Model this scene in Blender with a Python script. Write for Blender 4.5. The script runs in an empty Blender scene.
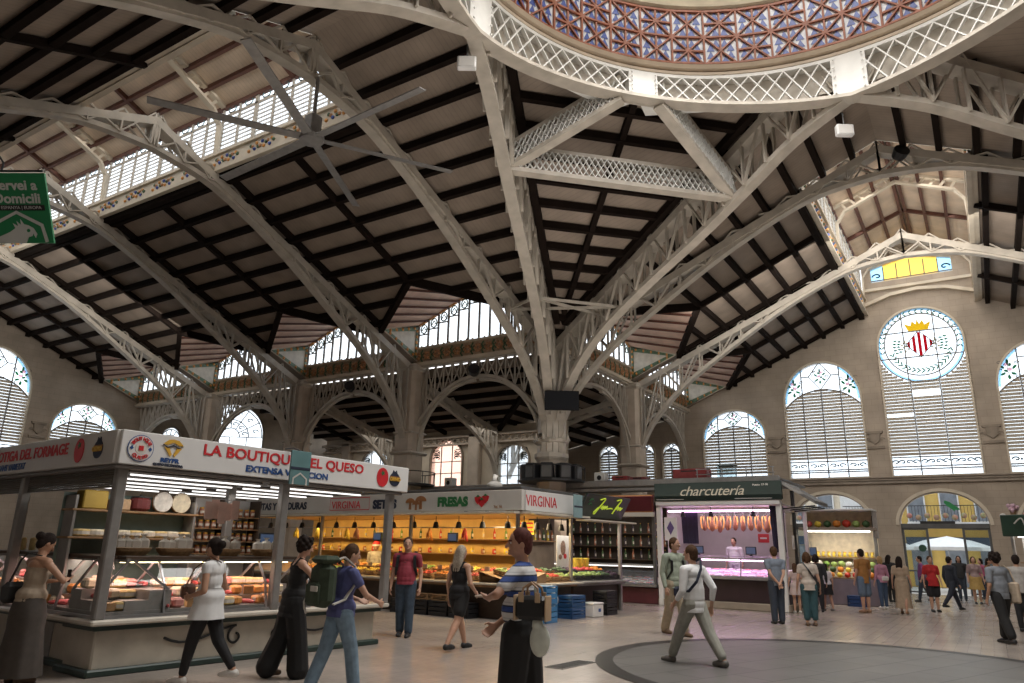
import bpy, math, random
import numpy as np
from mathutils import Vector as V, Matrix
sin, cos, pi, R2 = math.sin, math.cos, math.pi, math.radians
RND = random.Random(11)
COL = bpy.context.scene.collection
ORD = ['first', 'second', 'third', 'fourth', 'fifth', 'sixth', 'seventh', 'eighth', 'ninth', 'tenth', 'eleventh', 'twelfth',
       'thirteenth', 'fourteenth', 'fifteenth', 'sixteenth', 'seventeenth', 'eighteenth', 'nineteenth', 'twentieth']

# ------------------------------------------------------------------ materials
def _mat(name):
    m = bpy.data.materials.new(name); m.use_nodes = True
    nt = m.node_tree; b = nt.nodes['Principled BSDF']
    return m, nt, b

def pm(name, c, rough=.6, var=.18, scale=4.0, metal=0.0, bump=0.0, c2=None, spec=None, det=3.0):
    m, nt, b = _mat(name)
    tc = nt.nodes.new('ShaderNodeTexCoord'); no = nt.nodes.new('ShaderNodeTexNoise')
    no.inputs['Scale'].default_value = scale; no.inputs['Detail'].default_value = det
    nt.links.new(tc.outputs['Object'], no.inputs['Vector'])
    cr = nt.nodes.new('ShaderNodeValToRGB')
    a = [max(0, x * (1 - var)) for x in c]; z = [min(1, x * (1 + var)) for x in c] if c2 is None else c2
    if c2 is not None: a = c
    cr.color_ramp.elements[0].position = .3; cr.color_ramp.elements[1].position = .7
    cr.color_ramp.elements[0].color = (*a, 1); cr.color_ramp.elements[1].color = (*z, 1)
    nt.links.new(no.outputs['Fac'], cr.inputs['Fac']); nt.links.new(cr.outputs['Color'], b.inputs['Base Color'])
    b.inputs['Roughness'].default_value = rough; b.inputs['Metallic'].default_value = metal
    if spec is not None: b.inputs['Specular IOR Level'].default_value = spec
    if bump:
        bp = nt.nodes.new('ShaderNodeBump'); bp.inputs['Strength'].default_value = bump; bp.inputs['Distance'].default_value = .02
        nt.links.new(no.outputs['Fac'], bp.inputs['Height']); nt.links.new(bp.outputs['Normal'], b.inputs['Normal'])
    return m

def em(name, c, s, base=None):
    m, nt, b = _mat(name)
    b.inputs['Base Color'].default_value = (*(base or c), 1)
    b.inputs['Emission Color'].default_value = (*c, 1); b.inputs['Emission Strength'].default_value = s
    b.inputs['Roughness'].default_value = .5
    return m

def glassm(name, tint=(.95, .97, .98), gloss=.08, rough=.03):
    m = bpy.data.materials.new(name); m.use_nodes = True
    nt = m.node_tree; nt.nodes.clear()
    o = nt.nodes.new('ShaderNodeOutputMaterial'); t = nt.nodes.new('ShaderNodeBsdfTransparent'); g = nt.nodes.new('ShaderNodeBsdfGlossy')
    mx = nt.nodes.new('ShaderNodeMixShader'); mx.inputs[0].default_value = gloss
    t.inputs[0].default_value = (*tint, 1); g.inputs['Roughness'].default_value = rough
    nt.links.new(t.outputs[0], mx.inputs[1]); nt.links.new(g.outputs[0], mx.inputs[2]); nt.links.new(mx.outputs[0], o.inputs[0])
    return m

def frosted(name, c, trans=.5):
    m = bpy.data.materials.new(name); m.use_nodes = True
    nt = m.node_tree; nt.nodes.clear()
    o = nt.nodes.new('ShaderNodeOutputMaterial'); t = nt.nodes.new('ShaderNodeBsdfTransparent'); g = nt.nodes.new('ShaderNodeBsdfTranslucent')
    mx = nt.nodes.new('ShaderNodeMixShader'); mx.inputs[0].default_value = 1 - trans
    t.inputs[0].default_value = (*c, 1); g.inputs[0].default_value = (*c, 1)
    nt.links.new(t.outputs[0], mx.inputs[1]); nt.links.new(g.outputs[0], mx.inputs[2]); nt.links.new(mx.outputs[0], o.inputs[0])
    return m

def boards(name, c, axis, period=.16, rough=.7, dark=.72):
    """boards with fine joint lines running across the given object axis"""
    m, nt, b = _mat(name)
    tc = nt.nodes.new('ShaderNodeTexCoord'); sp = nt.nodes.new('ShaderNodeSeparateXYZ')
    nt.links.new(tc.outputs['Object'], sp.inputs[0])
    dv = nt.nodes.new('ShaderNodeMath'); dv.operation = 'DIVIDE'; dv.inputs[1].default_value = period
    nt.links.new(sp.outputs[axis], dv.inputs[0])
    fr = nt.nodes.new('ShaderNodeMath'); fr.operation = 'FRACT'; nt.links.new(dv.outputs[0], fr.inputs[0])
    lt = nt.nodes.new('ShaderNodeMath'); lt.operation = 'LESS_THAN'; lt.inputs[1].default_value = .14; nt.links.new(fr.outputs[0], lt.inputs[0])
    no = nt.nodes.new('ShaderNodeTexNoise'); no.inputs['Scale'].default_value = 1.3; no.inputs['Detail'].default_value = 5
    nt.links.new(tc.outputs['Object'], no.inputs['Vector'])
    cr = nt.nodes.new('ShaderNodeValToRGB')
    cr.color_ramp.elements[0].position = .25; cr.color_ramp.elements[1].position = .75
    cr.color_ramp.elements[0].color = (*[x * .78 for x in c], 1); cr.color_ramp.elements[1].color = (*[min(1, x * 1.2) for x in c], 1)
    nt.links.new(no.outputs['Fac'], cr.inputs['Fac'])
    mx = nt.nodes.new('ShaderNodeMix'); mx.data_type = 'RGBA'; mx.blend_type = 'MULTIPLY'
    nt.links.new(lt.outputs[0], mx.inputs[0]); nt.links.new(cr.outputs['Color'], mx.inputs[6]); mx.inputs[7].default_value = (dark, dark, dark, 1)
    nt.links.new(mx.outputs[2], b.inputs['Base Color']); b.inputs['Roughness'].default_value = rough
    return m

def bricks(name, c1, c2, cm, scale, rough, w=.5, h=.25, mortar=.012, axes=(0, 1), bump=0.0, rot=0.0, noise=0.0):
    m, nt, b = _mat(name)
    tc = nt.nodes.new('ShaderNodeTexCoord'); sp = nt.nodes.new('ShaderNodeSeparateXYZ'); cb = nt.nodes.new('ShaderNodeCombineXYZ')
    nt.links.new(tc.outputs['Object'], sp.inputs[0])
    nt.links.new(sp.outputs[axes[0]], cb.inputs[0]); nt.links.new(sp.outputs[axes[1]], cb.inputs[1])
    mp = nt.nodes.new('ShaderNodeMapping'); mp.inputs['Rotation'].default_value = (0, 0, rot); nt.links.new(cb.outputs[0], mp.inputs[0])
    br = nt.nodes.new('ShaderNodeTexBrick'); br.inputs['Scale'].default_value = scale
    br.inputs['Color1'].default_value = (*c1, 1); br.inputs['Color2'].default_value = (*c2, 1); br.inputs['Mortar'].default_value = (*cm, 1)
    br.inputs['Brick Width'].default_value = w; br.inputs['Row Height'].default_value = h; br.inputs['Mortar Size'].default_value = mortar
    nt.links.new(mp.outputs[0], br.inputs['Vector'])
    no = nt.nodes.new('ShaderNodeTexNoise'); no.inputs['Scale'].default_value = .9; no.inputs['Detail'].default_value = 6
    nt.links.new(tc.outputs['Object'], no.inputs['Vector'])
    mx = nt.nodes.new('ShaderNodeMix'); mx.data_type = 'RGBA'; mx.blend_type = 'MULTIPLY'; mx.inputs[0].default_value = .55
    cr = nt.nodes.new('ShaderNodeValToRGB'); cr.color_ramp.elements[0].position = .3; cr.color_ramp.elements[1].position = .7
    cr.color_ramp.elements[0].color = (.6, .58, .56, 1); cr.color_ramp.elements[1].color = (1.15, 1.12, 1.1, 1)
    nt.links.new(no.outputs['Fac'], cr.inputs['Fac']); nt.links.new(br.outputs['Color'], mx.inputs[6]); nt.links.new(cr.outputs['Color'], mx.inputs[7])
    nt.links.new(mx.outputs[2], b.inputs['Base Color']); b.inputs['Roughness'].default_value = rough
    return m

# ------------------------------------------------------------------ mesh builder
class MB:
    def __init__(s): s.v = []; s.f = []; s.mi = []; s.cur = 0
    def m(s, i): s.cur = i; return s
    def add(s, vs, fs):
        n = len(s.v); s.v += [tuple(p) for p in vs]
        for f in fs: s.f.append([i + n for i in f]); s.mi.append(s.cur)
        return s
    def box(s, c, d, rz=0.0, rx=0.0, ry=0.0, taper=1.0):
        x, y, z = [k / 2 for k in d]
        M = Matrix.Rotation(rz, 3, 'Z') @ Matrix.Rotation(ry, 3, 'Y') @ Matrix.Rotation(rx, 3, 'X') if (rx or ry) else (Matrix.Rotation(rz, 3, 'Z') if rz else None)
        vs = []
        for dz in (-z, z):
            t = taper if dz > 0 else 1.0
            for dx, dy in ((-x, -y), (x, -y), (x, y), (-x, y)):
                p = V((dx * t, dy * t, dz)); p = M @ p if M else p
                vs.append((p.x + c[0], p.y + c[1], p.z + c[2]))
        return s.add(vs, [(3, 2, 1, 0), (4, 5, 6, 7), (0, 1, 5, 4), (1, 2, 6, 5), (2, 3, 7, 6), (3, 0, 4, 7)])
    def rbox(s, c, d, b=.02, rz=0.0):
        """box with chamfered vertical and horizontal edges"""
        x, y, z = [k / 2 for k in d]; b = min(b, x * .9, y * .9, z * .9)
        def ring(ix, iy, zz):
            return [(-ix, -y if iy == y else -iy, zz)]
        lay = []
        def oct_(xx, yy, bb, zz): return [(-xx + bb, -yy, zz), (xx - bb, -yy, zz), (xx, -yy + bb, zz), (xx, yy - bb, zz), (xx - bb, yy, zz), (-xx + bb, yy, zz), (-xx, yy - bb, zz), (-xx, -yy + bb, zz)]
        lay = [oct_(x - b, y - b, b * .4, -z), oct_(x, y, b, -z + b), oct_(x, y, b, z - b), oct_(x - b, y - b, b * .4, z)]
        vs = []
        for L in lay:
            for p in L:
                px_, py_ = p[0] * cos(rz) - p[1] * sin(rz), p[0] * sin(rz) + p[1] * cos(rz)
                vs.append((px_ + c[0], py_ + c[1], p[2] + c[2]))
        fs = [tuple(range(7, -1, -1)), tuple(range(24, 32))]
        for k in range(3):
            for i in range(8): fs.append((k * 8 + i, k * 8 + (i + 1) % 8, k * 8 + 8 + (i + 1) % 8, k * 8 + 8 + i))
        return s.add(vs, fs)
    def beam(s, a, b, w, h, up=(0, 0, 1)):
        a = V(a); b = V(b); d = (b - a)
        if d.length < 1e-6: return s
        d.normalize(); up = V(up); sd = d.cross(up)
        if sd.length < 1e-4: sd = d.cross(V((1, 0, 0)))
        sd.normalize(); u = sd.cross(d)
        vs = [p + sd * (i * w / 2) + u * (j * h / 2) for p in (a, b) for i, j in ((-1, -1), (1, -1), (1, 1), (-1, 1))]
        return s.add(vs, [(0, 1, 2, 3), (7, 6, 5, 4), (0, 4, 5, 1), (1, 5, 6, 2), (2, 6, 7, 3), (3, 7, 4, 0)])
    def chain(s, pts, w, h, n, closed=False):
        """rectangular section swept along pts lying in a plane with normal n: w along n, h in the plane"""
        pts = [V(p) for p in pts]; n = V(n).normalized(); k = len(pts); vs = []
        for i, p in enumerate(pts):
            a = pts[(i - 1) % k] if (closed or i) else p; b = pts[(i + 1) % k] if (closed or i < k - 1) else p
            t = (b - a)
            t = t.normalized() if t.length > 1e-9 else V((1, 0, 0)); q = n.cross(t).normalized()
            vs += [p + n * (i_ * w / 2) + q * (j_ * h / 2) for i_, j_ in ((-1, -1), (1, -1), (1, 1), (-1, 1))]
        fs = []
        for i in range(k if closed else k - 1):
            a, b = i * 4, ((i + 1) % k) * 4
            for j in range(4): fs.append((a + j, b + j, b + (j + 1) % 4, a + (j + 1) % 4))
        if not closed: fs += [(0, 1, 2, 3), (k * 4 - 1, k * 4 - 2, k * 4 - 3, k * 4 - 4)]
        return s.add(vs, fs)
    def tube(s, pts, r, seg=6, closed=False):
        pts = [V(p) for p in pts]; k = len(pts); rs = r if isinstance(r, (list, tuple)) else [r] * k
        vs = []; prev = None
        for i, p in enumerate(pts):
            a = pts[(i - 1) % k] if (closed or i) else p; b = pts[(i + 1) % k] if (closed or i < k - 1) else p
            t = (b - a).normalized()
            if prev is None:
                q = t.orthogonal().normalized()
            else:
                q = prev - t * prev.dot(t); q = q.normalized() if q.length > 1e-6 else t.orthogonal().normalized()
            prev = q; w = t.cross(q)
            vs += [p + (q * cos(2 * pi * j / seg) + w * sin(2 * pi * j / seg)) * rs[i] for j in range(seg)]
        fs = []
        for i in range(k if closed else k - 1):
            a, b = i * seg, ((i + 1) % k) * seg
            for j in range(seg): fs.append((a + j, a + (j + 1) % seg, b + (j + 1) % seg, b + j))
        if not closed: fs += [tuple(range(seg - 1, -1, -1)), tuple(range((k - 1) * seg, k * seg))]
        return s.add(vs, fs)
    def lathe(s, prof, seg=16, c=(0, 0, 0), sx=1.0, sy=1.0, a0=0.0, a1=2 * pi, caps=True):
        full = abs(a1 - a0 - 2 * pi) < 1e-6; n = seg if full else seg + 1; vs = []
        for r, z in prof:
            for j in range(n):
                a = a0 + (a1 - a0) * j / seg; vs.append((c[0] + r * cos(a) * sx, c[1] + r * sin(a) * sy, c[2] + z))
        fs = []
        for i in range(len(prof) - 1):
            for j in range(seg):
                j2 = (j + 1) % n; fs.append((i * n + j, i * n + j2, (i + 1) * n + j2, (i + 1) * n + j))
        if caps and full:
            if prof[0][0] > 1e-5: fs.append(tuple(range(n - 1, -1, -1)))
            if prof[-1][0] > 1e-5: fs.append(tuple(range((len(prof) - 1) * n, len(prof) * n)))
        return s.add(vs, fs)
    def ball(s, c, r, seg=10, rings=7, M=None):
        rx, ry, rz = (r, r, r) if not isinstance(r, (tuple, list)) else r
        vs = []; fs = []
        for i in range(rings + 1):
            th = pi * i / rings
            for j in range(seg):
                a = 2 * pi * j / seg; p = V((rx * sin(th) * cos(a), ry * sin(th) * sin(a), rz * cos(th)))
                if M is not None: p = M @ p
                vs.append((p.x + c[0], p.y + c[1], p.z + c[2]))
        for i in range(rings):
            for j in range(seg): fs.append((i * seg + j, (i + 1) * seg + j, (i + 1) * seg + (j + 1) % seg, i * seg + (j + 1) % seg))
        return s.add(vs, fs)
    def extr(s, poly, f, th):
        """2D polygon through map f(u, v, w), thickness th along w"""
        n = len(poly); vs = [f(u, v, 0) for u, v in poly] + [f(u, v, th) for u, v in poly]
        return s.add(vs, [tuple(range(n)), tuple(range(2 * n - 1, n - 1, -1))] + [(i, (i + 1) % n, n + (i + 1) % n, n + i) for i in range(n)])
    def quad(s, *p): return s.add(p, [tuple(range(len(p)))])
    def build(s, name, mat, parent=None, smooth=False, off=None):
        me = bpy.data.meshes.new(name)
        if off is not None: vs = [(p[0] - off[0], p[1] - off[1], p[2] - off[2]) for p in s.v]
        else: vs = s.v
        me.from_pydata(vs, [], s.f); 
        mats = mat if isinstance(mat, (list, tuple)) else [mat]
        for q in mats: me.materials.append(q)
        if len(mats) > 1: me.polygons.foreach_set('material_index', s.mi)
        if smooth: me.polygons.foreach_set('use_smooth', [True] * len(me.polygons))
        me.update()
        o = bpy.data.objects.new(name, me); COL.objects.link(o)
        if parent is not None: o.parent = parent
        return o

def tag(o, label=None, cat=None, group=None, kind=None):
    if label: o['label'] = label
    if cat: o['category'] = cat
    if group: o['group'] = group
    if kind: o['kind'] = kind
    return o

def thing(name, label, cat, loc=(0, 0, 0), rz=0.0, group=None, kind=None):
    o = bpy.data.objects.new(name, None); COL.objects.link(o); o.location = loc; o.rotation_euler = (0, 0, rz); o.empty_display_size = .1
    return tag(o, label, cat, group, kind)

KIDS = {}
def dup(root, loc=None, rz=None, label=None, group=None, scale=None):
    r = root.copy(); COL.objects.link(r)
    if loc is not None: r.location = loc
    if rz is not None: r.rotation_euler = (0, 0, rz)
    if scale is not None: r.scale = (scale,) * 3 if not isinstance(scale, (tuple, list)) else scale
    if label: r['label'] = label
    if group: r['group'] = group
    for ch in kids(root):
        c = ch.copy(); COL.objects.link(c); c.parent = r
        for g in kids(ch):
            d = g.copy(); COL.objects.link(d); d.parent = c
    return r
def kids(o):
    k = KIDS.get(o.name)
    if k is None:
        k = KIDS[o.name] = list(o.children)
    return k

def text_obj(txt, size, mat, parent, f, extr=.004, name='lettering', shear=0.0, align='LEFT', sx=1.0, bold=0.0, spacing=1.0):
    """lettering as a mesh; f = Matrix placing the text plane (x right, y up, z out)"""
    cu = bpy.data.curves.new('txt', 'FONT'); cu.body = txt; cu.size = size; cu.extrude = extr; cu.shear = shear; cu.align_x = align; cu.offset = bold
    cu.space_character = spacing; cu.resolution_u = 3
    o = bpy.data.objects.new('txt', cu); COL.objects.link(o)
    dg = bpy.context.evaluated_depsgraph_get(); me = bpy.data.meshes.new_from_object(o.evaluated_get(dg))
    bpy.data.objects.remove(o); bpy.data.curves.remove(cu)
    me.transform(Matrix.Diagonal((sx, 1, 1, 1))); me.transform(f)
    me.materials.clear(); me.materials.append(mat)
    n = bpy.data.objects.new(name, me); COL.objects.link(n); n.parent = parent
    return n

def frame(o, x, y):
    """4x4 matrix of a plane: origin o, x axis and y axis"""
    x = V(x).normalized(); y = V(y).normalized(); z = x.cross(y)
    M = Matrix.Identity(4)
    for i in range(3): M[i][0] = x[i]; M[i][1] = y[i]; M[i][2] = z[i]; M[i][3] = o[i]
    return M

def holes_mesh(name, outline, holes, f, th, mat, parent=None):
    """a flat wall with openings, thickness th (from w=0 to w=th)"""
    cu = bpy.data.curves.new('w', 'CURVE'); cu.dimensions = '2D'; cu.fill_mode = 'BOTH'; cu.extrude = .5
    for poly in [outline] + holes:
        sp = cu.splines.new('POLY'); sp.points.add(len(poly) - 1); sp.use_cyclic_u = True
        for p, q in zip(sp.points, poly): p.co = (q[0], q[1], 0, 1)
    o = bpy.data.objects.new('w', cu); COL.objects.link(o)
    dg = bpy.context.evaluated_depsgraph_get(); me = bpy.data.meshes.new_from_object(o.evaluated_get(dg))
    bpy.data.objects.remove(o); bpy.data.curves.remove(cu)
    for v in me.vertices: v.co = f(v.co.x, v.co.y, (v.co.z + .5) * th)
    me.materials.clear(); me.materials.append(mat); me.name = name
    n = bpy.data.objects.new(name, me); COL.objects.link(n)
    if parent is not None: n.parent = parent
    return n

def arc(cx, cz, rx, rz, a0, a1, n):
    return [(cx + rx * cos(a0 + (a1 - a0) * i / n), cz + rz * sin(a0 + (a1 - a0) * i / n)) for i in range(n + 1)]

def interp(prof, x):
    for (a, p), (b, q) in zip(prof, prof[1:]):
        if x <= b: return p + (q - p) * (x - a) / (b - a)
    return prof[-1][1]

def smooth_prof(prof, n=40):
    """Catmull-Rom resample of (x, z) points"""
    out = []
    P = [prof[0]] + list(prof) + [prof[-1]]
    per = max(2, n // (len(prof) - 1))
    for i in range(1, len(P) - 2):
        for k in range(per):
            t = k / per; r = []
            for d in (0, 1):
                p0, p1, p2, p3 = P[i - 1][d], P[i][d], P[i + 1][d], P[i + 2][d]
                r.append(.5 * (2 * p1 + (p2 - p0) * t + (2 * p0 - 5 * p1 + 4 * p2 - p3) * t * t + (3 * p1 - p0 - 3 * p2 + p3) * t ** 3))
            out.append(tuple(r))
    out.append(prof[-1]); return out

# ------------------------------------------------------------------ camera
CAM = dict(f=729.1835, pitch=.2762531, roll=.0216640, yaw=.5697334, x=-23.80523, y=-13.39723, h=1.6)
def _axes():
    p, y, r = CAM['pitch'], CAM['yaw'], CAM['roll']
    fw = V((cos(y) * cos(p), sin(y) * cos(p), sin(p))); rt = V((sin(y), -cos(y), 0)); up = rt.cross(fw)
    return fw, rt * cos(r) + up * sin(r), up * cos(r) - rt * sin(r)
_FW, _RT, _UP = _axes(); _C = V((CAM['x'], CAM['y'], CAM['h']))
def make_camera():
    cd = bpy.data.cameras.new('camera'); cd.sensor_width = 36; cd.lens = CAM['f'] / 1024 * 36; cd.clip_end = 300; cd.clip_start = .05
    co = bpy.data.objects.new('camera', cd); COL.objects.link(co)
    M = Matrix.Identity(4)
    for i in range(3): M[i][0] = _RT[i]; M[i][1] = _UP[i]; M[i][2] = -_FW[i]; M[i][3] = _C[i]
    co.matrix_world = M; bpy.context.scene.camera = co
# ================================================================== materials of the hall
M = {}
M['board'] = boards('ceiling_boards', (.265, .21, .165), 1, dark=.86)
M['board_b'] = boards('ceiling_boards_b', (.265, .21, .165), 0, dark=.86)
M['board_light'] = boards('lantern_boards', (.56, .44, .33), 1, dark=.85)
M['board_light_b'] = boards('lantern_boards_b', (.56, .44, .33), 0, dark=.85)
M['soffit'] = pm('dormer_boards', (.66, .47, .38), .7, .12, 2)
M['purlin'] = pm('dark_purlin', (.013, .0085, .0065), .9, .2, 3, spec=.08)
M['red_purlin'] = pm('red_brown_purlin', (.10, .036, .022), .7, .2, 3)
M['iron'] = pm('painted_iron', (.43, .385, .325), .5, .14, 2.5, bump=.05)
M['iron_white'] = pm('white_painted_iron', (.66, .65, .62), .45, .08, 3)
M['cream'] = pm('cream_plaster', (.56, .49, .39), .7, .12, 1.5)
M['stone'] = bricks('facade_stone', (.40, .335, .265), (.37, .31, .25), (.31, .26, .21), 1.0, .75, .55, .3, .008, (1, 2), rot=.0)
M['stone_a'] = bricks('gable_stone', (.36, .30, .24), (.33, .28, .225), (.28, .235, .19), 1.0, .75, .55, .3, .008, (0, 2))
M['stone_dark'] = pm('dark_stone', (.25, .205, .16), .8, .2, 2)
M['ledge'] = pm('ledge_stone', (.30, .25, .20), .7, .15, 2)
M['pillar'] = pm('pillar_stone', (.44, .37, .30), .65, .12, 2)
M['glass'] = glassm('window_glass', (.96, .98, 1.0), .04)
M['pale_glass'] = frosted('pale_glass', (.90, .95, 1.0), .6)
M['blue_glass'] = frosted('blue_tinted_glass', (.62, .84, 1.0), .7)
M['yellow_glass'] = frosted('yellow_glass', (1.0, .80, .34), .6)
M['lead'] = pm('lead_lines', (.05, .055, .05), .6, .2, 5)
M['green_glass'] = frosted('green_leaf_glass', (.13, .30, .19), .5)
M['dark_green_glass'] = frosted('dark_scroll_glass', (.06, .10, .09), .4)
M['pink_glass'] = frosted('pink_flower_glass', (.80, .58, .62), .6)
M['red_glass'] = frosted('red_glass', (.55, .06, .08), .5)
M['gold_glass'] = frosted('gold_glass', (.75, .55, .10), .6)
M['slat'] = pm('blind_slats', (.50, .44, .36), .6, .1, 2)
M['mullion'] = pm('window_mullion', (.16, .14, .12), .6, .1, 4)
M['frieze'] = pm('frieze_tile', (.33, .215, .13), .5, .1, 9, c2=(.45, .36, .25))
M['frieze_flower'] = pm('frieze_flowers', (.42, .21, .10), .5, .25, 8)
M['frieze_leaf'] = pm('frieze_leaves', (.07, .13, .07), .5, .25, 8)
M['pale_tile'] = pm('pale_tile', (.62, .58, .50), .5, .12, 5)
M['blue_tile'] = pm('blue_tile', (.05, .09, .34), .4, .2, 8)
M['white_tile'] = pm('white_tile', (.66, .68, .72), .4, .1, 8)
M['rust_rib'] = pm('terracotta_rib', (.30, .095, .045), .5, .2, 8)
M['teal_tile'] = pm('teal_tile', (.16, .26, .27), .4, .25, 7)
M['green_tile'] = pm('green_tile', (.10, .17, .10), .4, .2, 8)
M['orange_tile'] = pm('orange_tile', (.62, .28, .07), .4, .2, 8)
M['cornice'] = pm('cornice', (.50, .41, .31), .6, .1, 2)
M['dome'] = pm('dome_plaster', (.50, .44, .33), .7, .15, 2)
M['black'] = pm('black_plastic', (.012, .012, .014), .45, .2, 5)
M['dark_steel'] = pm('dark_steel', (.10, .10, .10), .45, .15, 4, metal=.3)
M['steel'] = pm('brushed_steel', (.36, .36, .37), .35, .1, 6, metal=.8)
M['alu'] = pm('aluminium', (.30, .29, .28), .4, .12, 6, metal=.5)

H, HP = 9.23, 14.48
NA = dict(map=lambda o, t, z: (-o, t, z), hw=13.0, L=27.76, nb=4, lh=2.33, key='a', side='left', n=(0, 1, 0))
NB = dict(map=lambda o, t, z: (t, -o, z), hw=11.95, L=15.32, nb=2, lh=2.48, key='b', side='right', n=(1, 0, 0))
for N in (NA, NB): N['k'] = (HP - H) / N['hw']; N['bay'] = N['L'] / N['nb']
BOT = [(.0, 4.9), (.27, 5.5), (.55, 6.3), (1.26, 7.4), (2.7, 8.75), (4.7, 10.05), (7.2, 11.5), (9.2, 12.45), (11, 13.08), (13, 13.3)]
BOTS = smooth_prof(BOT, 45)

# ------------------------------------------------------------------ windows
def win_map(kind, a, w0=0.0):
    """returns f(u, z, w): u along the wall, z up, w towards the hall"""
    if kind == 'facade': return lambda u, z, w: (a - w, -u, z)
    if kind == 'gable': return lambda u, z, w: (-u, a - w, z)
WN = [0]
def win_root(cat='window', label=None):
    WN[0] += 1
    return thing('window_%d' % WN[0], label, 'window' if label else None, kind='structure')

def leaf_sprig(mb, mf, ml, f, cx, cz, s, w, flip=1):
    """a stylised flower sprig of flat glass shapes: stem, leaves and a flower"""
    def blob(x, z, rx, rz, a, m, n=8):
        m.extr([(x + rx * cos(2 * pi * i / n) * cos(a) - rz * sin(2 * pi * i / n) * sin(a), z + rx * cos(2 * pi * i / n) * sin(a) + rz * sin(2 * pi * i / n) * cos(a)) for i in range(n)], lambda u, v, q: f(u, v, w + q), .012)
    for dx, dz, a, L in ((-.32, .1, 2.3, .3), (.3, .15, .7, .3), (-.25, -.3, 3.6, .28), (.28, -.28, -.5, .28), (0, .45, 1.57, .3), (0, -.5, 1.5, .26), (-.1, .25, 2.0, .2), (.12, -.1, .4, .2)):
        blob(cx + dx * s * flip, cz + dz * s, L * s * .55, .075 * s, a if flip > 0 else pi - a, mb)
    for dx, dz in ((-.08, -.02), (.1, .3)):
        blob(cx + dx * s * flip, cz + dz * s, .12 * s, .11 * s, 0, mf)
    for dx, dz in ((-.45, .35), (.42, .42), (-.42, -.5), (.45, -.05)): scroll(ml, f, cx + dx * s * flip, cz + dz * s, .34 * s, w)
    ml.chain([f(cx - .1 * s * flip, cz - .6 * s, w), f(cx + .05 * s * flip, cz - .1 * s, w), f(cx - .05 * s * flip, cz + .5 * s, w)], .02, .03 * s, V(f(0, 0, 1)) - V(f(0, 0, 0)))

def scroll(mb, f, cx, cz, s, w, sg=1):
    n = V(f(0, 0, 1)) - V(f(0, 0, 0))
    pts = [f(cx + sg * s * (.9 - .07 * i) * cos(.55 * i) * .5, cz + s * (.9 - .07 * i) * sin(.55 * i) * .34, w) for i in range(11)]
    mb.chain(pts, .015, .055 * s / .4, n)

def arch_outline(uc, hw, sill, spring, rise, n=24):
    return [(uc - hw, sill), (uc + hw, sill)] + arc(uc, spring, hw, rise, 0, pi, n)

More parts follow.
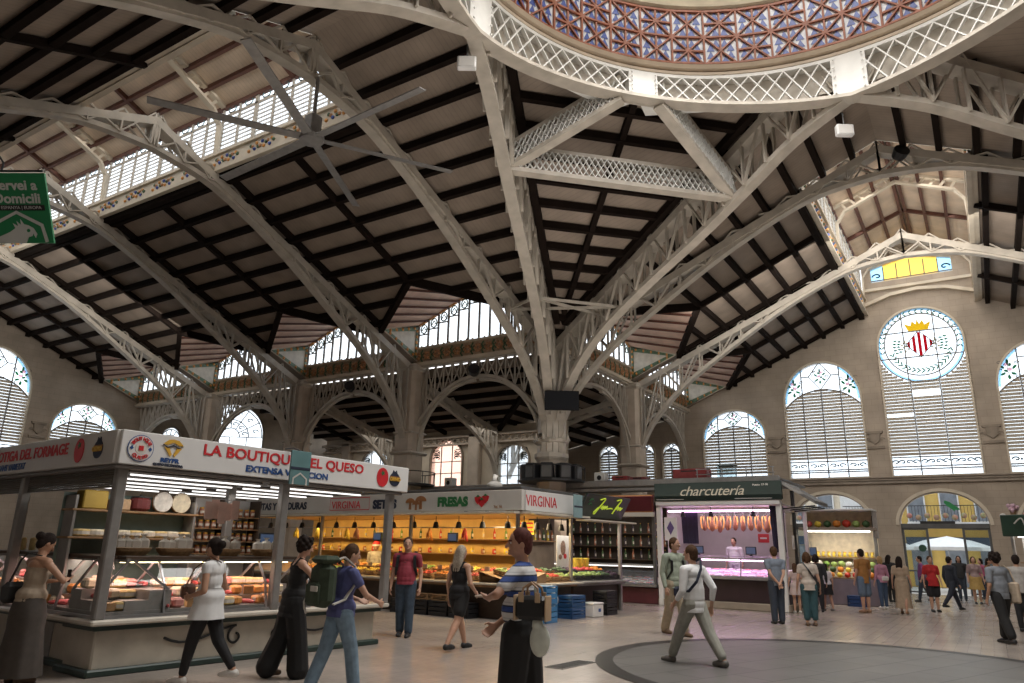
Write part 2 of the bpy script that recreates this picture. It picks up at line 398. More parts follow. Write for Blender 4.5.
def fan_window(f, uc, hw, sill, spring, rise, blind_lo, seg_rise, label=None, motif=True, nm=4):
    """arched window: stained fan light with diamond, louvred blind below it, scroll band and clear strip at the sill"""
    t = win_root(label=label); n = V(f(0, 0, 1)) - V(f(0, 0, 0))
    top = spring + rise
    def zat(u):  # arch height at u
        x = min(1, abs(u - uc) / hw); return spring + rise * math.sqrt(max(0, 1 - x * x))
    fr = MB(); o = arch_outline(uc, hw, sill, spring, rise)
    fr.chain([f(u, z, .04) for u, z in o], .16, .09, n, closed=True); fr.build('frame', M['cream'], t)
    MB().extr(o, lambda u, z, w: f(u, z, -.03 + w), .01).build('pane', M['pale_glass'], t)
    ld = MB(); bd = MB(); gl = MB(); fl = MB(); dk = MB(); bt = MB(); og = MB()
    zseg = spring - seg_rise * .25
    def seg(u):  # lower edge of the fan light
        x = (u - uc) / hw; return zseg + seg_rise * (1 - x * x) - .55 * max(0, abs(x) - .5) ** 2
    ld.chain([f(uc + hw * (i / 12 - 1), seg(uc + hw * (i / 12 - 1)), .03) for i in range(25)], .05, .07, n)
    for i in range(1, nm):
        u = uc - hw + 2 * hw * i / nm
        if i == nm // 2 and nm % 2 == 0: ld.beam(f(u, sill, .05), f(u, seg(u), .05), .05, .06, n)
        else: ld.beam(f(u, sill, .05), f(u, zat(u), .05), .05, .06, n)
    # diamond in the middle of the fan light
    zc = (seg(uc) + top) / 2; dh = (top - seg(uc)) / 2 * .96; dw = hw * .30
    dm = [(uc, zc + dh), (uc + dw, zc), (uc, zc - dh), (uc - dw, zc)]
    ld.chain([f(u, z, .03) for u, z in dm], .04, .055, n, closed=True)
    dm2 = [(uc + (u - uc) * .78, zc + (z - zc) * .78) for u, z in dm]; ld.chain([f(u, z, .03) for u, z in dm2], .03, .025, n, closed=True)
    uq = hw * .5
    for sg in (-1, 1): ld.beam(f(uc + sg * dw, zc, .03), f(uc + sg * uq, zc, .03), .04, .05, n)
    if motif:
        leaf_sprig(gl, og, ld, f, uc, zc, dw * 1.15, .0)
        for sg in (-1, 1):
            us = uc + sg * hw * .72; zz = (seg(us) + zat(us)) / 2
            leaf_sprig(gl, fl, ld, f, us, zz, min(hw * .42, (zat(us) - seg(us)) * .62), .0, sg)
            # blue-green border along the outer arch
            a0, a1 = (0, 1.05) if sg > 0 else (pi - 1.05, pi)
            bt.chain([f(u, z, -.005) for u, z in arc(uc, spring, hw * .95, rise * .95, a0, a1, 12)], .012, hw * .055, n)
    # louvred blind
    z = blind_lo; pitch = .155
    while z < top:
        segs = []
        for i in range(nm):
            u0 = uc - hw + 2 * hw * i / nm + .03; u1 = u0 + 2 * hw / nm - .06
            while u0 < u1 and z > seg(u0) - .04: u0 += .05
            while u1 > u0 and z > seg(u1) - .04: u1 -= .05
            if u1 - u0 > .1: bd.add([f(u0, z, .015), f(u1, z, .015), f(u1, z + .115, .055), f(u0, z + .115, .055), f(u0, z - .012, .02), f(u1, z - .012, .02), f(u1, z + .103, .06), f(u0, z + .103, .06)],
                                    [(0, 1, 2, 3), (7, 6, 5, 4), (0, 4, 5, 1), (2, 6, 7, 3)])
        z += pitch
    # scroll band and its rails
    bh = (blind_lo - sill)
    if bh > .5:
        zb0, zb1 = sill + bh * .40, sill + bh * .86
        for zz in (zb0, zb1, sill + bh * .30): ld.beam(f(uc - hw, zz, .05), f(uc + hw, zz, .05), .05, .06, n)
        for i in range(nm):
            uu = uc - hw + 2 * hw * (i + .5) / nm
            for sg in (-1, 1): scroll(dk, f, uu + sg * hw / nm * .42, (zb0 + zb1) / 2, min(.42, hw / nm * .8), .01, sg)
            dk.ball(f(uu, (zb0 + zb1) / 2, .01), .05, 6, 4)
    ld.build('mullion', M['mullion'], t)
    bd.build('louvre_blind', M['slat'], t)
    if gl.v: gl.build('leaf_glass', M['green_glass'], t)
    if fl.v: fl.build('flower_glass', M['pink_glass'], t)
    if og.v: og.build('diamond_flower', M['pink_glass'], t)
    if bt.v: bt.build('border_glass', M['blue_glass'], t)
    if dk.v: dk.build('scroll_band', M['dark_green_glass'], t)
    return t

def arms_window(f, uc, hw, sill, zc, r, label):
    """tall window with a round stained light of a crowned lozenge shield in a wreath"""
    t = win_root(label=label); n = V(f(0, 0, 1)) - V(f(0, 0, 0))
    o = arch_outline(uc, hw, sill, zc, r, 32)
    MB().chain([f(u, z, .04) for u, z in o], .16, .09, n, closed=True).build('frame', M['cream'], t)
    MB().extr(o, lambda u, z, w: f(u, z, -.03 + w), .01).build('pane', M['pale_glass'], t)
    rg = MB(); rg.chain([f(u, z, .0) for u, z in arc(uc, zc, r * .975, r * .975, 0, 2 * pi, 48)[:-1]], .02, r * .07, n, closed=True); rg.build('blue_ring', M['blue_glass'], t)
    ld = MB()
    for q in (1.0, .83): ld.chain([f(u, z, .04) for u, z in arc(uc, zc, r * q, r * q, 0, 2 * pi, 48)[:-1]], .05, .05, n, closed=True)
    for sg in (-1, 1):
        ld.beam(f(uc + sg * r * .36, zc - r * .93, .05), f(uc + sg * r * .36, zc + r * .93, .05), .05, .05, n)
        ld.beam(f(uc + sg * hw / 3, sill, .05), f(uc + sg * hw / 3, zc - r * .9, .05), .05, .06, n)
    for q in (-.33, .36): ld.beam(f(uc - r * .93, zc + q * r, .05), f(uc + r * .93, zc + q * r, .05), .05, .05, n)
    bd = MB(); blind_lo = sill + .95; z = blind_lo; top = zc
    while z < top:
        for i in range(3):
            u0 = uc - hw + 2 * hw * i / 3 + .03; u1 = u0 + 2 * hw / 3 - .06
            inside = lambda u: (u - uc) ** 2 + (z + .05 - zc) ** 2 < (r * 1.03) ** 2
            if inside((u0 + u1) / 2) and inside(u0) and inside(u1): continue
            if (i == 0 and 8.05 < z < 8.2) or (i == 1 and 8.95 < z < 9.15): continue      # a slat missing here and there
            while u1 > u0 and inside(u1): u1 -= .05
            while u0 < u1 and inside(u0): u0 += .05
            if u1 - u0 > .1: bd.add([f(u0, z, .015), f(u1, z, .015), f(u1, z + .115, .055), f(u0, z + .115, .055), f(u0, z - .012, .02), f(u1, z - .012, .02), f(u1, z + .103, .06), f(u0, z + .103, .06)],
                                    [(0, 1, 2, 3), (7, 6, 5, 4), (0, 4, 5, 1), (2, 6, 7, 3)])
        z += .155
    for zz in (sill + .3, sill + .42, sill + .86): ld.beam(f(uc - hw, zz, .05), f(uc + hw, zz, .05), .05, .06, n)
    dk = MB()
    for i in range(3):
        uu = uc - hw + 2 * hw * (i + .5) / 3
        for k in (-1.5, -.5, .5, 1.5): scroll(dk, f, uu + k * hw / 3 * .45, sill + .64, .36, .01, 1 if k > 0 else -1)
    dk.build('scroll_band', M['dark_green_glass'], t)
    ld.build('mullion', M['mullion'], t); bd.build('louvre_blind', M['slat'], t)
    # wreath of leaves in the ring
    wr = MB()
    for i in range(40):
        a = 2 * pi * i / 40; rr = r * (.70 if 3.4 < a < 6.0 else .90); L = .17 if 3.4 < a < 6.0 else .10
        for sg in (-1, 1):
            b = a + sg * .7 + pi / 2
            cx, cz = uc + rr * cos(a) + sg * .06 * cos(a), zc + rr * sin(a) + sg * .06 * sin(a)
            wr.extr([(cx - L * cos(b), cz - L * sin(b)), (cx + .035 * sin(b), cz - .035 * cos(b)), (cx + L * cos(b), cz + L * sin(b)), (cx - .035 * sin(b), cz + .035 * cos(b))], lambda u, v, q: f(u, v, q), .012)
    for sg in (-1, 1):
        for i in range(5):
            a = 1.57 + sg * (1.25 + .18 * i)
            for q in (.5, .6): wr.extr([(uc + r * q * cos(a) + .1 * cos(a + k), zc + r * q * sin(a) * .8 + .05 * sin(a + k)) for k in (0, 1.6, 3.1, 4.7)], lambda u, v, w: f(u, v, w), .012)
    wr.build('laurel_wreath', M['green_glass'], t)
    # lozenge shield with vertical bars
    sh = MB(); d = r * .36; sc = zc + .02
    ld2 = MB().chain([f(u, z, .03) for u, z in ((uc, sc + d), (uc + d * .9, sc), (uc, sc - d), (uc - d * .9, sc))], .03, .045, n, closed=True); ld2.build('shield_edge', M['lead'], t)
    for i in range(-2, 3):
        x0, x1 = i * d * .36 - d * .1, i * d * .36 + d * .1
        if abs(i) == 2: x0, x1 = (max(x0, -d * .8), x1) if i < 0 else (x0, min(x1, d * .8))
        hgt = lambda x: d * (1 - abs(x) / (d * .9))
        pl = [(uc + x0, sc - hgt(x0)), (uc + x1, sc - hgt(x1)), (uc + x1, sc + hgt(x1)), (uc + x0, sc + hgt(x0))]
        sh.extr(pl, lambda u, v, w: f(u, v, w), .012)
    sh.build('shield_bars', M['red_glass'], t)
    cr = MB(); zb = zc + r * .40
    cr.extr([(uc - .42, zb - .04), (uc + .42, zb - .04), (uc + .58, zb + .36), (uc + .30, zb + .22), (uc + .22, zb + .46), (uc + .08, zb + .28), (uc, zb + .52), (uc - .08, zb + .28), (uc - .22, zb + .46), (uc - .30, zb + .22), (uc - .58, zb + .36)], lambda u, v, w: f(u, v, w), .012)
    cr.build('crown', M['gold_glass'], t)
    gl = MB()
    for sg in (-1, 1):
        leaf_sprig(gl, gl, ld, f, uc + sg * d * .95, sc - .05, .5, .0, sg)
    gl.build('shield_mantling', pm('pale_mantling', (.45, .45, .28), .5, .2, 6), t)
    return t

# ------------------------------------------------------------------ end walls
def end_wall(name, f, hw, mat, centre, pairs, door, key, extra_holes, ends, labels):
    top = [(2 * hw + 7.0, 7.6), (2 * hw, H + .2), (hw + 2.4, 13.6), (hw + 2.4, 16.15), (hw, 17.1), (hw - 2.4, 16.15), (hw - 2.4, 13.6), (2.5, 10.5), (1.2, 10.6), (0, 10.2), (-.15, H + .2), ends]
    outline = [(ends[0], -.02), (2 * hw + 7.0, -.02)] + top
    hl = [arch_outline(centre, 1.83, 5.25, 11.5, 1.85, 28)]
    hl += [arch_outline(c, w, s, sp, ri) for c, w, s, sp, ri in pairs]
    hl += [arch_outline(c, 1.75, .0, 3.02, 1.45) for c in door]
    hl += [[(centre - 1.8, 14.95), (centre + 1.8, 14.95), (centre + 1.8, 15.75), (centre, 16.2), (centre - 1.8, 15.75)]]
    hl += extra_holes
    w = holes_mesh(name, outline, hl, lambda u, z, q: f(u, z, -q), .45, mat); w['kind'] = 'structure'
    lg = MB()
    for z0, z1, d in ((4.92, 5.06, .14), (5.06, 5.16, .22), (5.16, 5.22, .30)):
        lg.add([f(u, z, q) for u in (ends[0], 2 * hw) for z, q in ((z0, 0), (z0, d), (z1, d), (z1, 0))], [(0, 1, 2, 3), (4, 7, 6, 5), (1, 5, 6, 2), (0, 4, 5, 1), (3, 2, 6, 7)])
    lg.build('stone_ledge', M['ledge'], w)
    # raised mouldings: around the arches and the lantern base
    mo = MB(); n = V(f(0, 0, 1)) - V(f(0, 0, 0))
    for c in door: mo.chain([f(u, z, .03) for u, z in arc(c, 3.02, 1.86, 1.56, 0, pi, 20)], .10, .14, n)
    mo.chain([f(hw - 2.4, 13.75, .12), f(hw - 1.2, 14.15, .12), f(hw, 14.28, .12), f(hw + 1.2, 14.15, .12), f(hw + 2.4, 13.75, .12)], .3, .16, n)
    mo.chain([f(hw - 2.4, 14.55, .06), f(hw + 2.4, 14.55, .06)], .2, .14, n)
    mo.build('moulding', M['cream'], w)
    rl = MB()
    for u, z in [(4.72, 7.0), (9.32, 7.0), (14.1, 7.0), (18.6, 7.0)]:
        if key == 'a': u = {4.72: 5.15, 9.32: 10.2, 14.1: 15.7, 18.6: 20.8}[u]
        rl.extr([(u - .38, z + .42), (u + .38, z + .42), (u + .34, z + .3), (u - .34, z + .3)], lambda a, b, q: f(a, b, q), .12)
        rl.extr([(u - .25, z + .3), (u + .25, z + .3), (u + .2, z - .05), (u, z - .2), (u - .2, z - .05)], lambda a, b, q: f(a, b, q), .10)
        rl.extr([(u - .4, z - .3), (u + .4, z - .3), (u + .4, z - .42), (u - .4, z - .42)], lambda a, b, q: f(a, b, q), .08)
        for sg in (-1, 1): scroll(rl, f, u + sg * .3, z + .02, .3, .05, sg)
    rl.build('relief_carving', M['stone_dark'], w)
    # lantern end window
    t = win_root(); o = [(centre - 1.8, 14.95), (centre + 1.8, 14.95), (centre + 1.8, 15.75), (centre, 16.2), (centre - 1.8, 15.75)]
    MB().chain([f(u, z, -.1) for u, z in o], .14, .1, n, closed=True).build('frame', M['cream'], t)
    MB().extr([(centre - 1.2, 14.95), (centre + 1.2, 14.95), (centre + 1.2, 15.9), (centre, 16.2), (centre - 1.2, 15.9)], lambda u, z, q: f(u, z, -.16 + q), .01).build('yellow_pane', M['yellow_glass'], t)
    sd = MB(); sc = MB(); md = MB()
    for sg in (-1, 1):
        a, b = centre + sg * 1.2, centre + sg * 1.8
        sd.extr([(a, 14.95), (b, 14.95), (b, 15.75), (a, 15.9)], lambda u, z, q: f(u, z, -.16 + q), .01)
        scroll(sc, f, centre + sg * 1.5, 15.3, .5, -.13, sg)
    for i in range(7): md.beam(f(centre - 1.8 + .6 * i, 14.95, -.13), f(centre - 1.8 + .6 * i, 15.95 - abs(i - 3) * .1, -.13), .05, .06, n)
    md.beam(f(centre - 1.8, 15.08, -.13), f(centre + 1.8, 15.08, -.13), .05, .05, n)
    sd.build('blue_pane', M['blue_glass'], t); sc.build('scroll_band', M['dark_green_glass'], t); md.build('mullion', M['mullion'], t)
    return w

fF = win_map('facade', 15.32); fG = win_map('gable', 27.76)
PF = [(2.55, 1.65, 5.25, 7.55, 1.45), (7.1, 1.82, 5.25, 9.12, 2.02), (16.4, 1.82, 5.25, 9.12, 2.02), (20.95, 1.65, 5.25, 7.55, 1.45)]
PG = [(2.8, 1.78, 4.6, 7.25, 1.5), (7.75, 1.88, 5.25, 8.85, 2.05), (18.3, 1.88, 5.25, 8.85, 2.05), (23.2, 1.78, 4.6, 7.25, 1.5)]
AIS = [(-.95, .52, 4.9, 6.9, .55), (-2.45, .52, 4.9, 6.9, .55), (-4.75, .60, 4.9, 6.9, .6)]
end_wall('wall_right', fF, 11.95, M['stone'], 11.75, PF, [7.0, 11.72, 16.4], 'b', [arch_outline(*a) for a in AIS], (-8.6, 7.4), None)
end_wall('wall_left', fG, 13.0, M['stone_a'], 13.0, PG, [], 'a', [], (-1.2, 9.6), None)
fan_window(fF, *PF[0], 5.6, .75, 'small arched stained glass window above the dark green stall roof')
fan_window(fF, *PF[1], 6.2, .75, 'louvred arched window with diamond glass left of the round crest window')
fan_window(fF, *PF[2], 6.2, .75, 'louvred arched window cut off at the right edge of the photo')
fan_window(fF, *PF[3], 6.2, .75, 'small arched window at the far side of the right facade')
arms_window(fF, 11.75, 1.83, 5.25, 11.5, 1.85, 'tall window with round stained glass crest of a crowned shield and laurel wreath')
fan_window(fG, *PG[0], 5.2, .75, 'low arched stained glass window just above the white cheese stall sign')
fan_window(fG, *PG[1], 6.2, .75, 'tall louvred arched window at the left edge of the photo')
fan_window(fG, *PG[2], 6.2, .75, None); fan_window(fG, *PG[3], 5.2, .75, None)
arms_window(fG, 13.0, 1.83, 5.25, 11.5, 1.85, None)
for k, a in enumerate(AIS):
    fan_window(fF, *a, 5.4, .3, None, motif=False, nm=2)

# ------------------------------------------------------------------ roofs
def pent(f, t0, t1, tm, zs, zc, zp): return [f(t0, zs), f(t1, zs), f(t1, zc), f(tm, zp), f(t0, zc)]
ZC, ZP, ZS = 11.0, 12.25, 9.87
OC, OR = 2.45, 4.6
def nave(N, front):
    mp, hw, L, k, lh, bay = N['map'], N['hw'], N['L'], N['k'], N['lh'], N['bay']
    bm = M['board'] if N['key'] == 'a' else M['board_b']; lm = M['board_light'] if N['key'] == 'a' else M['board_light_b']
    roof = lambda o: H + k * (o if o <= hw else 2 * hw - o)
    tn = V(N['n']); ce = thing('ceiling_%s' % N['side'], None, None, kind='structure')
    B = MB(); P = MB(); ol = hw - lh
    so = MB(); sp = MB()
    for b in range(N['nb']):
        t0, t1 = b * bay, (b + 1) * bay; a0, a1, tm = t0 + .22, t1 - .22, (t0 + t1) / 2
        B.add([mp(o, t, roof(o) + .05) for o, t in ((ol, t0), (ol, t1), (0, t1), (0, a1), (OC, a1), (OR, tm), (OC, a0), (0, a0), (0, t0))], [tuple(range(9))])
        o = .95
        while o < ol - .2:
            if o < OC: rng = []
            elif o < OR: q = (o - OC) / (OR - OC) * (tm - a0); rng = [(t0, a0 + q), (a1 - q, t1)]
            else: rng = [(t0, t1)]
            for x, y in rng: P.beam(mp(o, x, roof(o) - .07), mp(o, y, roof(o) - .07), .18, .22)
            o += .935
        P.beam(mp(OR, tm, roof(OR) - .1), mp(ol, tm, roof(ol) - .08), .17, .2)
        for t, s_ in ((t0, 1), (t1, -1)):
            if t > .01 or s_ > 0: P.beam(mp(OC, t + s_ * .36, roof(OC) - .03), mp(ol, t + s_ * .36, roof(ol) - .03), .24, .16)
        for a in (a0, a1): P.beam(mp(OC, a, roof(OC) - .08), mp(OR, tm, roof(OR) - .08), .2, .3)
        for a in (a0, a1):
            so.quad(mp(0, a, ZC), mp(OC, a, roof(OC)), mp(OR, tm, roof(OR)), mp(0, tm, ZP))
            for i in range(1, 6):
                q = i / 6.0
                p0 = V(mp(0, a, ZC)).lerp(V(mp(0, tm, ZP)), q); p1 = V(mp(OC, a, roof(OC))).lerp(V(mp(OR, tm, roof(OR))), q)
                sp.beam(tuple(p0 - V((0, 0, .07))), tuple(p1 - V((0, 0, .07))), .08, .08)
            sp.beam(mp(0, tm, ZP - .1), mp(OR, tm, roof(OR) - .1), .12, .2)
    P.beam(mp(ol - .12, 0, roof(ol) - .15), mp(ol - .12, L, roof(ol) - .15), .25, .3)
    # the far slope (plain)
    B.add([mp(o, t, roof(o) + .05) for o, t in ((hw + lh, 0), (hw + lh, L), (2 * hw, L), (2 * hw, 0))], [(0, 1, 2, 3)])
    o = hw + lh + .3
    while o < 2 * hw:
        P.beam(mp(o, 0, roof(o) - .07), mp(o, L, roof(o) - .07), .18, .22); o += .935
    for b in range(N['nb'] + 1):
        P.beam(mp(hw + lh, b * bay - bay / 2, roof(hw + lh) - .1), mp(2 * hw, b * bay - bay / 2, H - .1), .16, .2) if b else None
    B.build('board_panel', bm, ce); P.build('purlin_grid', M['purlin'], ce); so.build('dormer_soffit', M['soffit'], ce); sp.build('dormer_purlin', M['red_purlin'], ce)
    # cheeks of the dormers: cream frame, painted floral triangle
    ck = MB(); cf = MB(); cl = MB(); cb = MB()
    for b in range(N['nb']):
        t0, t1 = b * bay, (b + 1) * bay
        for a, s_ in ((t0 + .22, 1), (t1 - .22, -1)):
            A, Bq, Cq = (0, ZC), (OC, roof(OC)), (.02, H + .1)
            ck.quad(mp(A[0], a, A[1]), mp(Bq[0], a, Bq[1]), mp(Cq[0], a, Cq[1]))
            g = V(((A[0] + Bq[0] + Cq[0]) / 3, (A[1] + Bq[1] + Cq[1]) / 3))
            ins = lambda p, q: (g[0] + (p[0] - g[0]) * q, g[1] + (p[1] - g[1]) * q)
            for q, mbx, wd in ((.78, cf, .30), (.95, cb, .10)):
                pts = [ins(p, q) for p in (A, Bq, Cq)]
                mbx.chain([mp(o, a + s_ * .02, z) for o, z in pts], .03, wd, tn, closed=True)
            for i in range(15):
                p = [ins(p, .78) for p in (A, Bq, Cq)]; e = i // 5; u = (i % 5 + .5) / 5
                x, z = p[e][0] + (p[(e + 1) % 3][0] - p[e][0]) * u, p[e][1] + (p[(e + 1) % 3][1] - p[e][1]) * u
                cl.ball(mp(x, a + s_ * .04, z), (.075, .05, .075), 6, 4)
    ck.build('dormer_cheek', M['pale_tile'], ce); cf.build('cheek_border', M['green_tile'], ce); cb.build('cheek_edge', M['cream'], ce); cl.build('cheek_flowers', M['orange_tile'], ce)
    # clerestory windows and frieze, one per bay
    for b in range(N['nb']):
        t0, t1 = b * bay, (b + 1) * bay; a0, a1, tm = t0 + .24, t1 - .24, (t0 + t1) / 2
        w = win_root(label=('%s gabled clerestory window leftwards from the central pillar' % ORD[b]) if N['key'] == 'a' else ('%s gabled clerestory window rightwards from the central pillar' % ORD[b]))
        f = lambda t, z, q=0: mp(-q, t, z)
        MB().add(pent(f, a0, a1, tm, ZS, ZC, ZP), [(0, 1, 2, 3, 4)]).build('pane', M['pale_glass'], w)
        mu = MB(); orn = MB(); nc = 12
        zt = lambda t: ZC + (ZP - ZC) * (1 - abs(t - tm) / (tm - a0))
        for i in range(nc + 1):
            t = a0 + (a1 - a0) * i / nc; mu.beam(mp(.04, t, ZS), mp(.04, t, zt(t)), .08, .07, N['n'])
        for i in range(nc):
            t = a0 + (a1 - a0) * (i + .5) / nc; ww = (a1 - a0) / nc; zz = zt(t) - .32
            mu.beam(mp(.04, t - ww / 2, zz - .26), mp(.04, t + ww / 2, zz - .26), .05, .05, N['n'])
            orn.chain([mp(.03, t + ww * .3 * cos(x), zz + .2 * sin(x)) for x in [2 * pi * j / 10 for j in range(10)]], .03, .05, V(mp(1, 0, 0)) - V(mp(0, 0, 0)), closed=True)
            orn.chain([mp(.03, t - ww * .3, zz - .15), mp(.03, t, zz + .1), mp(.03, t + ww * .3, zz - .15)], .03, .05, V(mp(1, 0, 0)) - V(mp(0, 0, 0)))
        mu.build('mullion', M['mullion'], w); orn.build('ring_tracery', M['frieze_leaf'], w)
        eg = MB(); 
        for a in (a0, a1): eg.beam(mp(.03, a, ZC), mp(.03, tm, ZP), .1, .14, (0, 0, 1))
        eg.build('gable_edge', M['orange_tile'], w)
        fr = thing('trim_%s_frieze' % N['side'], None, None, kind='structure')
        bd = MB(); bd.add([mp(o, t, z) for t in (t0, t1) for o, z in ((.06, H + .02), (.06, ZS), (-.25, ZS), (-.25, H + .02))], [(0, 4, 5, 1), (1, 5, 6, 2), (3, 2, 6, 7), (0, 3, 7, 4)])
        bd.build('frieze_panel', M['frieze'], fr)
        fl = MB(); lf = MB(); nf = int(bay / .5)
        for i in range(nf):
            t = t0 + (i + .5) * bay / nf; z = (H + ZS) / 2
            for j in range(6): fl.ball(mp(.09, t + .13 * cos(j * 1.047), z + .13 * sin(j * 1.047)), (.075, .075, .075), 6, 4)
            for sg in (-1, 1):
                lf.chain([mp(.08, t + .25 + sg * .0, z + sg * .26), mp(.08, t + .25 + .09, z + sg * .12), mp(.08, t + .25, z), mp(.08, t + .25 - .09, z - sg * .10)], .03, .07, V(mp(1, 0, 0)) - V(mp(0, 0, 0)))
            lf.box(mp(.09, t + .25, z), (.1, .1, .1))
        fl.build('frieze_flowers', M['frieze_flower'], fr); lf.build('frieze_leaves', M['frieze_leaf'], fr)
        cp = MB(); cp.beam(mp(.06, t0, H - .06), mp(.06, t1, H - .06), .3, .14); cp.beam(mp(.06, t0, ZS + .03), mp(.06, t1, ZS + .03), .2, .08)
        nt = int(bay / .3)
        for i in range(nt): cp.lathe([(.05, 0), (.05, .05), (.0, .12)], 6, mp(.06, t0 + (i + .5) * bay / nt, ZS + .06))
        cp.build('frieze_moulding', M['cream'], fr)
    # ---------------- lantern
    la = thing('ceiling_%s_lantern' % N['side'], None, None, kind='structure')
    t0 = front; zl = roof(ol); zb, zg, ze, zr = zl, 14.1, 16.02, 17.0
    R = MB(); RP = MB(); bandm = MB(); bt = MB(); tr = MB(); wl = MB()
    for s_ in (-1, 1):
        o = hw + s_ * lh
        R.quad(mp(o, t0, ze), mp(o, L, ze), mp(hw, L, zr), mp(hw, t0, zr))
        for q in (.0, .33, .66, .96):
            RP.beam(mp(o - s_ * lh * q, t0, ze + (zr - ze) * q - .07), mp(o - s_ * lh * q, L, ze + (zr - ze) * q - .07), .13, .15)
        nn = N['nb'] * 2
        for i in range(nn + 1):
            t = max(t0 + .1, min(L - .1, i * bay / 2))
            if i % 2: RP.beam(mp(o, t, ze - .07), mp(hw, t, zr - .07), .15, .18)
            else:   # cream light truss
                tr.beam(mp(o, t, ze - .05), mp(hw, t, zr - .05), .22, .12); tr.chain([mp(o - s_ * .1, t, zg), mp(o - s_ * .14, t, ze - .8), mp(o - s_ * .45, t, ze - .32), mp(hw, t, zr - .42)], .22, .09, N['n'])
                for j in range(6):
                    q0, q1 = .15 + j * .14, .22 + j * .14
                    tr.beam(mp(o - s_ * lh * q0, t, ze + (zr - ze) * q0 - .1), mp(o - s_ * lh * q1, t, ze + (zr - ze) * q1 - .42 + .1 * q1), .1, .06, N['n'])
        bandm.add([mp(oo, t, z) for t in (t0, L) for oo, z in ((o + s_ * .0 - s_ * .10, zb - .1), (o - s_ * .10, zg), (o + s_ * .12, zg), (o + s_ * .12, zb - .1))], [(0, 4, 5, 1), (1, 5, 6, 2), (3, 2, 6, 7), (0, 3, 7, 4)])
        bandm.beam(mp(o - s_ * .12, t0, zg), mp(o - s_ * .12, L, zg), .14, .10); bandm.beam(mp(o - s_ * .12, t0, zb - .08), mp(o - s_ * .12, L, zb - .08), .16, .12)
        # floral decoration on the band
        for i in range(int(L / 1.75)):
            tt = .5 + i * 1.75
            for j in range(14):
                bt.m(j % 4).ball(mp(o - s_ * .11, tt + j * .09, (zb + zg) / 2 + .10 * sin(j * 2.3)), (.06, .07, .06), 6, 4)
        ww = win_root()
        bl = MB(); mu = MB(); og = MB()
        MB().quad(mp(o + s_ * .06, t0, zg), mp(o + s_ * .06, L, zg), mp(o + s_ * .06, L, ze), mp(o + s_ * .06, t0, ze)).build('pane', M['pale_glass'], ww)
        nc = int(round((L - t0) / .88))
        for i in range(nc + 1):
            t = t0 + (L - t0) * i / nc; mu.beam(mp(o, t, zg), mp(o, t, ze), .07, .07 if i % 6 else .16, N['n'])
            if i < nc:
                tc = t + (L - t0) / nc / 2
                for j in range(2):
                    og.chain([mp(o, tc + sg * .2 * cos(x), ze - .22 + .13 * sin(x)) for x in [pi * .5 + 2 * pi * q / 8 for q in range(6)] for sg in ((1 if j else -1),)], .02, .045, V(mp(1, 0, 0)) - V(mp(0, 0, 0)))
        mu.beam(mp(o, t0, ze - .42), mp(o, L, ze - .42), .07, .07); mu.beam(mp(o, t0, ze - .02), mp(o, L, ze - .02), .1, .1)
        z = zg + .1
        while z < ze - .5:
            bl.beam(mp(o + s_ * .02, t0, z), mp(o + s_ * .02, L, z), .05, .04); z += .155
        mu.build('mullion', M['iron'] , ww); bl.build('louvre_blind', M['iron_white'], ww); og.build('scroll_band', M['teal_tile'], ww)
    # closing walls at the front end
    wl.add([mp(o, t0, z) for o, z in ((hw - lh, zl + .05), (hw, HP + .05), (hw + lh, zl + .05), (hw + lh, ze), (hw, zr), (hw - lh, ze))], [tuple(range(6))])
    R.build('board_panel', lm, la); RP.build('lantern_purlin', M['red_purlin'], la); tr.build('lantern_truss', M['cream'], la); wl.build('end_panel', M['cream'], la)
    bandm.build('lantern_band', M['cream'], la); bt.build('band_flowers', [M['frieze_leaf'], M['orange_tile'], M['blue_tile'], M['frieze_flower']], la)
nave(NA, .02); nave(NB, .02)

# ------------------------------------------------------------------ arched trusses
def truss_parts(t, path, L, top, botp, n, w=.46, cell=.95, half=False, dbl=.17, pair=True):
    """path(s) -> (x, y) along the truss; top(s) and the bottom profile give heights"""
    pt = lambda s, z: (*path(s), z)
    ss = [p[0] for p in botp]
    MB().chain([pt(s, z) for s, z in botp], w * .66, .15, n).build('arch_rib', M['iron'], t)
    tp = [0.0, L - .35] if half else [0.0, L / 2, L]
    c = MB().chain([pt(s, top(s) - .38) for s in tp], w * .95, .26, n); c.build('top_chord', M['iron'], t)
    web = MB(); bz = lambda s: interp(botp, s)
    st = [.55]
    while st[-1] + cell < (L if half else L / 2): st.append(st[-1] + cell)
    if not half:
        st = st + [L / 2] + [L - s for s in reversed(st)]
    nn = V(n).normalized()
    for d in ((-dbl, dbl) if pair else (0,)):
        off = nn * d
        for i, s in enumerate(st):
            a, b = V(pt(s, bz(s))) + off, V(pt(s, top(s) - .4)) + off
            if (b - a).length > .15: web.beam(a, b, .05, .11, n)
            if i < len(st) - 1:
                s2 = st[i + 1]; fl = (i % 2 == 0)
                a1, b1 = (V(pt(s, bz(s))), V(pt(s2, top(s2) - .1))) if fl else (V(pt(s, top(s) - .1)), V(pt(s2, bz(s2))))
                web.beam(a1 + off, b1 + off, .045, .10, n)
                if abs(s - L / 2) < 4.2 and not half:
                    a1, b1 = (V(pt(s, top(s) - .1)), V(pt(s2, bz(s2)))) if fl else (V(pt(s, bz(s))), V(pt(s2, top(s2) - .1)))
                    web.beam(a1 + off, b1 + off, .045, .07, n)
    # gusset plates on the rib
    for s in st:
        web.box(pt(s, bz(s) + .1), (.26, .26, .12))
    web.build('lattice_web', M['iron'], t)

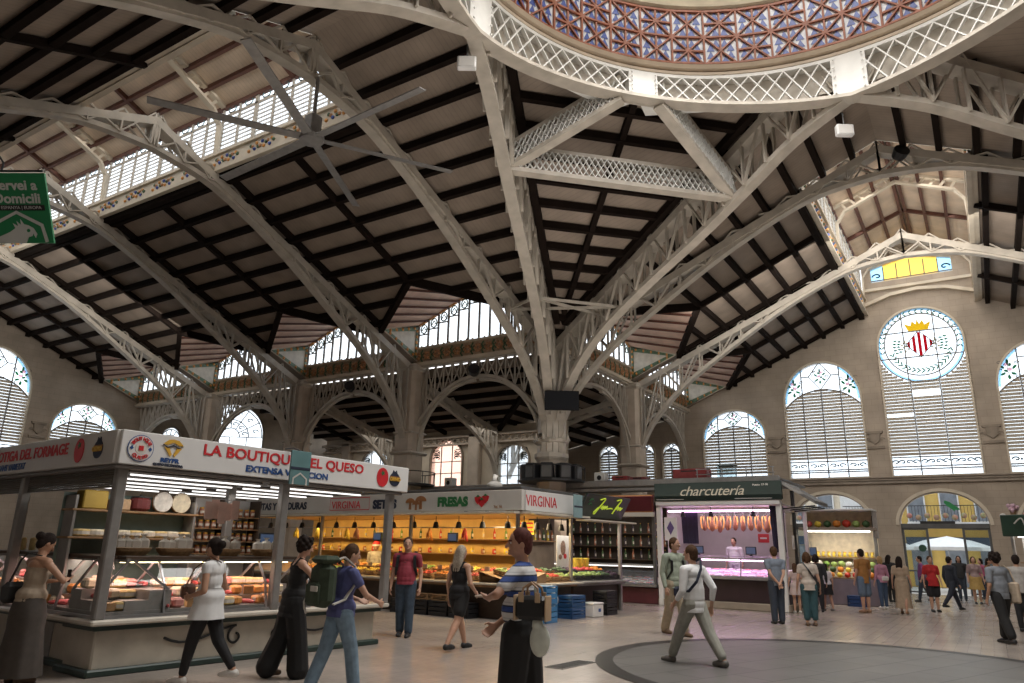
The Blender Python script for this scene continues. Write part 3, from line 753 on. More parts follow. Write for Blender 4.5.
def nave_truss(N, t, label, group, light=False):
    hw = N['hw']; sc = hw / 13.0; mp = N['map']
    pr = [(o * sc, z) for o, z in BOTS]; pr = pr + [(2 * hw - o, z) for o, z in reversed(pr[:-1])]
    base = mp(0, t, 0)
    r = thing('arched_truss', label, 'roof truss', (0, 0, 0), group=group)
    k = N['k']
    truss_parts(r, lambda s: mp(s, t, 0)[:2], 2 * hw, lambda s: H + .02 + k * min(s, 2 * hw - s), pr, N['n'])
for i in range(4):
    nave_truss(NA, i * NA['bay'], '%s arched lattice truss across the left nave counting away from the central pillar' % ORD[i], 'arched trusses of the left nave')
for i in range(2):
    nave_truss(NB, i * NB['bay'], '%s arched lattice truss across the right nave counting away from the central pillar' % ORD[i], 'arched trusses of the right nave')

# ------------------------------------------------------------------ ring of the dome, ribs, crossing roof
RC = (-13.0, -11.95); RR = 6.67
NV, NR = (-13.0, -11.95 + RR), (-13.0 + RR, -11.95)
RIB = smooth_prof([(.0, 4.9), (.3, 5.6), (1.0, 7.2), (2.9, 8.75), (5.6, 9.85), (8.5, 10.75), (10.6, 11.5), (12.2, 12.1), (14.05, 12.45)], 40)
def rib(p0, p1, label):
    L = math.hypot(p1[0] - p0[0], p1[1] - p0[1]); d = ((p1[0] - p0[0]) / L, (p1[1] - p0[1]) / L)
    t = thing('crossing_rib', label, 'roof rib', group='ribs of the crossing')
    pr = [(s * L / 14.05, z) for s, z in RIB]
    truss_parts(t, lambda s: (p0[0] + d[0] * s, p0[1] + d[1] * s), L, lambda s: H + .02 + (HP - H) * s / L, pr, (-d[1], d[0], 0), w=.5, cell=.8, half=True, dbl=.2)
rib((0, 0), NV, 'pale rib rising from the central pillar leftwards to the tiled ring')
rib((0, 0), NR, 'pale rib rising from the central pillar rightwards to the tiled ring')
rib((-26, 0), NV, 'pale rib coming from the left edge of the photo to the tiled ring')
rib((0, -23.9), NR, 'pale rib coming from the right edge of the photo to the tiled ring')

def crossing_roof():
    ce = thing('ceiling_center', None, None, kind='structure')
    B = MB(); P = MB(); z = lambda x: H + x
    O = (0, 0, H + .05); AV = (*NV, HP + .05); AR = (*NR, HP + .05); A1 = (-13, 0, HP + .05); B1 = (0, -11.95, HP + .05)
    P2 = (-26, 0, H + .05); P3 = (0, -23.9, H + .05)
    B2 = MB(); B3 = MB()
    for sx in (0, 1):
        for sy in (0, 1):
            cx, cy = -26.0 * sx, -23.9 * sy; mx = lambda x: -26 - x if sx else x; my = lambda y: -23.9 - y if sy else y
            c = (cx, cy, H + .05); ev = (-13, my(NV[1]), HP + .05); er = (mx(NR[0]), -11.95, HP + .05)
            B.quad(c, (-13, cy, HP + .05), ev); B2.quad(c, er, (cx, -11.95, HP + .05))
            k3 = lambda x, y: H + .05 + (HP - H) * ((x + y) / ((NV[0] + NV[1] + NR[0] + NR[1]) / 2))
            ar3 = [(RC[0] + RR * cos(a), RC[1] + RR * sin(a)) for a in [pi / 2 * i / 16 for i in range(17)]]
            B3.add([c] + [(mx(x), my(y), k3(x, y)) for x, y in ar3], [tuple(range(18))])
    for x0, x1, y0, y1 in ((-34, -26, -34, .3), (-26, .3, -34, -23.9)): B2.quad((x0, y0, HP + .1), (x1, y0, HP + .1), (x1, y1, HP + .1), (x0, y1, HP + .1))
    B.build('board_panel', M['board'], ce); B2.build('board_panel', M['board_b'], ce); B3.build('board_panel', M['board_b'], ce)
    # purlins of the three visible panels
    for i in range(1, 14):
        q = i * .935 / 13
        if q < 1:
            a = V(O).lerp(V(A1), q); b = V(O).lerp(V(AV), q); P.beam(a - V((0, 0, .12)), b - V((0, 0, .12)), .18, .22)
            a = V(P2).lerp(V(A1), q); b = V(P2).lerp(V(AV), q); P.beam(a - V((0, 0, .12)), b - V((0, 0, .12)), .18, .22)
        q = i * .935 / 11.95
        if q < 1:
            a = V(O).lerp(V(B1), q); b = V(O).lerp(V(AR), q); P.beam(a - V((0, 0, .12)), b - V((0, 0, .12)), .18, .22)
            a = V(P3).lerp(V(B1), q); b = V(P3).lerp(V(AR), q); P.beam(a - V((0, 0, .12)), b - V((0, 0, .12)), .18, .22)
    for i in range(1, 16):
        q = i * .0635
        a = V(O).lerp(V(AV), q) - V((0, 0, .12)); b = V(O).lerp(V(AR), q) - V((0, 0, .12)); inr = lambda w: (w.x - RC[0]) ** 2 + (w.y - RC[1]) ** 2 < (RR + .1) ** 2
        if not inr((a + b) / 2): P.beam(a, b, .18, .22)
        else:
            u = 0.0
            while u < .5 and not inr(a.lerp(b, u)): u += .01
            P.beam(a, a.lerp(b, u), .18, .22); P.beam(b, b.lerp(a, u), .18, .22)
    mid = (V(AV) + V(AR)) / 2; P.beam(V(O).lerp(mid, .15) - V((0, 0, .15)), V(O).lerp(mid, .84) - V((0, 0, .13)), .17, .2)
    for E, w in ((AV, .45), (AR, .45)):
        for sg in (-1, 1):
            d = V((E[0], E[1], 0)).normalized(); n = V((-d.y, d.x, 0)) * (sg * .36)
            P.beam(V(O).lerp(V(E), .1) + n - V((0, 0, .1)), V(O).lerp(V(E), .95) + n - V((0, 0, .1)), .22, .22)
    for q in (A1, B1):
        pass
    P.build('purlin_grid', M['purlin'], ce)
crossing_roof()

def ring():
    t = thing('dome_ring', 'great circular iron ring with tiled band below the dome', 'ring', (RC[0], RC[1], 0))
    off = None
    zb = lambda a: 12.32 + .44 * abs(sin(2 * a)) ** 1.0
    ZT = 13.46; n = 96
    # lattice girder
    bot = MB(); top = MB(); lat = MB()
    def rp(r, a, z): return (r * cos(a), r * sin(a), z)
    for mb, r0, r1, zf, h in ((bot, RR - .22, RR + .18, zb, .09), (top, RR - .18, RR + .14, lambda a: ZT, .09)):
        vs = []; fs = []
        for i in range(n):
            a = 2 * pi * i / n; z = zf(a)
            vs += [rp(r0, a, z), rp(r1, a, z), rp(r1, a, z + h), rp(r0, a, z + h)]
        for i in range(n):
            b = (i + 1) % n
            for j in range(4): fs.append((i * 4 + j, b * 4 + j, b * 4 + (j + 1) % 4, i * 4 + (j + 1) % 4))
        mb.add(vs, fs)
    per = 12; tot = per * 8; da = 2 * pi / tot
    for i in range(tot):
        a = i * da
        for sg in (-1, 1):
            for r in (RR - .15,):
                a0, a1 = a, a + sg * da * 1.5
                lat.beam(rp(r, a0, zb(a0) + .05), rp(r, a1, ZT), .03, .095, (cos(a), sin(a), 0))
    for k in range(8):
        a = k * pi / 4; c = rp(RR + .0, a, (zb(a) + ZT) / 2 + .05)
        pl = MB(); pl.box((RR * cos(a), RR * sin(a), c[2]), (.42, .78, ZT - zb(a) - .02), rz=a)
        for i in range(5):
            for j in (-1, 1): pl.ball(rp(RR - .26, a + j * .05, zb(a) + .15 + i * (ZT - zb(a) - .2) / 4), .03, 5, 4)
        pl.build('riveted_plate', M['iron_white'], t)
    bot.build('lower_chord', M['iron'], t); top.build('upper_chord', M['iron_white'], t); lat.build('lattice_web', M['iron_white'], t)
    MB().lathe([(RR + .1, 12.75), (RR + .1, 13.5)], 96, caps=False).build('girder_back', M['iron'], t, smooth=True)
    # cornice
    pr = [(6.95, 13.5), (6.62, 13.5), (6.60, 13.56), (6.50, 13.58), (6.50, 13.66), (6.56, 13.70), (6.46, 13.74), (6.42, 13.84), (6.50, 13.88), (6.57, 13.9)]
    MB().lathe(pr, 96, caps=False).build('cornice', M['cornice'], t, smooth=False)
    # tiled band
    r = 6.57; z0, z1 = 13.9, 15.6
    MB().lathe([(r, z0), (r, z1)], 96, caps=False).build('tile_band', M['white_tile'], t, smooth=True)
    rb = MB(); tri = MB(); nc = 48; ca = 2 * pi / nc; hz = (z1 - z0) / 2
    for i in range(nc):
        a = i * ca
        for z in (z0 + hz,): rb.beam(rp(r - .03, a, z), rp(r - .03, a + ca, z), .05, .06, (cos(a), sin(a), 0))
        for z in (z0 + .04, z1 - .04): rb.beam(rp(r - .03, a, z), rp(r - .03, a + ca, z), .06, .07, (cos(a), sin(a), 0))
        rb.beam(rp(r - .03, a, z0), rp(r - .03, a, z1), .05, .06, (cos(a), sin(a), 0))
        for j in range(2):
            zc = z0 + hz * (j + .5); am = a + ca / 2; zz0 = z0 + hz * j
            for s0, s1 in (((a, zz0), (a + ca, zz0 + hz)), ((a, zz0 + hz), (a + ca, zz0))):
                rb.beam(rp(r - .03, s0[0], s0[1]), rp(r - .03, s1[0], s1[1]), .04, .055, (cos(a), sin(a), 0))
            if (i + j) % 2 == 0:
                rb.beam(rp(r - .03, am, zz0), rp(r - .03, am, zz0 + hz), .05, .05, (cos(a), sin(a), 0))
                rb.beam(rp(r - .03, a, zc), rp(r - .03, a + ca, zc), .05, .05, (cos(a), sin(a), 0))
            else:
                rb.beam(rp(r - .03, am, zz0), rp(r - .03, am, zz0 + hz), .05, .05, (cos(a), sin(a), 0))
            for dx, dz in ((0, .30), (0, -.30), (.30, 0), (-.30, 0)):
                for q in (-1, 1):
                    ax = am + (dx + (q * .13 if dz else 0)) * ca; zx = zc + (dz + (q * .13 if dx else 0)) * hz
                    s = .125
                    tri.add([rp(r - .015, ax - s * ca, zx - s * hz), rp(r - .015, ax + s * ca, zx - s * hz), rp(r - .015, ax, zx + s * hz * 1.2)], [(0, 1, 2)])
    rb.build('terracotta_rib', M['rust_rib'], t); tri.build('blue_tile_pattern', M['blue_tile'], t)
    # dome above
    pr = [(6.57, 15.6), (6.50, 15.62), (6.44, 15.66), (6.44, 15.74), (6.56, 15.80), (6.60, 16.4)] + [(6.6 * cos(x), 16.4 + 6.4 * sin(x)) for x in [pi / 2 * i / 12 for i in range(1, 13)]]
    MB().lathe(pr, 64, caps=False).build('dome_shell', M['dome'], t, smooth=False)
    pt = MB()
    for i in range(24):
        a = 2 * pi * i / 24
        for j in range(5): pt.ball(rp(6.58, a + (j - 2) * .03, 16.25 + .08 * sin(j * 2)), (.1, .1, .08), 6, 4)
    pt.build('painted_garland', M['green_tile'], t)
ring()

def lattice_beam(a, b, h, label, w=.3, n=14):
    """straight flat lattice girder between two points (given at its bottom edge)"""
    t = thing('lattice_beam', label, 'roof beam', group='lattice beams under the ring')
    a = V(a); b = V(b); up = V((0, 0, h)); d = (b - a); sd = V((0, 0, 1)).cross(d).normalized()
    MB().beam(a, b, w, .12).build('lower_chord', M['iron'], t)
    MB().beam(a + up, b + up, w, .12).build('upper_chord', M['iron'], t)
    lt = MB()
    for i in range(2 * n - 1):
        for s0, s1 in ((.06, .94), (.94, .06)):
            for q in (-w / 2 + .02, w / 2 - .02): lt.beam(a.lerp(b, i / (2 * n)) + up * s0 + sd * q, a.lerp(b, (i + 2.0) / (2 * n)) + up * s1 + sd * q, .02, .07, sd)
    lt.build('lattice_web', M['iron_white'], t)
qa = .705
pv = (NV[0] * qa, NV[1] * qa); pr_ = (NR[0] * qa, NR[1] * qa)
lattice_beam((*pv, 11.35), (*pr_, 11.35), .68, 'horizontal lattice beam joining the two ribs under the ring', n=19)
dn = (RC[0] + RR * cos(pi / 4), RC[1] + RR * sin(pi / 4))
lattice_beam((*pv, 11.35), (dn[0] - .35, dn[1] + .35, 12.72), .62, 'slanting lattice beam from the left rib up to the ring', n=10)
lattice_beam((*pr_, 11.35), (dn[0] + .35, dn[1] - .35, 12.72), .62, 'slanting lattice beam from the right rib up to the ring', n=10)
# pale plates closing the corners below the ring
for k, (e, a0, a1) in enumerate((((NV[0] * .93, NV[1] * .93), pi / 2, pi / 4), ((NR[0] * .93, NR[1] * .93), 0, pi / 4))):
    g = thing('trim_%d' % (k + 1), None, None, kind='structure')
    m = MB(); pts = [(RC[0] + 6.8 * cos(a0 + (a1 - a0) * i / 12), RC[1] + 6.8 * sin(a0 + (a1 - a0) * i / 12), 12.42 + .44 * abs(sin(2 * (a0 + (a1 - a0) * i / 12)))) for i in range(13)]
    dq = (dn[0] + (.15 if k else -.55), dn[1] + (-.55 if k else .15))
    m.add(pts + [(dq[0] + .8, dq[1] + .8, 12.95), (*e, 12.75)], [tuple(range(15))]); m.build('corner_plate', M['iron_white'], g)

# ------------------------------------------------------------------ pillars
def main_pillar():
    t = thing('stone_pillar', 'big central pillar from which the pale iron ribs fan out', 'pillar')
    m = MB(); m.lathe([(.70, 0), (.70, .5), (.58, .6), (.54, 4.7), (.56, 4.75)], 8, a0=pi / 8, a1=2 * pi + pi / 8); m.build('shaft', M['pillar'], t)
    c = MB(); c.lathe([(.56, 4.75), (.64, 4.85), (.64, 5.0), (.54, 5.05), (.52, 5.30), (.66, 5.42), (.66, 5.52), (.52, 5.58)], 8, a0=pi / 8, a1=2 * pi + pi / 8); c.build('capital', M['iron'], t)
    u = MB()
    u.lathe([(.52, 5.75), (.46, 9.2)], 8, a0=pi / 8, a1=2 * pi + pi / 8)
    for a in (pi, pi + .39, pi * 1.5, pi * 1.5 - .39, pi * 1.25): u.beam((.42 * cos(a), .42 * sin(a), 4.8), (.42 * cos(a), .42 * sin(a), 8.6), .2, .3, (cos(a), sin(a), 0))
    u.build('iron_shaft', M['iron'], t)
    cr = MB()
    for i in range(10):
        a = 2 * pi * i / 10; cr.lathe([(.1, 0), (.05, .12), (.02, .25)], 6, (.62 * cos(a), .62 * sin(a), 5.48))
    cr.build('leaf_crown', M['iron'], t)
main_pillar()
def pillar(x, y, label, mat='pillar'):
    t = thing('stone_pillar', label, 'pillar', (x, y, 0), group='pillars along the nave eaves')
    m = MB(); m.rbox((0, 0, .4), (1.25, 1.25, .8), .12); m.rbox((0, 0, 4.9), (.98, .98, 8.3), .14); m.build('shaft', M[mat], t)
    c = MB(); c.rbox((0, 0, 5.35), (1.2, 1.2, .14), .1); c.rbox((0, 0, 9.0), (1.15, 1.15, .3), .1); c.rbox((0, 0, 6.2), (1.06, 1.06, .1), .1); c.build('capital', M['iron'], t)
for i in range(1, 4): pillar(0, i * NA['bay'], '%s square stone pillar left of the central pillar under the floral frieze' % ORD[i - 1])
pillar(NB['bay'], 0, 'square stone pillar right of the central pillar in front of the facade')
for i, (x, y) in enumerate(((-26, 0), (0, -23.9))): pillar(x, y, ('pillar beyond the left edge of the photo', 'pillar beyond the right edge of the photo')[i])

# bracing arches between the pillars below the frieze
def brace(a, b, label, zt=9.1, lo=6.4, hi=8.35, mat=None):
    t = thing('brace_arch', label, 'brace', group='lattice arches between the pillars')
    a = V(a); b = V(b); L = (b - a).length; d = (b - a) / L; n = V((-d.y, d.x, 0))
    pr = [(.35 + (L - .7) * i / 24, lo + (hi - lo) * (1 - abs(i / 12 - 1) ** 2.2)) for i in range(25)]
    pth = lambda s: (a + d * s)[:2]
    MB().chain([(*pth(s), z) for s, z in pr], .26, .12, n).build('arch_rib', M['iron'], t)
    MB().beam((*pth(0), zt), (*pth(L), zt), .26, .14).build('top_chord', M['iron'], t)
    w = MB(); k = 14
    for i in range(k):
        s0, s1 = .35 + (L - .7) * i / k, .35 + (L - .7) * (i + 1) / k
        for q in (0,):
            o = n * q
            w.beam(V((*pth(s0), interp(pr, s0))) + o, V((*pth(s1), zt)) + o, .03, .06, n); w.beam(V((*pth(s0), zt)) + o, V((*pth(s1), interp(pr, s1))) + o, .03, .06, n)
            w.beam(V((*pth(s0), zt)) + o, V((*pth(s0), interp(pr, s0))) + o, .035, .08, n)
    w.build('lattice_web', M['iron'], t)
    # dark quarter arches lower down
    g = MB()
    for sg, p0 in ((1, 0), (-1, L)):
        pts = [(*pth(p0 + sg * (.45 + 2.9 * (1 - cos(x)))), 5.2 + 3.0 * sin(x)) for x in [pi / 2 * i / 10 for i in range(11)]]
        g.chain(pts, .16, .1, n)
    g.build('quarter_arch', M['iron'], t)
for i in range(4): brace((0, i * NA['bay'], 0), (0, (i + 1) * NA['bay'], 0), '%s lattice arch under the left floral frieze counting from the central pillar' % ORD[i])
for i in range(2): brace((i * NB['bay'], 0, 0), ((i + 1) * NB['bay'], 0, 0), '%s lattice arch under the right floral frieze counting from the central pillar' % ORD[i])

# ------------------------------------------------------------------ aisle behind the eaves
def aisle():
    ce = thing('ceiling_aisle', None, None, kind='structure')
    za = lambda d: 9.0 - .21 * d
    B = MB(); P = MB()
    B.quad((.1, .1, za(.1)), (7, 7, za(7)), (7, 19.3, za(7)), (.1, 19.3, za(.1)))
    B.build('board_panel', M['board'], ce)
    MB().quad((.1, .1, za(.1)), (15.3, .1, za(.1)), (15.3, 8.6, za(8.6)), (8.6, 8.6, za(8.6))).build('board_panel', M['board_b'], ce)
    MB().quad((.2, 19.3, 10.1), (9, 19.3, 10.1), (9, 27.7, 10.1), (.2, 27.7, 10.1)).build('flat_panel', M['board'], ce)
    MB().quad((.2, 19.3, 9.0), (9, 19.3, 9.0), (9, 19.3, 10.1), (.2, 19.3, 10.1)).build('step_panel', M['cream'], ce)
    d = 1.0
    while d < 7:
        P.beam((d, d, za(d) - .1), (d, 19.3, za(d) - .1), .17, .22); P.beam((d, d, za(d) - .1), (15.3, d, za(d) - .1), .17, .22); d += 1.0
    for y in (3.47, 10.4, 17.3): P.beam((max(.1, y if y < 7 else .1) if y < 7 else .1, y, za(.1) - .1), (7, y, za(7) - .1), .16, .2)
    P.beam((0, 0, 8.9), (7, 7, za(7) - .1), .2, .24); P.beam((11.5, .1, 8.9), (11.5, 8, 7.4), .16, .2)
    P.build('purlin_grid', M['purlin'], ce)
    # outer walls
    f = lambda u, z, w: (7 - w, u, z)
    wins = [(10.25, 1.05, 4.4, 6.1, .95), (6.1, .95, 4.4, 5.85, .75), (15.25, 1.0, 4.4, 6.0, .8)]
    w = holes_mesh('wall_back', [(3.2, -.02), (19.3, -.02), (19.3, 7.6), (3.2, 7.6)], [arch_outline(*a) for a in wins], lambda u, z, q: f(u, z, -q), .35, M['cream']); w['kind'] = 'structure'
    pl = MB()
    for y in (8.35, 12.6, 17.4): pl.rbox((6.85, y, 3.7), (.4, .7, 7.4), .06)
    pl.beam((6.8, 3.2, 7.15), (6.8, 19.3, 7.15), .3, .12); pl.beam((6.8, 3.2, 6.75), (6.8, 19.3, 6.75), .2, .08)
    for i in range(40): pl.beam((6.8, 3.2 + .4 * i, 7.12), (6.8, 3.6 + .4 * i, 6.78), .05, .05, (1, 0, 0)); pl.beam((6.8, 3.2 + .4 * i, 6.78), (6.8, 3.6 + .4 * i, 7.12), .05, .05, (1, 0, 0))
    pl.build('pilaster', M['pillar'], w)
    lab = ['round-topped stained window behind the stall roofs between two pillars', 'small round-topped window just left of the central pillar, far back', 'half-hidden arched window above the cheese stall sign end']
    for k, a in enumerate(wins):
        t = win_root(label=lab[k]); n = V((-1, 0, 0)); o = arch_outline(*a)
        MB().chain([f(u, z, .04) for u, z in o], .14, .09, n, closed=True).build('frame', M['stone_dark'], t)
        MB().extr(o, lambda u, z, q: f(u, z, -.05 + q), .01).build('pane', M['pale_glass'] if k != 0 else pm_pink, t)
        ld = MB(); gl = MB(); c, hw, s, sp, ri = a
        for q in (-.34, .34): ld.beam(f(c + q * hw, s, .02), f(c + q * hw, sp + ri * .92, .02), .04, .05, n)
        ld.beam(f(c - hw, sp - .2, .02), f(c + hw, sp - .2, .02), .04, .05, n); ld.beam(f(c - hw, sp - .8, .02), f(c + hw, sp - .8, .02), .04, .05, n)
        ld.build('mullion', M['mullion'], t)
        for sg in (-1, 1):
            for j in range(6): gl.chain([f(c + sg * hw * (.66 + .2 * cos(x + j)), sp + (.0 + j * .13) * ri + .1 * sin(x + j), .0) for x in (0, 1, 2, 3, 4)], .02, .05, n)
        gl.build('scroll_band', M['dark_green_glass'], t)
    # oblique wall closing the aisle on the left, with a big arched window
    p0, p1 = V((.9, 27.9, 0)), V((8.8, 18.0, 0)); d = (p1 - p0).normalized(); nn = V((d.y, -d.x, 0)); nn = -nn if nn.dot(V((-1, -1, 0))) < 0 else nn
    g = lambda u, z, w: tuple(p0 + d * u + nn * w + V((0, 0, z)))
    w2 = [(1.35, .62, 5.9, 7.3, .8), (4.75, 1.95, 5.6, 7.75, 1.9), (8.6, .7, 5.4, 6.4, .7)]
    wl = holes_mesh('wall_far', [(-.2, -.02), (12.8, -.02), (12.8, 10.1), (-.2, 10.1)], [arch_outline(*a) for a in w2], lambda u, z, q: g(u, z, -q), .3, M['stone_dark']); wl['kind'] = 'structure'
    for k, a in enumerate(w2):
        t = win_root(label=['narrow arched stained window behind the third pillar from the centre', 'big arched window with petal tracery behind the left pillars', 'small arched window above the middle of the cheese stall sign'][k]); o = arch_outline(*a); c, hw, s, sp, ri = a
        MB().chain([g(u, z, .04) for u, z in o], .14, .09, nn, closed=True).build('frame', M['stone_dark'], t)
        MB().extr(o, lambda u, z, q: g(u, z, -.05 + q), .01).build('pane', M['pale_glass'], t)
        ld = MB()
        for q in (.95, .55, .28): ld.chain([g(u, z, .02) for u, z in arc(c, sp - .1, hw * q, ri * q, 0, pi, 14)], .04, .05, nn)
        for x in [pi * i / 6 for i in range(7)]: ld.beam(g(c + hw * .28 * cos(x), sp - .1 + ri * .28 * sin(x), .02), g(c + hw * .97 * cos(x), sp - .1 + ri * .97 * sin(x), .02), .04, .045, nn)
        for q in (-.5, 0, .5): ld.beam(g(c + hw * q, s, .02), g(c + hw * q, sp - .1, .02), .04, .045, nn)
        ld.beam(g(c - hw, sp - .1, .02), g(c + hw, sp - .1, .02), .04, .05, nn); ld.beam(g(c - hw, sp - .9, .02), g(c + hw, sp - .9, .02), .04, .05, nn)
        ld.build('mullion', M['lead'], t)
        gl = MB()
        for x in [pi * (i + .5) / 6 for i in range(6)]:
            for q in (.42, .75): scroll(gl, g, c + hw * q * cos(x), sp - .1 + ri * q * sin(x), hw * .22, .0)
        gl.build('petal_glass', M['teal_tile'], t)
    wx = MB().quad((7, 3.2, 0), (15.3, 8.6, 0), (15.3, 8.6, 8), (7, 3.2, 8)); wx = wx.build('wall_side', M['cream']); wx['kind'] = 'structure'
pm_pink = frosted('pink_tint_glass', (1.0, .80, .72), .6)  # pink-tinted frosted pane
aisle()
# lattice half trusses over the aisle
for i in (1, 2):
    y = i * NA['bay']
    t = thing('aisle_truss', '%s sloping lattice truss over the low aisle behind the left frieze' % ORD[i - 1], 'roof truss', group='aisle trusses')
    pr = smooth_prof([(0, 8.1), (2, 7.9), (4.5, 7.1), (6.2, 6.0), (6.8, 5.0)], 20)
    truss_parts(t, lambda s: (s, y), 6.9, lambda s: 8.95 - .21 * s, pr, (0, 1, 0), w=.3, cell=.75, half=True, dbl=.1)
for i in (1,):
    x = i * NB['bay']
    t = thing('aisle_truss', 'sloping lattice truss over the low aisle behind the right frieze', 'roof truss', group='aisle trusses')
    pr = smooth_prof([(0, 8.1), (2, 7.9), (4.5, 7.1), (6.2, 6.0), (6.8, 5.0)], 20)
    truss_parts(t, lambda s: (x, s), 6.9, lambda s: 8.95 - .21 * s, pr, (1, 0, 0), w=.3, cell=.75, half=True, dbl=.1)

# ------------------------------------------------------------------ floor and unseen shell
def floor():
    M['floor'] = bricks('floor_tiles', (.41, .36, .32), (.38, .335, .30), (.30, .265, .24), 1.0, .22, .2, .2, .004, (0, 1))
    m = MB(); m.quad((-40, -40, 0), (15.6, -40, 0), (15.6, 30, 0), (-40, 30, 0)); o = m.build('floor', M['floor']); o['kind'] = 'structure'
    cx, cy, r = -11.41, -11.45, 3.71
    M['slab'] = bricks('grey_slabs', (.155, .152, .145), (.135, .132, .128), (.06, .06, .06), 1.0, .42, 1.3, .62, .012, (0, 1), rot=.35)
    t = thing('floor_disc', None, None, (cx, cy, 0), kind='structure')
    d = MB(); d.lathe([(0.001, .006), (r - .27, .006)], 96, caps=False); d.build('grey_slab_disc', M['slab'], t)
    e = MB(); e.lathe([(r - .27, .008), (r, .008)], 96, caps=False); e.build('dark_rim', pm('dark_rim', (.022, .021, .022), .4, .2, 3), t)
    dots = MB()
    for i in range(46):
        for j in range(3):
            a = pi * .98 + i * .018; q = r - .7 - j * .22; dots.lathe([(.0, .012), (.035, .012), (.045, .006)], 6, (q * cos(a), q * sin(a), 0), caps=False)
    dots.build('tactile_studs', M['slab'], t)
    g = MB(); g.box((0, 0, .004), (.9, .3, .008)); gg = thing('floor_grate', 'narrow metal drain grate set in the floor behind the striped woman', 'grate', (-13.7, -8.05, 0), rz=-.08)
    g.build('grate_frame', M['alu'], gg)
    s = MB()
    for i in range(14): s.box((-.4 + i * .062, 0, .01), (.025, .26, .006))
    s.build('grate_bars', M['dark_steel'], gg)
floor()
def ties():
    t = thing('tie_bars', 'thin crossing tie bars joining the ribs just above the central pillar', 'tie bars'); m = MB()
    q = [(-3.2, 0, 9.75), (-4.2, -1.7, 9.6), (-2.0, -3.7, 9.6), (0, -3.0, 9.75)]
    for a, b in ((0, 1), (1, 2), (2, 3), (0, 2), (1, 3)): m.beam(q[a], q[b], .06, .09)
    m.build('tie_rod', M['iron'], t)
ties()
def shell():
    for (x0, y0, x1, y1, h) in ((-34, -34, -34, 30, 14.6), (-34, -34, 15.5, -34, 14.6), (-26.3, .3, -26.3, 27.8, 9.3), (-.0, -24.2, 15.4, -24.2, 9.3), (-34, .3, -26.3, .3, 14), (.3, -34, .3, -24.2, 14)):
        m = MB().quad((x0, y0, 0), (x1, y1, 0), (x1, y1, h), (x0, y0, h)); o = m.build('wall_outer', M['stone_dark']); o['kind'] = 'structure'
shell()
# ================================================================== people
YAW = CAM['yaw']
def ground(u, v, z=0.0):
    d = _FW + _RT * ((u - 512) / CAM['f']) - _UP * ((v - 341.5) / CAM['f']); t = (z - _C.z) / d.z
    p = _C + d * t; return p.x, p.y
CL = {}
def cloth(key, c, rough=.8, var=.12, scale=14, **k):
    if key not in CL: CL[key] = pm('cloth_' + key, c, rough, var, scale, **k)
    return CL[key]
SK = {'light': pm('skin_light', (.50, .29, .20), .5, .08, 20), 'tan': pm('skin_tan', (.40, .22, .14), .5, .08, 20), 'warm': pm('skin_warm', (.45, .25, .17), .5, .08, 20)}
HR = {'dark': pm('hair_dark', (.018, .012, .010), .75, .3, 40, spec=.15), 'brown': pm('hair_brown', (.075, .04, .022), .75, .3, 40, spec=.15), 'grey': pm('hair_grey_blond', (.36, .31, .25), .7, .25, 40, spec=.2), 'blond': pm('hair_blond', (.34, .22, .10), .7, .25, 40, spec=.2), 'auburn': pm('hair_auburn', (.10, .035, .03), .75, .3, 40, spec=.15)}
SHOE = {'black': pm('shoe_black', (.015, .015, .016), .5, .2, 9), 'brown': pm('shoe_brown', (.12, .075, .045), .6, .2, 9), 'white': pm('shoe_white', (.62, .60, .57), .5, .1, 9), 'grey': pm('shoe_grey', (.14, .13, .12), .6, .2, 9), 'tan': pm('sandal_tan', (.28, .16, .09), .6, .2, 9)}
EYE_W = pm('eye_white', (.75, .73, .70), .3, .03, 5); EYE_D = pm('eye_dark', (.02, .015, .012), .2, .1, 5); LIP = pm('lips', (.36, .12, .10), .5, .1, 20)

def capsule(mb, a, ra, b, rb, seg=10):
    a = V(a); b = V(b); d = b - a
    mb.ball(a, ra, seg, 6); mb.ball(b, rb, seg, 6)
    if d.length > 1e-4: mb.tube([a, b], [ra, rb], seg)
def remeshed(mb, name, mat, parent, vox, sm=4, cut=None, cuts=None):
    me = bpy.data.meshes.new('t'); me.from_pydata(mb.v, [], mb.f); o = bpy.data.objects.new('t', me); COL.objects.link(o)
    r = o.modifiers.new('r', 'REMESH'); r.mode = 'VOXEL'; r.voxel_size = vox
    s = o.modifiers.new('s', 'SMOOTH'); s.iterations = sm; s.factor = .5
    dg = bpy.context.evaluated_depsgraph_get(); ne = bpy.data.meshes.new_from_object(o.evaluated_get(dg)); bpy.data.objects.remove(o); bpy.data.meshes.remove(me)
    if cuts:
        import bmesh
        bm = bmesh.new(); bm.from_mesh(ne)
        for co, no in cuts:
            g = bm.verts[:] + bm.edges[:] + bm.faces[:]
            res = bmesh.ops.bisect_plane(bm, geom=g, plane_co=co, plane_no=no, clear_outer=True)
            ed = [e for e in res['geom_cut'] if isinstance(e, bmesh.types.BMEdge)]
            if ed:
                try: bmesh.ops.holes_fill(bm, edges=ed)
                except Exception: pass
        bm.to_mesh(ne); bm.free()
    ne.materials.clear(); ne.materials.append(mat); ne.polygons.foreach_set('use_smooth', [True] * len(ne.polygons)); ne.update()
    n = bpy.data.objects.new(name, ne); COL.objects.link(n); n.parent = parent
    return n

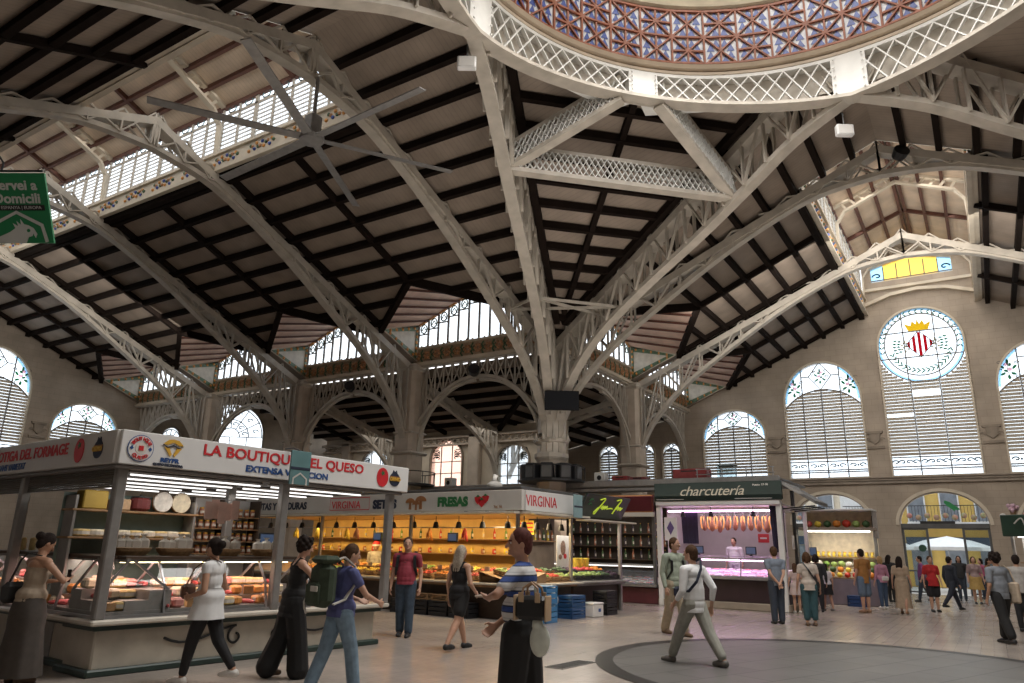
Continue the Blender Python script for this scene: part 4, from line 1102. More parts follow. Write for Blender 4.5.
def ik(S, T, a, b, pole):
    S = V(S); T = V(T); d = T - S; L = max(.02, min(d.length, (a + b) * .999)); d.normalize(); T = S + d * L
    x = (a * a - b * b + L * L) / (2 * L); h = math.sqrt(max(0, a * a - x * x))
    p = V(pole) - d * V(pole).dot(d); p = p.normalized() if p.length > 1e-5 else V((0, -1, 0))
    return S + d * x + p * h, T

def hand(mb, W, d, k, side, thumb):
    """palm, four unequal bent fingers and a thumb; W wrist, d hand direction, thumb = direction of the thumb side"""
    d = V(d).normalized(); t = V(thumb); t = (t - d * t.dot(d)).normalized(); n = d.cross(t).normalized() * side
    c = W + d * .045 * k
    for i in range(5): capsule(mb, W + t * (.006 * k * (i - 2)), .016 * k, W + d * .085 * k + t * (.0155 * k * (i - 2)), .0125 * k, 7)
    for i, L in enumerate((.062, .075, .070, .052)):
        b0 = W + d * .088 * k + t * (.034 - .0225 * i) * k
        m = b0 + (d * .92 - n * .38) * L * .52 * k; e = m + (d * .62 - n * .78) * L * .48 * k
        capsule(mb, b0, .0095 * k, m, .0088 * k, 6); capsule(mb, m, .0088 * k, e, .0078 * k, 6)
    b0 = W + d * .028 * k + t * .026 * k; m = b0 + (d * .55 + t * .75 - n * .2) * .042 * k; e = m + (d * .9 + t * .2 - n * .3) * .034 * k
    capsule(mb, b0, .013 * k, m, .0105 * k, 6); capsule(mb, m, .0105 * k, e, .009 * k, 6)

def person(label, xy, phi, h, top=None, bottom=None, skin='warm', hair=('dark', 'short'), shoes='black', lean=0, legs=((0, 0), (0, 0)), arms=(None, None), look=(0, 0), female=False, vox=.016,
           sleeve=.55, hem=.50, dress=None, belly=0.0, straps=None, z0=0.0, extra=None, turn=0, group=None, wide=1.0):
    """phi: heading relative to the view (0 = walking away, 90 = to the left, 180 = towards the camera); lengths in body heights"""
    head = YAW + R2(phi)
    root = thing('person', label, 'person', (xy[0], xy[1], z0), head - pi / 2, group)
    S = lambda *p: V(p) * h
    # --- legs
    hip = .525; a_, b_ = .24, .24
    hips = []; feet = []
    for k, sd in enumerate((-1, 1)):
        sw, kn = legs[k]; H0 = V((sd * .052, 0, hip)); an = R2(sw); an2 = R2(sw - kn)
        K = H0 + V((0, sin(an), -cos(an))) * a_; A = K + V((0, sin(an2), -cos(an2))) * b_
        hips.append((H0, K, A, an2))
    low = min(A.z for _, _, A, _ in hips); dz = .045 - low
    fix = lambda p: V((p.x, p.y, p.z + dz))
    hips = [(fix(H0), fix(K), fix(A), an2) for H0, K, A, an2 in hips]
    PV = V((0, 0, hip + dz)); ln = R2(lean); tn = R2(turn)
    def up(p):   # torso point (x, y, z above the hips) with lean and turn
        x, y, z = p; x, y = x * cos(tn) - y * sin(tn), x * sin(tn) + y * cos(tn)
        return PV + V((x, y * cos(ln) + z * sin(ln), z * cos(ln) - y * sin(ln)))
    sw_ = .100 if female else .118
    W = (1.0 if not female else .93) * wide
    body = MB(); sh = MB(); pt = MB()
    Mr = (Matrix.Rotation(-ln, 3, 'X') @ Matrix.Rotation(tn, 3, 'Z'))
    def blob(mb, p, r, inf=0.0):
        mb.ball(up(p) * h, tuple((q + inf) * h for q in r), 14, 9, Mr)
    torso = [((0, 0, .03), (.088 * W + .006 * female, .062, .075)), ((0, .004 + belly * .3, .095), (.078 * W, .058 + belly, .08)), ((0, .0, .175), (.090 * W, .060, .085)), ((0, -.004, .245), (.098 * W, .055, .06))]
    for p, r in torso: blob(body, p, r)
    if female:
        for sd in (-1, 1): body.ball(up((sd * .042, .045, .205)) * h, .032 * h, 8, 6)
    shp = [up((sd * sw_, -.002, .272)) for sd in (-1, 1)]
    for sd in (0, 1): capsule(body, up((0, -.006, .285)) * h, .038 * h, shp[sd] * h, .034 * h)
    nk = up((0, -.004, .30)); hd0 = up((0, .016, .405)); capsule(body, nk * h, .033 * h, up((0, .006, .35)) * h, .030 * h)
    # --- head
    hy, hp = R2(look[0]), R2(look[1]); HM = Mr @ Matrix.Rotation(hy, 3, 'Z') @ Matrix.Rotation(hp, 3, 'X')
    hq = lambda x, y, z: (hd0 + HM @ V((x, y, z))) * h
    body.ball(hd0 * h, (.0455 * h, .056 * h, .066 * h), 16, 12, HM); body.ball(hq(0, .012, -.030), (.036 * h, .042 * h, .040 * h), 12, 8, HM)
    capsule(body, hq(0, .054, .006), .006 * h, hq(0, .066, -.014), .0095 * h, 7)
    for sd in (-1, 1): body.ball(hq(sd * .046, -.004, -.006), (.006 * h, .012 * h, .018 * h), 8, 6, HM)
    body.ball(hq(0, .051, -.046), (.016 * h, .010 * h, .010 * h), 8, 6, HM)
    # --- arms
    hands = []
    for k, sd in enumerate((-1, 1)):
        Sx = shp[k]; spec = arms[k]; dflt = (sd * .155, .03, -.035)
        tg = spec[0] if spec else dflt; pole = spec[1] if spec and len(spec) > 1 else (sd * .35, -1, -.1)
        thumb = spec[2] if spec and len(spec) > 2 else (-sd * .3, 1, .2)
        E, Wp = ik(Sx, up(tg) if not (spec and len(spec) > 3) else PV + V(tg), .170, .150, pole)
        capsule(body, Sx * h, .0285 * h, E * h, .0215 * h); capsule(body, E * h, .0215 * h, Wp * h, .0150 * h)
        d = (Wp - E).normalized()
        hand(body, Wp * h, d, h / 1.75, sd, thumb); hands.append((Wp * h, d, E * h))
        if sleeve is not None:
            e2 = Sx.lerp(E, min(1, sleeve * 2))
            capsule(sh, Sx * h, .040 * h, e2 * h, (.034 if sleeve < .5 else .031) * h)
            if sleeve > .5: capsule(sh, E * h, .031 * h, E.lerp(Wp, (sleeve - .5) * 2) * h, .023 * h)
    # --- legs and feet
    fts = [MB(), MB()]
    for k, (H0, K, A, an2) in enumerate(hips):
        capsule(body, H0 * h, .056 * h, K * h, .034 * h); capsule(body, K * h, .034 * h, (K.lerp(A, .35)) * h, .0345 * h); capsule(body, K.lerp(A, .35) * h, .0345 * h, A * h, .020 * h)
        flat = an2 > -.75; fa = 0 if flat else -.65; fd = V((0, cos(fa), sin(fa)))
        heel = A + V((0, -.022, -.024)) ; toe = heel + fd * .125
        dn = -.045 if flat else 0
        for mb_, inf in ((body, 0), (fts[k], .006)):
            capsule(mb_, (A + V((0, -.012, -.02))) * h, (.024 + inf) * h, (A + fd * .05 + V((0, 0, -.022))) * h, (.022 + inf) * h, 8)
            capsule(mb_, (A + fd * .05 + V((0, 0, -.024))) * h, (.022 + inf) * h, (A + fd * .095 + V((0, 0, -.029))) * h, (.014 + inf) * h, 8)
        if bottom:
            ln_ = bottom[1]
            r0, r1, r2 = bottom[2] if len(bottom) > 2 else (.066, .046, .034)
            e1 = H0.lerp(K, min(1, ln_ * 2)); capsule(pt, H0 * h, r0 * h, e1 * h, (r0 + (r1 - r0) * min(1, ln_ * 2)) * h)
            if ln_ > .5: capsule(pt, K * h, r1 * h, K.lerp(A, (ln_ - .5) * 2) * h, r2 * h)
    remeshed(body, 'body', SK[skin], root, min(vox, .0075 if vox < .013 else vox), 3)
    if shoes:
        for ft in fts: remeshed(ft, 'shoe', SHOE[shoes], root, vox * .9, 2)
    if bottom:
        blob(pt, (0, 0, .03), (.094 * W + .006 * female, .070, .075), .004); blob(pt, (0, .004, .085), (.086 * W, .066 + belly, .05))
        remeshed(pt, bottom[3] if len(bottom) > 3 else 'trousers', bottom[0], root, vox, 3, cuts=[(up((0, 0, .115)) * h, Mr @ V((0, 0, 1)))])
    if top:
        for p, r in torso: blob(sh, p, r, .010)
        if not female and hem < .55: blob(sh, (0, belly * .6, .10), (.099, .075, .13), .006)
        if female:
            for sd in (-1, 1): sh.ball(up((sd * .042, .047, .205)) * h, .038 * h, 8, 6)
        if sleeve is not None:
            for k in (0, 1): capsule(sh, up((0, -.006, .283)) * h, .042 * h, shp[k] * h, .040 * h)
            capsule(sh, up((0, -.006, .298)) * h, .036 * h, up((0, -.004, .312)) * h, .036 * h)
        hz = hem - hip
        lo = MB
        if hz < .04: 
            for q in (.05, 0.0, -.05, -.10, -.14):
                if q >= hz - .055: blob(sh, (0, .002 + belly * .5, q), (.112 * W + max(0, -q) * .10, .092 + max(0, -q) * .06, .065) if female else (.099, .077, .07), .006)
        cuts = [(up((0, 0, hz)) * h, Mr @ V((0, 0, -1)))]
        if sleeve is None: cuts.append((up((0, 0, top[1] if len(top) > 1 else .262)) * h, Mr @ V((0, 0, 1))))
        cuts.append((up((0, 0, .322)) * h, Mr @ V((0, -.15, 1))))
        remeshed(sh, top[2] if len(top) > 2 else 'shirt', top[0], root, vox, 3, cuts=cuts)
        if sleeve is None and straps:
            sp = MB()
            for sd in (-1, 1): sp.chain([up((sd * .055, .058, .235)) * h, up((sd * .060, .030, .300)) * h, up((sd * .062, -.02, .318)) * h, up((sd * .055, -.055, .262)) * h], straps * h, .008 * h, (1, 0, 0))
            sp.build('strap', top[0], root)
    if dress:   # (material, z_top, z_hem, r_hem, name) a skirt hanging from the waist
        m_, zt, zh, rh, nm = dress; mb = MB(); n = 28; rows = 9; vs = []; fs = []
        for i in range(rows + 1):
            q = i / rows; z = zt + (zh - zt) * q
            rw = (.088 * W + .006) + (rh - .09) * (q ** .8) + (.018 * math.sin(min(1, q * 2.2) * pi) if True else 0)
            for j in range(n):
                a = 2 * pi * j / n; f = 1 + .06 * q * sin(a * 7 + 1.3 * sin(a))
                vs.append((rw * f * cos(a) * h, (rw * .80 * f * sin(a) + .01 * q) * h, z * h))
        for i in range(rows):
            for j in range(n): fs.append((i * n + j, i * n + (j + 1) % n, (i + 1) * n + (j + 1) % n, (i + 1) * n + j))
        fs.append(tuple(range(n))); mb.add(vs, fs); mb.build(nm, m_, root, smooth=True)
    # --- hair
    hm, st = hair; hr = MB(); low_ = hq
    if st != 'bald':
        hr.ball(hq(0, -.010, .014), (.0515 * h, .0560 * h, .0620 * h), 16, 11, HM)
        hr.ball(hq(0, -.026, -.012), (.046 * h, .038 * h, .050 * h), 12, 8, HM)
        if st in ('short',): pass
        if st == 'curly':
            for i in range(26):
                a = i * 2.4; z = -.03 + .09 * (i / 26); r = math.sqrt(max(.1, 1 - (z / .075) ** 2)) * .050
                x, y = r * cos(a), r * sin(a) - .012
                if y < .03 or z > .035: hr.ball(hq(x, y, z + .01), .020 * h, 7, 5)
        if st == 'bun': hr.ball(hq(0, -.07, .015), .032 * h, 10, 7)
        if st == 'tied':
            hr.ball(hq(0, -.062, -.005), .024 * h, 8, 6); capsule(hr, hq(0, -.07, -.01), .02 * h, hq(0, -.075, -.08), .012 * h, 8)
        if st == 'long':
            for sd in (-1, 0, 1):
                capsule(hr, hq(sd * .026, -.030, -.0), .034 * h, hq(sd * .034, -.052, -.10), .026 * h, 9); capsule(hr, hq(sd * .034, -.052, -.10), .026 * h, hq(sd * .028, -.058, -.185), .016 * h, 8)
        if st == 'bob':
            for sd in (-1, 1): capsule(hr, hq(sd * .038, -.012, .0), .026 * h, hq(sd * .042, -.012, -.055), .020 * h, 9)
            capsule(hr, hq(0, -.04, 0), .035 * h, hq(0, -.045, -.06), .026 * h, 9)
        fz = [(hq(0, .030, 0), HM @ V((0, 1, -.55)))]
        remeshed(hr, 'hair', HR[hm], root, vox * .75, 5 if st == 'curly' else 2, cuts=fz)
    # --- face
    ew = MB(); ed = MB(); br = MB(); lp = MB()
    for sd in (-1, 1):
        ew.ball(hq(sd * .018, .0475, .002), (.0075 * h, .005 * h, .0042 * h), 8, 6, HM); ed.ball(hq(sd * .018, .0515, .002), (.0034 * h, .0022 * h, .0036 * h), 7, 5, HM)
        br.chain([hq(sd * .009, .0535, .013), hq(sd * .019, .0525, .016), hq(sd * .028, .046, .013)], .004 * h, .0035 * h, HM @ V((0, 1, 0)))
    lp.ball(hq(0, .0525, -.033), (.0135 * h, .0045 * h, .0042 * h), 9, 6, HM)
    ew.build('eye', EYE_W, root, True); ed.build('pupil', EYE_D, root); br.build('eyebrow', HR[hm] if hm != 'grey' else HR['brown'], root); lp.build('mouth', LIP, root, True)
    root['_h'] = h
    info = dict(root=root, h=h, head=head, up=lambda p: up(p) * h, hands=hands, hq=hq, hips=hips)
    info['w'] = lambda p: (xy[0] + p[0] * cos(head - pi / 2) - p[1] * sin(head - pi / 2), xy[1] + p[0] * sin(head - pi / 2) + p[1] * cos(head - pi / 2), z0 + p[2])
    return info
def local_thing(pinf, name, label, cat, group=None):
    r = pinf['root']; return thing(name, label, cat, tuple(r.location), r.rotation_euler[2], group)

N_ = .0105      # voxel size of the nearest figures
# 1 woman at the left edge, back to us, strapless top and long skirt
p = person('bare-shouldered woman in a beige strapless top and long dark skirt, at the left edge', ground(14, 684), -28, 1.66, top=(cloth('beige_top', (.34, .27, .20)), .235, 'strapless_top'), sleeve=None, hem=.53, female=True, hair=('dark', 'bun'), shoes='brown',
           look=(-10, -30), lean=4, arms=(((-.05, .16, .15), (-1, -.4, -.5)), ((.08, .18, .17), (1, -.4, -.4))), vox=N_, dress=(cloth('dark_skirt', (.055, .045, .038)), .60, .05, .17, 'long_skirt'), skin='tan')
t = local_thing(p, 'shoulder_bag', 'black shoulder bag on the hip of the bare-shouldered woman', 'bag'); h = p['h']
MB().rbox((-.20, -.08, .98), (.12, .30, .24), .05).build('bag_body', SHOE['black'], t)
MB().chain([(-.20, -.16, 1.08), (-.15, -.10, 1.35), (-.02, -.11, 1.43), (.10, -.02, 1.40)], .02, .012, (0, 1, 0)).build('strap', SHOE['black'], t)
t = local_thing(p, 'mobile_phone', 'phone held up by the bare-shouldered woman at the left edge', 'phone')
MB().rbox(tuple((p['hands'][1][0] + p['hands'][1][1] * .09) + V((0, 0, .03))), (.075, .012, .15), .01).build('phone_body', M['black'], t)
# 2 woman in a white tunic walking left
p = person('woman in a white sleeveless tunic and black leggings walking left past the cheese stall', ground(199, 684), 84, 1.67, top=(cloth('white_tunic', (.66, .66, .66), .8, .05), .30, 'tunic'), dress=(cloth('white_tunic', (.66, .66, .66), .8, .05), .64, .43, .150, 'tunic_skirt'), bottom=(cloth('black_leggings', (.012, .012, .014)), .93, (.064, .044, .030), 'leggings'),
           sleeve=.10, hem=.56, female=True, hair=('dark', 'bun'), shoes='white', legs=((16, 6), (-18, 18)), arms=(((-.09, .10, .07), (-.6, -1, -.2)), ((.11, .11, .08), (.6, -1, -.2))), look=(-14, -6), vox=N_, skin='tan', belly=.022)
t = local_thing(p, 'pouch_bag', 'brown leather pouch bag held at the belly of the woman in white', 'bag')
MB().rbox((.02, .30, 1.02), (.26, .09, .17), .035).build('bag_body', pm('brown_leather', (.11, .05, .03), .5, .2, 9), t)
MB().chain([(-.10, .27, 1.08), (-.10, .19, 1.28), (-.07, .02, 1.43), (-.03, -.11, 1.36)], .02, .012, (1, .3, 0)).build('strap', pm('brown_strap', (.11, .05, .03), .5, .2, 9), t)
# 3 woman in black
p = person('dark-haired woman in a long black sleeveless jumpsuit reaching to the right', ground(286, 678), -62, 1.70, top=(cloth('black_top', (.010, .010, .011)), .262, 'black_top'), sleeve=None, straps=.022, hem=.42, female=True, hair=('dark', 'curly'), shoes='brown',
           legs=((-12, 10), (10, 4)), bottom=(cloth('black_wide', (.009, .009, .010)), .97, (.076, .072, .080), 'wide_trousers'), look=(10, -14), lean=5, arms=(((.02, .24, .21), (-1, -.3, -.6)), ((.12, .23, .19), (1, -.4, -.6))), vox=N_, skin='light')
# 4 woman with the green backpack
p = person('woman in a blue shirt and jeans carrying a green backpack, walking away', ground(334, 693), -48, 1.64, top=(cloth('blue_shirt', (.075, .085, .22)), .3, 'tshirt'), bottom=(cloth('blue_jeans', (.17, .25, .33), .85, .2), .96, (.066, .050, .046), 'jeans'), sleeve=.24, hem=.50, female=True,
           hair=('brown', 'tied'), shoes='white', legs=((-16, 8), (18, 8)), look=(-12, -8), lean=6, arms=(((-.06, .17, .10), (-1, -.5, -.2)), ((.12, .22, .10), (.8, -1, -.2))), vox=N_, skin='light')
t = local_thing(p, 'backpack', 'dark green backpack with white straps on the woman in jeans', 'backpack'); gm = cloth('green_pack', (.040, .058, .036), .85, .2)
MB().rbox((0, -.25, 1.16), (.36, .22, .50), .08).build('pack_body', gm, t); MB().rbox((0, -.37, 1.06), (.27, .08, .26), .04).build('front_pocket', gm, t); MB().rbox((0, -.24, 1.43), (.33, .24, .09), .04).build('top_flap', gm, t)
wm = cloth('white_strap', (.55, .53, .49)); sp = MB()
for sd in (-1, 1): sp.chain([(sd * .12, -.20, 1.42), (sd * .12, -.07, 1.46), (sd * .125, .07, 1.36), (sd * .15, .08, 1.18), (sd * .17, -.06, 1.0), (sd * .17, -.2, .95)], .05, .014, (1, 0, 0))
sp.build('shoulder_strap', wm, t); MB().rbox((.10, -.415, 1.12), (.16, .012, .06), .005, rz=.0).build('white_patch', wm, t)
MB().tube([(-.17, -.34, 1.05), (-.21, -.36, .96), (-.17, -.37, .90), (-.2, -.33, .84)], .012, 6).build('side_cord', wm, t)
# 5 man in a crimson shirt
p = person('bearded man in a crimson shirt and jeans facing us beside the cheese stall end', ground(403, 637), 176, 1.76, top=(cloth('crimson', (.27, .035, .055)), .3, 'shirt'), bottom=(cloth('dark_jeans', (.045, .070, .105), .85, .2), .96, (.066, .050, .044), 'jeans'), sleeve=.25, hem=.52,
           hair=('brown', 'short'), shoes='black', legs=((3, 2), (-4, 6)), look=(10, 0), vox=N_, skin='light', belly=.016)
t = local_thing(p, 'backpack', 'black backpack whose straps show over the crimson shirt', 'backpack'); sp = MB()
for sd in (-1, 1): sp.chain([(sd * .15, -.16, 1.35), (sd * .15, -.05, 1.50), (sd * .155, .10, 1.40), (sd * .17, .12, 1.22), (sd * .19, .02, 1.08)], .055, .014, (1, 0, 0))
sp.build('shoulder_strap', M['black'], t); MB().rbox((0, -.20, 1.22), (.30, .15, .42), .05).build('pack_body', M['black'], t)
t = local_thing(p, 'sunglasses', 'dark sunglasses hooked on the collar of the crimson shirt', 'sunglasses'); g = MB()
for sd in (-1, 1): g.lathe([(.0, -.006), (.026, -.004), (.026, .004), (0, .006)], 10, (sd * .012, .150, 1.33 - .02 * sd), sy=.4)
g.build('lenses', M['black'], t)
# 6 woman in black top and shorts, long grey hair
p = person('woman with long grey-blond hair in a black top and shorts, seen from behind', ground(457, 650), -38, 1.68, top=(cloth('black_tank', (.012, .012, .014)), .262, 'tank_top'), sleeve=None, straps=.03, hem=.50, female=True, bottom=(cloth('black_shorts', (.010, .010, .011)), .30, (.068, .066, .06), 'shorts'),
           hair=('grey', 'long'), shoes='black', legs=((22, 4), (-18, 16)), look=(0, -4), vox=N_, skin='light', arms=(None, ((.13, .10, .03), (.5, -1, 0))))
# 7 woman with the striped shirt
def ray_at(u, v, dist):
    d = _FW + _RT * ((u - 512) / CAM['f']) - _UP * ((v - 341.5) / CAM['f']); d = d / d.dot(_FW); p = _C + d * dist; return p
q = ray_at(522, 600, 6.15)
def stripes():
    m, nt, b = _mat('striped_shirt')
    tc = nt.nodes.new('ShaderNodeTexCoord'); sp = nt.nodes.new('ShaderNodeSeparateXYZ'); nt.links.new(tc.outputs['Object'], sp.inputs[0])
    a = nt.nodes.new('ShaderNodeMath'); a.operation = 'MULTIPLY'; a.inputs[1].default_value = 8.2; nt.links.new(sp.outputs[2], a.inputs[0])
    f = nt.nodes.new('ShaderNodeMath'); f.operation = 'FRACT'; nt.links.new(a.outputs[0], f.inputs[0])
    cr = nt.nodes.new('ShaderNodeValToRGB'); cr.color_ramp.interpolation = 'CONSTANT'; e = cr.color_ramp.elements
    e[0].position = 0; e[0].color = (.025, .065, .26, 1); e[1].position = .30; e[1].color = (.02, .03, .07, 1); n = e.new(.40); n.color = (.60, .60, .60, 1); n = e.new(.55); n.color = (.42, .43, .46, 1); n = e.new(.60); n.color = (.60, .60, .60, 1); n = e.new(.93); n.color = (.02, .03, .07, 1)
    nt.links.new(f.outputs[0], cr.inputs[0]); nt.links.new(cr.outputs[0], b.inputs['Base Color']); b.inputs['Roughness'].default_value = .8
    return m
p = person('older woman in a blue and white striped shirt with a black handbag', (q.x, q.y), 66, 1.77, top=(stripes(), .3, 'striped_shirt'), bottom=(cloth('black_trousers', (.011, .011, .012)), .97, (.076, .066, .060), 'trousers'), sleeve=.34, hem=.575, female=True,
           hair=('auburn', 'short'), shoes='black', look=(26, -3), vox=N_, skin='warm', wide=1.3, belly=.02, legs=((6, 4), (-6, 6)), arms=(((-.10, .135, .155), (-1, -.5, -.05)), ((.10, .15, .02), (1, -.6, -.5))), turn=8)
W1 = p['hands'][0][0]
def handbag(p):
    t = local_thing(p, 'handbag', 'black leather handbag with pale trim hanging from the striped woman forearm', 'bag')
    c = V((-.31, -.22, 1.15))
    MB().rbox(tuple(c), (.12, .27, .18), .03).build('bag_body', SHOE['black'], t)
    tm = pm('tan_trim', (.50, .36, .23), .6, .1, 8)
    for sd in (-1, 1): MB().rbox((c.x, c.y + sd * .133, c.z), (.128, .012, .19), .004).build('side_trim', tm, t)
    tr = MB()
    for sx in (-.068, .068):
        for sd in (-1, 1): tr.rbox((c.x + sx, c.y + sd * .07, c.z + .08), (.008, .045, .075), .003)
    tr.build('strap_tabs', tm, t)
    hd = MB()
    for sx in (-.062, .062): hd.tube([(c.x + sx, c.y - .07, c.z + .08), (c.x + sx * .7, c.y - .06, c.z + .15), (c.x + sx * .4, c.y, c.z + .19), (c.x + sx * .7, c.y + .06, c.z + .15), (c.x + sx, c.y + .07, c.z + .08)], .010, 7)
    hd.build('handle', pm('tan_handle', (.42, .27, .16), .6, .1, 8), t)
    b = local_thing(p, 'plastic_bag', 'white plastic carrier bag hanging below the black handbag', 'bag')
    m = MB(); c2 = c + V((.02, -.06, -.24)); m.ball(c2, (.06, .085, .125), 14, 9); m.tube([c2 + V((0, .02, .1)), c2 + V((.03, .04, .26)), c2 + V((.03, .06, .40))], [.05, .02, .012], 7)
    remeshed(m, 'bag_body', pm('thin_plastic', (.55, .58, .52), .4, .12, 12), b, .012, 2)
handbag(p)
t = local_thing(p, 'phone_wallet', 'pale phone wallet in the hand of the striped woman', 'phone')
c = p['hands'][0][0] + p['hands'][0][1] * .10; MB().rbox((c.x, c.y + .01, c.z + .02), (.10, .15, .018), .006).build('phone_body', pm('pale_case', (.55, .45, .38), .5, .1, 8), t)
t = local_thing(p, 'shopping_bag', 'green and tan shopping bag on the far side of the striped woman', 'bag')
m = MB(); m.ball((.24, .10, .78), (.06, .11, .15), 10, 7); m.tube([(.24, .10, .88), (.22, .10, 1.06)], [.05, .015], 7); remeshed(m, 'bag_body', pm('green_tan_bag', (.20, .20, .08), .6, .3, 9), t, .014, 2)
# 8 man in pale green
p = person('young man in a pale green shirt and beige trousers with black backpack straps', ground(677, 636), -152, 1.89, top=(cloth('pale_green', (.30, .34, .27)), .3, 'shirt'), bottom=(cloth('beige_trousers', (.38, .31, .22)), .97, (.066, .052, .046), 'trousers'), sleeve=.97, hem=.48,
           hair=('brown', 'short'), shoes='brown', legs=((10, 4), (-10, 12)), look=(20, -4), vox=N_, skin='light')
t = local_thing(p, 'backpack', 'black backpack on the young man in pale green', 'backpack'); sp = MB()
for sd in (-1, 1): sp.chain([(sd * .14, -.16, 1.37), (sd * .14, -.05, 1.52), (sd * .145, .10, 1.42), (sd * .16, .12, 1.24), (sd * .19, .0, 1.08)], .05, .014, (1, 0, 0))
sp.build('shoulder_strap', M['black'], t); MB().rbox((0, -.20, 1.24), (.28, .15, .42), .05).build('pack_body', M['black'], t)
# 9 man in white
p = person('man in a white shirt and grey trousers striding left across the floor disc', ground(697, 665), 38, 1.80, top=(cloth('white_shirt', (.80, .81, .82), .8, .04), .3, 'shirt'), bottom=(cloth('grey_trousers', (.33, .33, .29)), .92, (.066, .050, .040), 'trousers'), sleeve=.80, hem=.46,
           hair=('brown', 'short'), shoes='grey', legs=((30, 6), (-24, 10)), look=(10, 0), vox=N_, skin='light', arms=(((-.14, .10, .0), (-.3, -1, 0)), ((.15, -.06, -.02), (.4, -1, 0))))
t = local_thing(p, 'crossbody_strap', 'dark crossbody bag strap slanting over the white shirt', 'bag'); sp = MB()
sp.chain([(.14, .06, 1.47), (.12, -.06, 1.51), (.02, -.14, 1.36), (-.10, -.145, 1.18), (-.19, -.06, 1.04), (-.18, .08, 1.02)], .04, .012, (-.8, .3, .8)); sp.build('strap', cloth('navy_strap', (.03, .035, .06)), t)
MB().rbox((-.15, .17, 1.02), (.2, .07, .15), .03).build('bag_body', cloth('navy_strap', (.03, .035, .06)), t)
# 11 man hands behind his back
F_ = .02
person('man in a grey-blue shirt with hands clasped behind his back at the charcuterie stall', ground(779, 624), 6, 1.77, top=(cloth('greyblue', (.17, .20, .25)), .3, 'shirt'), bottom=(cloth('navy_trousers', (.030, .040, .060)), .97, (.066, .050, .042), 'trousers'), sleeve=.26, hem=.49, hair=('brown', 'short'), shoes='black',
       arms=(((-.012, -.095, .0), (-1, -.25, 0), (0, -.3, 1)), ((.012, -.095, -.01), (1, -.25, 0), (0, -.3, 1))), vox=.014, skin='light')
person('small girl with long brown hair in a pale pink skirt beside the charcuterie stall', ground(798, 613), -4, 1.36, top=(cloth('pink_top', (.48, .36, .34)), .3, 'tshirt'), bottom=None, dress=(cloth('pink_skirt', (.50, .40, .38)), .62, .36, .15, 'skirt'), sleeve=.2, hem=.55, female=True, hair=('brown', 'long'), shoes='white', vox=F_, skin='light')
person('woman in a beige top and teal cropped jeans with a dark crossbody strap', ground(812, 626), -12, 1.66, top=(cloth('beige_shirt', (.45, .39, .34)), .3, 'tshirt'), bottom=(cloth('teal_jeans', (.028, .075, .090)), .86, (.070, .055, .046), 'cropped_jeans'), sleeve=.24, hem=.48, female=True, hair=('brown', 'bob'), shoes='brown', vox=.015, skin='light', belly=.01, extra=None)
q = ground(812, 626); t = thing('crossbody_bag', 'dark crossbody bag of the woman in beige and teal', 'bag', (*q, 0), YAW + R2(-12) - pi / 2)
MB().chain([(-.13, .05, 1.39), (-.11, -.05, 1.43), (0, -.125, 1.26), (.11, -.12, 1.08), (.19, -.03, .98)], .035, .012, (.8, .3, .8)).build('strap', M['black'], t); MB().rbox((.20, .06, .92), (.09, .22, .18), .03).build('bag_body', M['black'], t)
person('girl in a white top and black skirt standing at the fruit stall', ground(829, 611), 8, 1.36, top=(cloth('white_top', (.60, .56, .60)), .3, 'tshirt'), dress=(cloth('black_skirt', (.012, .012, .014)), .60, .34, .14, 'skirt'), sleeve=.24, hem=.54, female=True, hair=('dark', 'tied'), shoes='grey', vox=F_, skin='warm', legs=((8, 2), (-8, 8)))
person('person in a dark jacket half hidden behind the beige woman', ground(820, 612), -20, 1.62, top=(cloth('black_jacket', (.018, .018, .020)), .3, 'jacket'), bottom=(cloth('black_trousers2', (.014, .014, .016)), .96), sleeve=.9, hair=('dark', 'bob'), vox=F_)
person('man in an orange-brown shirt and denim shorts facing the fruit stall', ground(867, 613), 18, 1.80, top=(cloth('orange_shirt', (.30, .135, .035)), .3, 'tshirt'), bottom=(cloth('denim_shorts', (.10, .14, .20)), .46, (.070, .066, .062), 'shorts'), sleeve=.28, hem=.46, hair=('dark', 'short'), shoes='tan', vox=.014, skin='warm', arms=(None, ((.17, .07, -.03), (.5, -1, 0))))
person('woman in a pink top and jeans with a white waist bag near the entrance', ground(885, 609), 14, 1.60, top=(cloth('pink_shirt', (.42, .20, .28)), .3, 'top'), bottom=(cloth('mid_jeans', (.045, .075, .13)), .97), sleeve=.8, hem=.50, female=True, hair=('blond', 'bob'), shoes='white', vox=F_, skin='light')
q = ground(885, 609); t = thing('waist_bag', 'white waist bag of the woman in pink', 'bag', (*q, 0), YAW + R2(14) - pi / 2); MB().rbox((.02, -.14, .92), (.24, .08, .14), .03).build('bag_body', SHOE['white'], t)
person('woman in a long beige dress walking by the entrance', ground(905, 614), -35, 1.62, top=(cloth('beige_dress', (.36, .27, .19)), .3, 'dress_top'), dress=(cloth('beige_dress', (.36, .27, .19)), .62, .10, .14, 'dress_skirt'), sleeve=.3, hem=.55, female=True, hair=('dark', 'long'), shoes='tan', vox=F_, skin='warm', legs=((10, 2), (-10, 8)))
person('dark-haired person in black standing behind the beige dress', ground(893, 602), -60, 1.66, top=(cloth('black_jacket', (.018, .018, .020)), .3, 'jacket'), bottom=(cloth('black_trousers2', (.014, .014, .016)), .96), sleeve=.5, hair=('dark', 'long'), vox=F_)
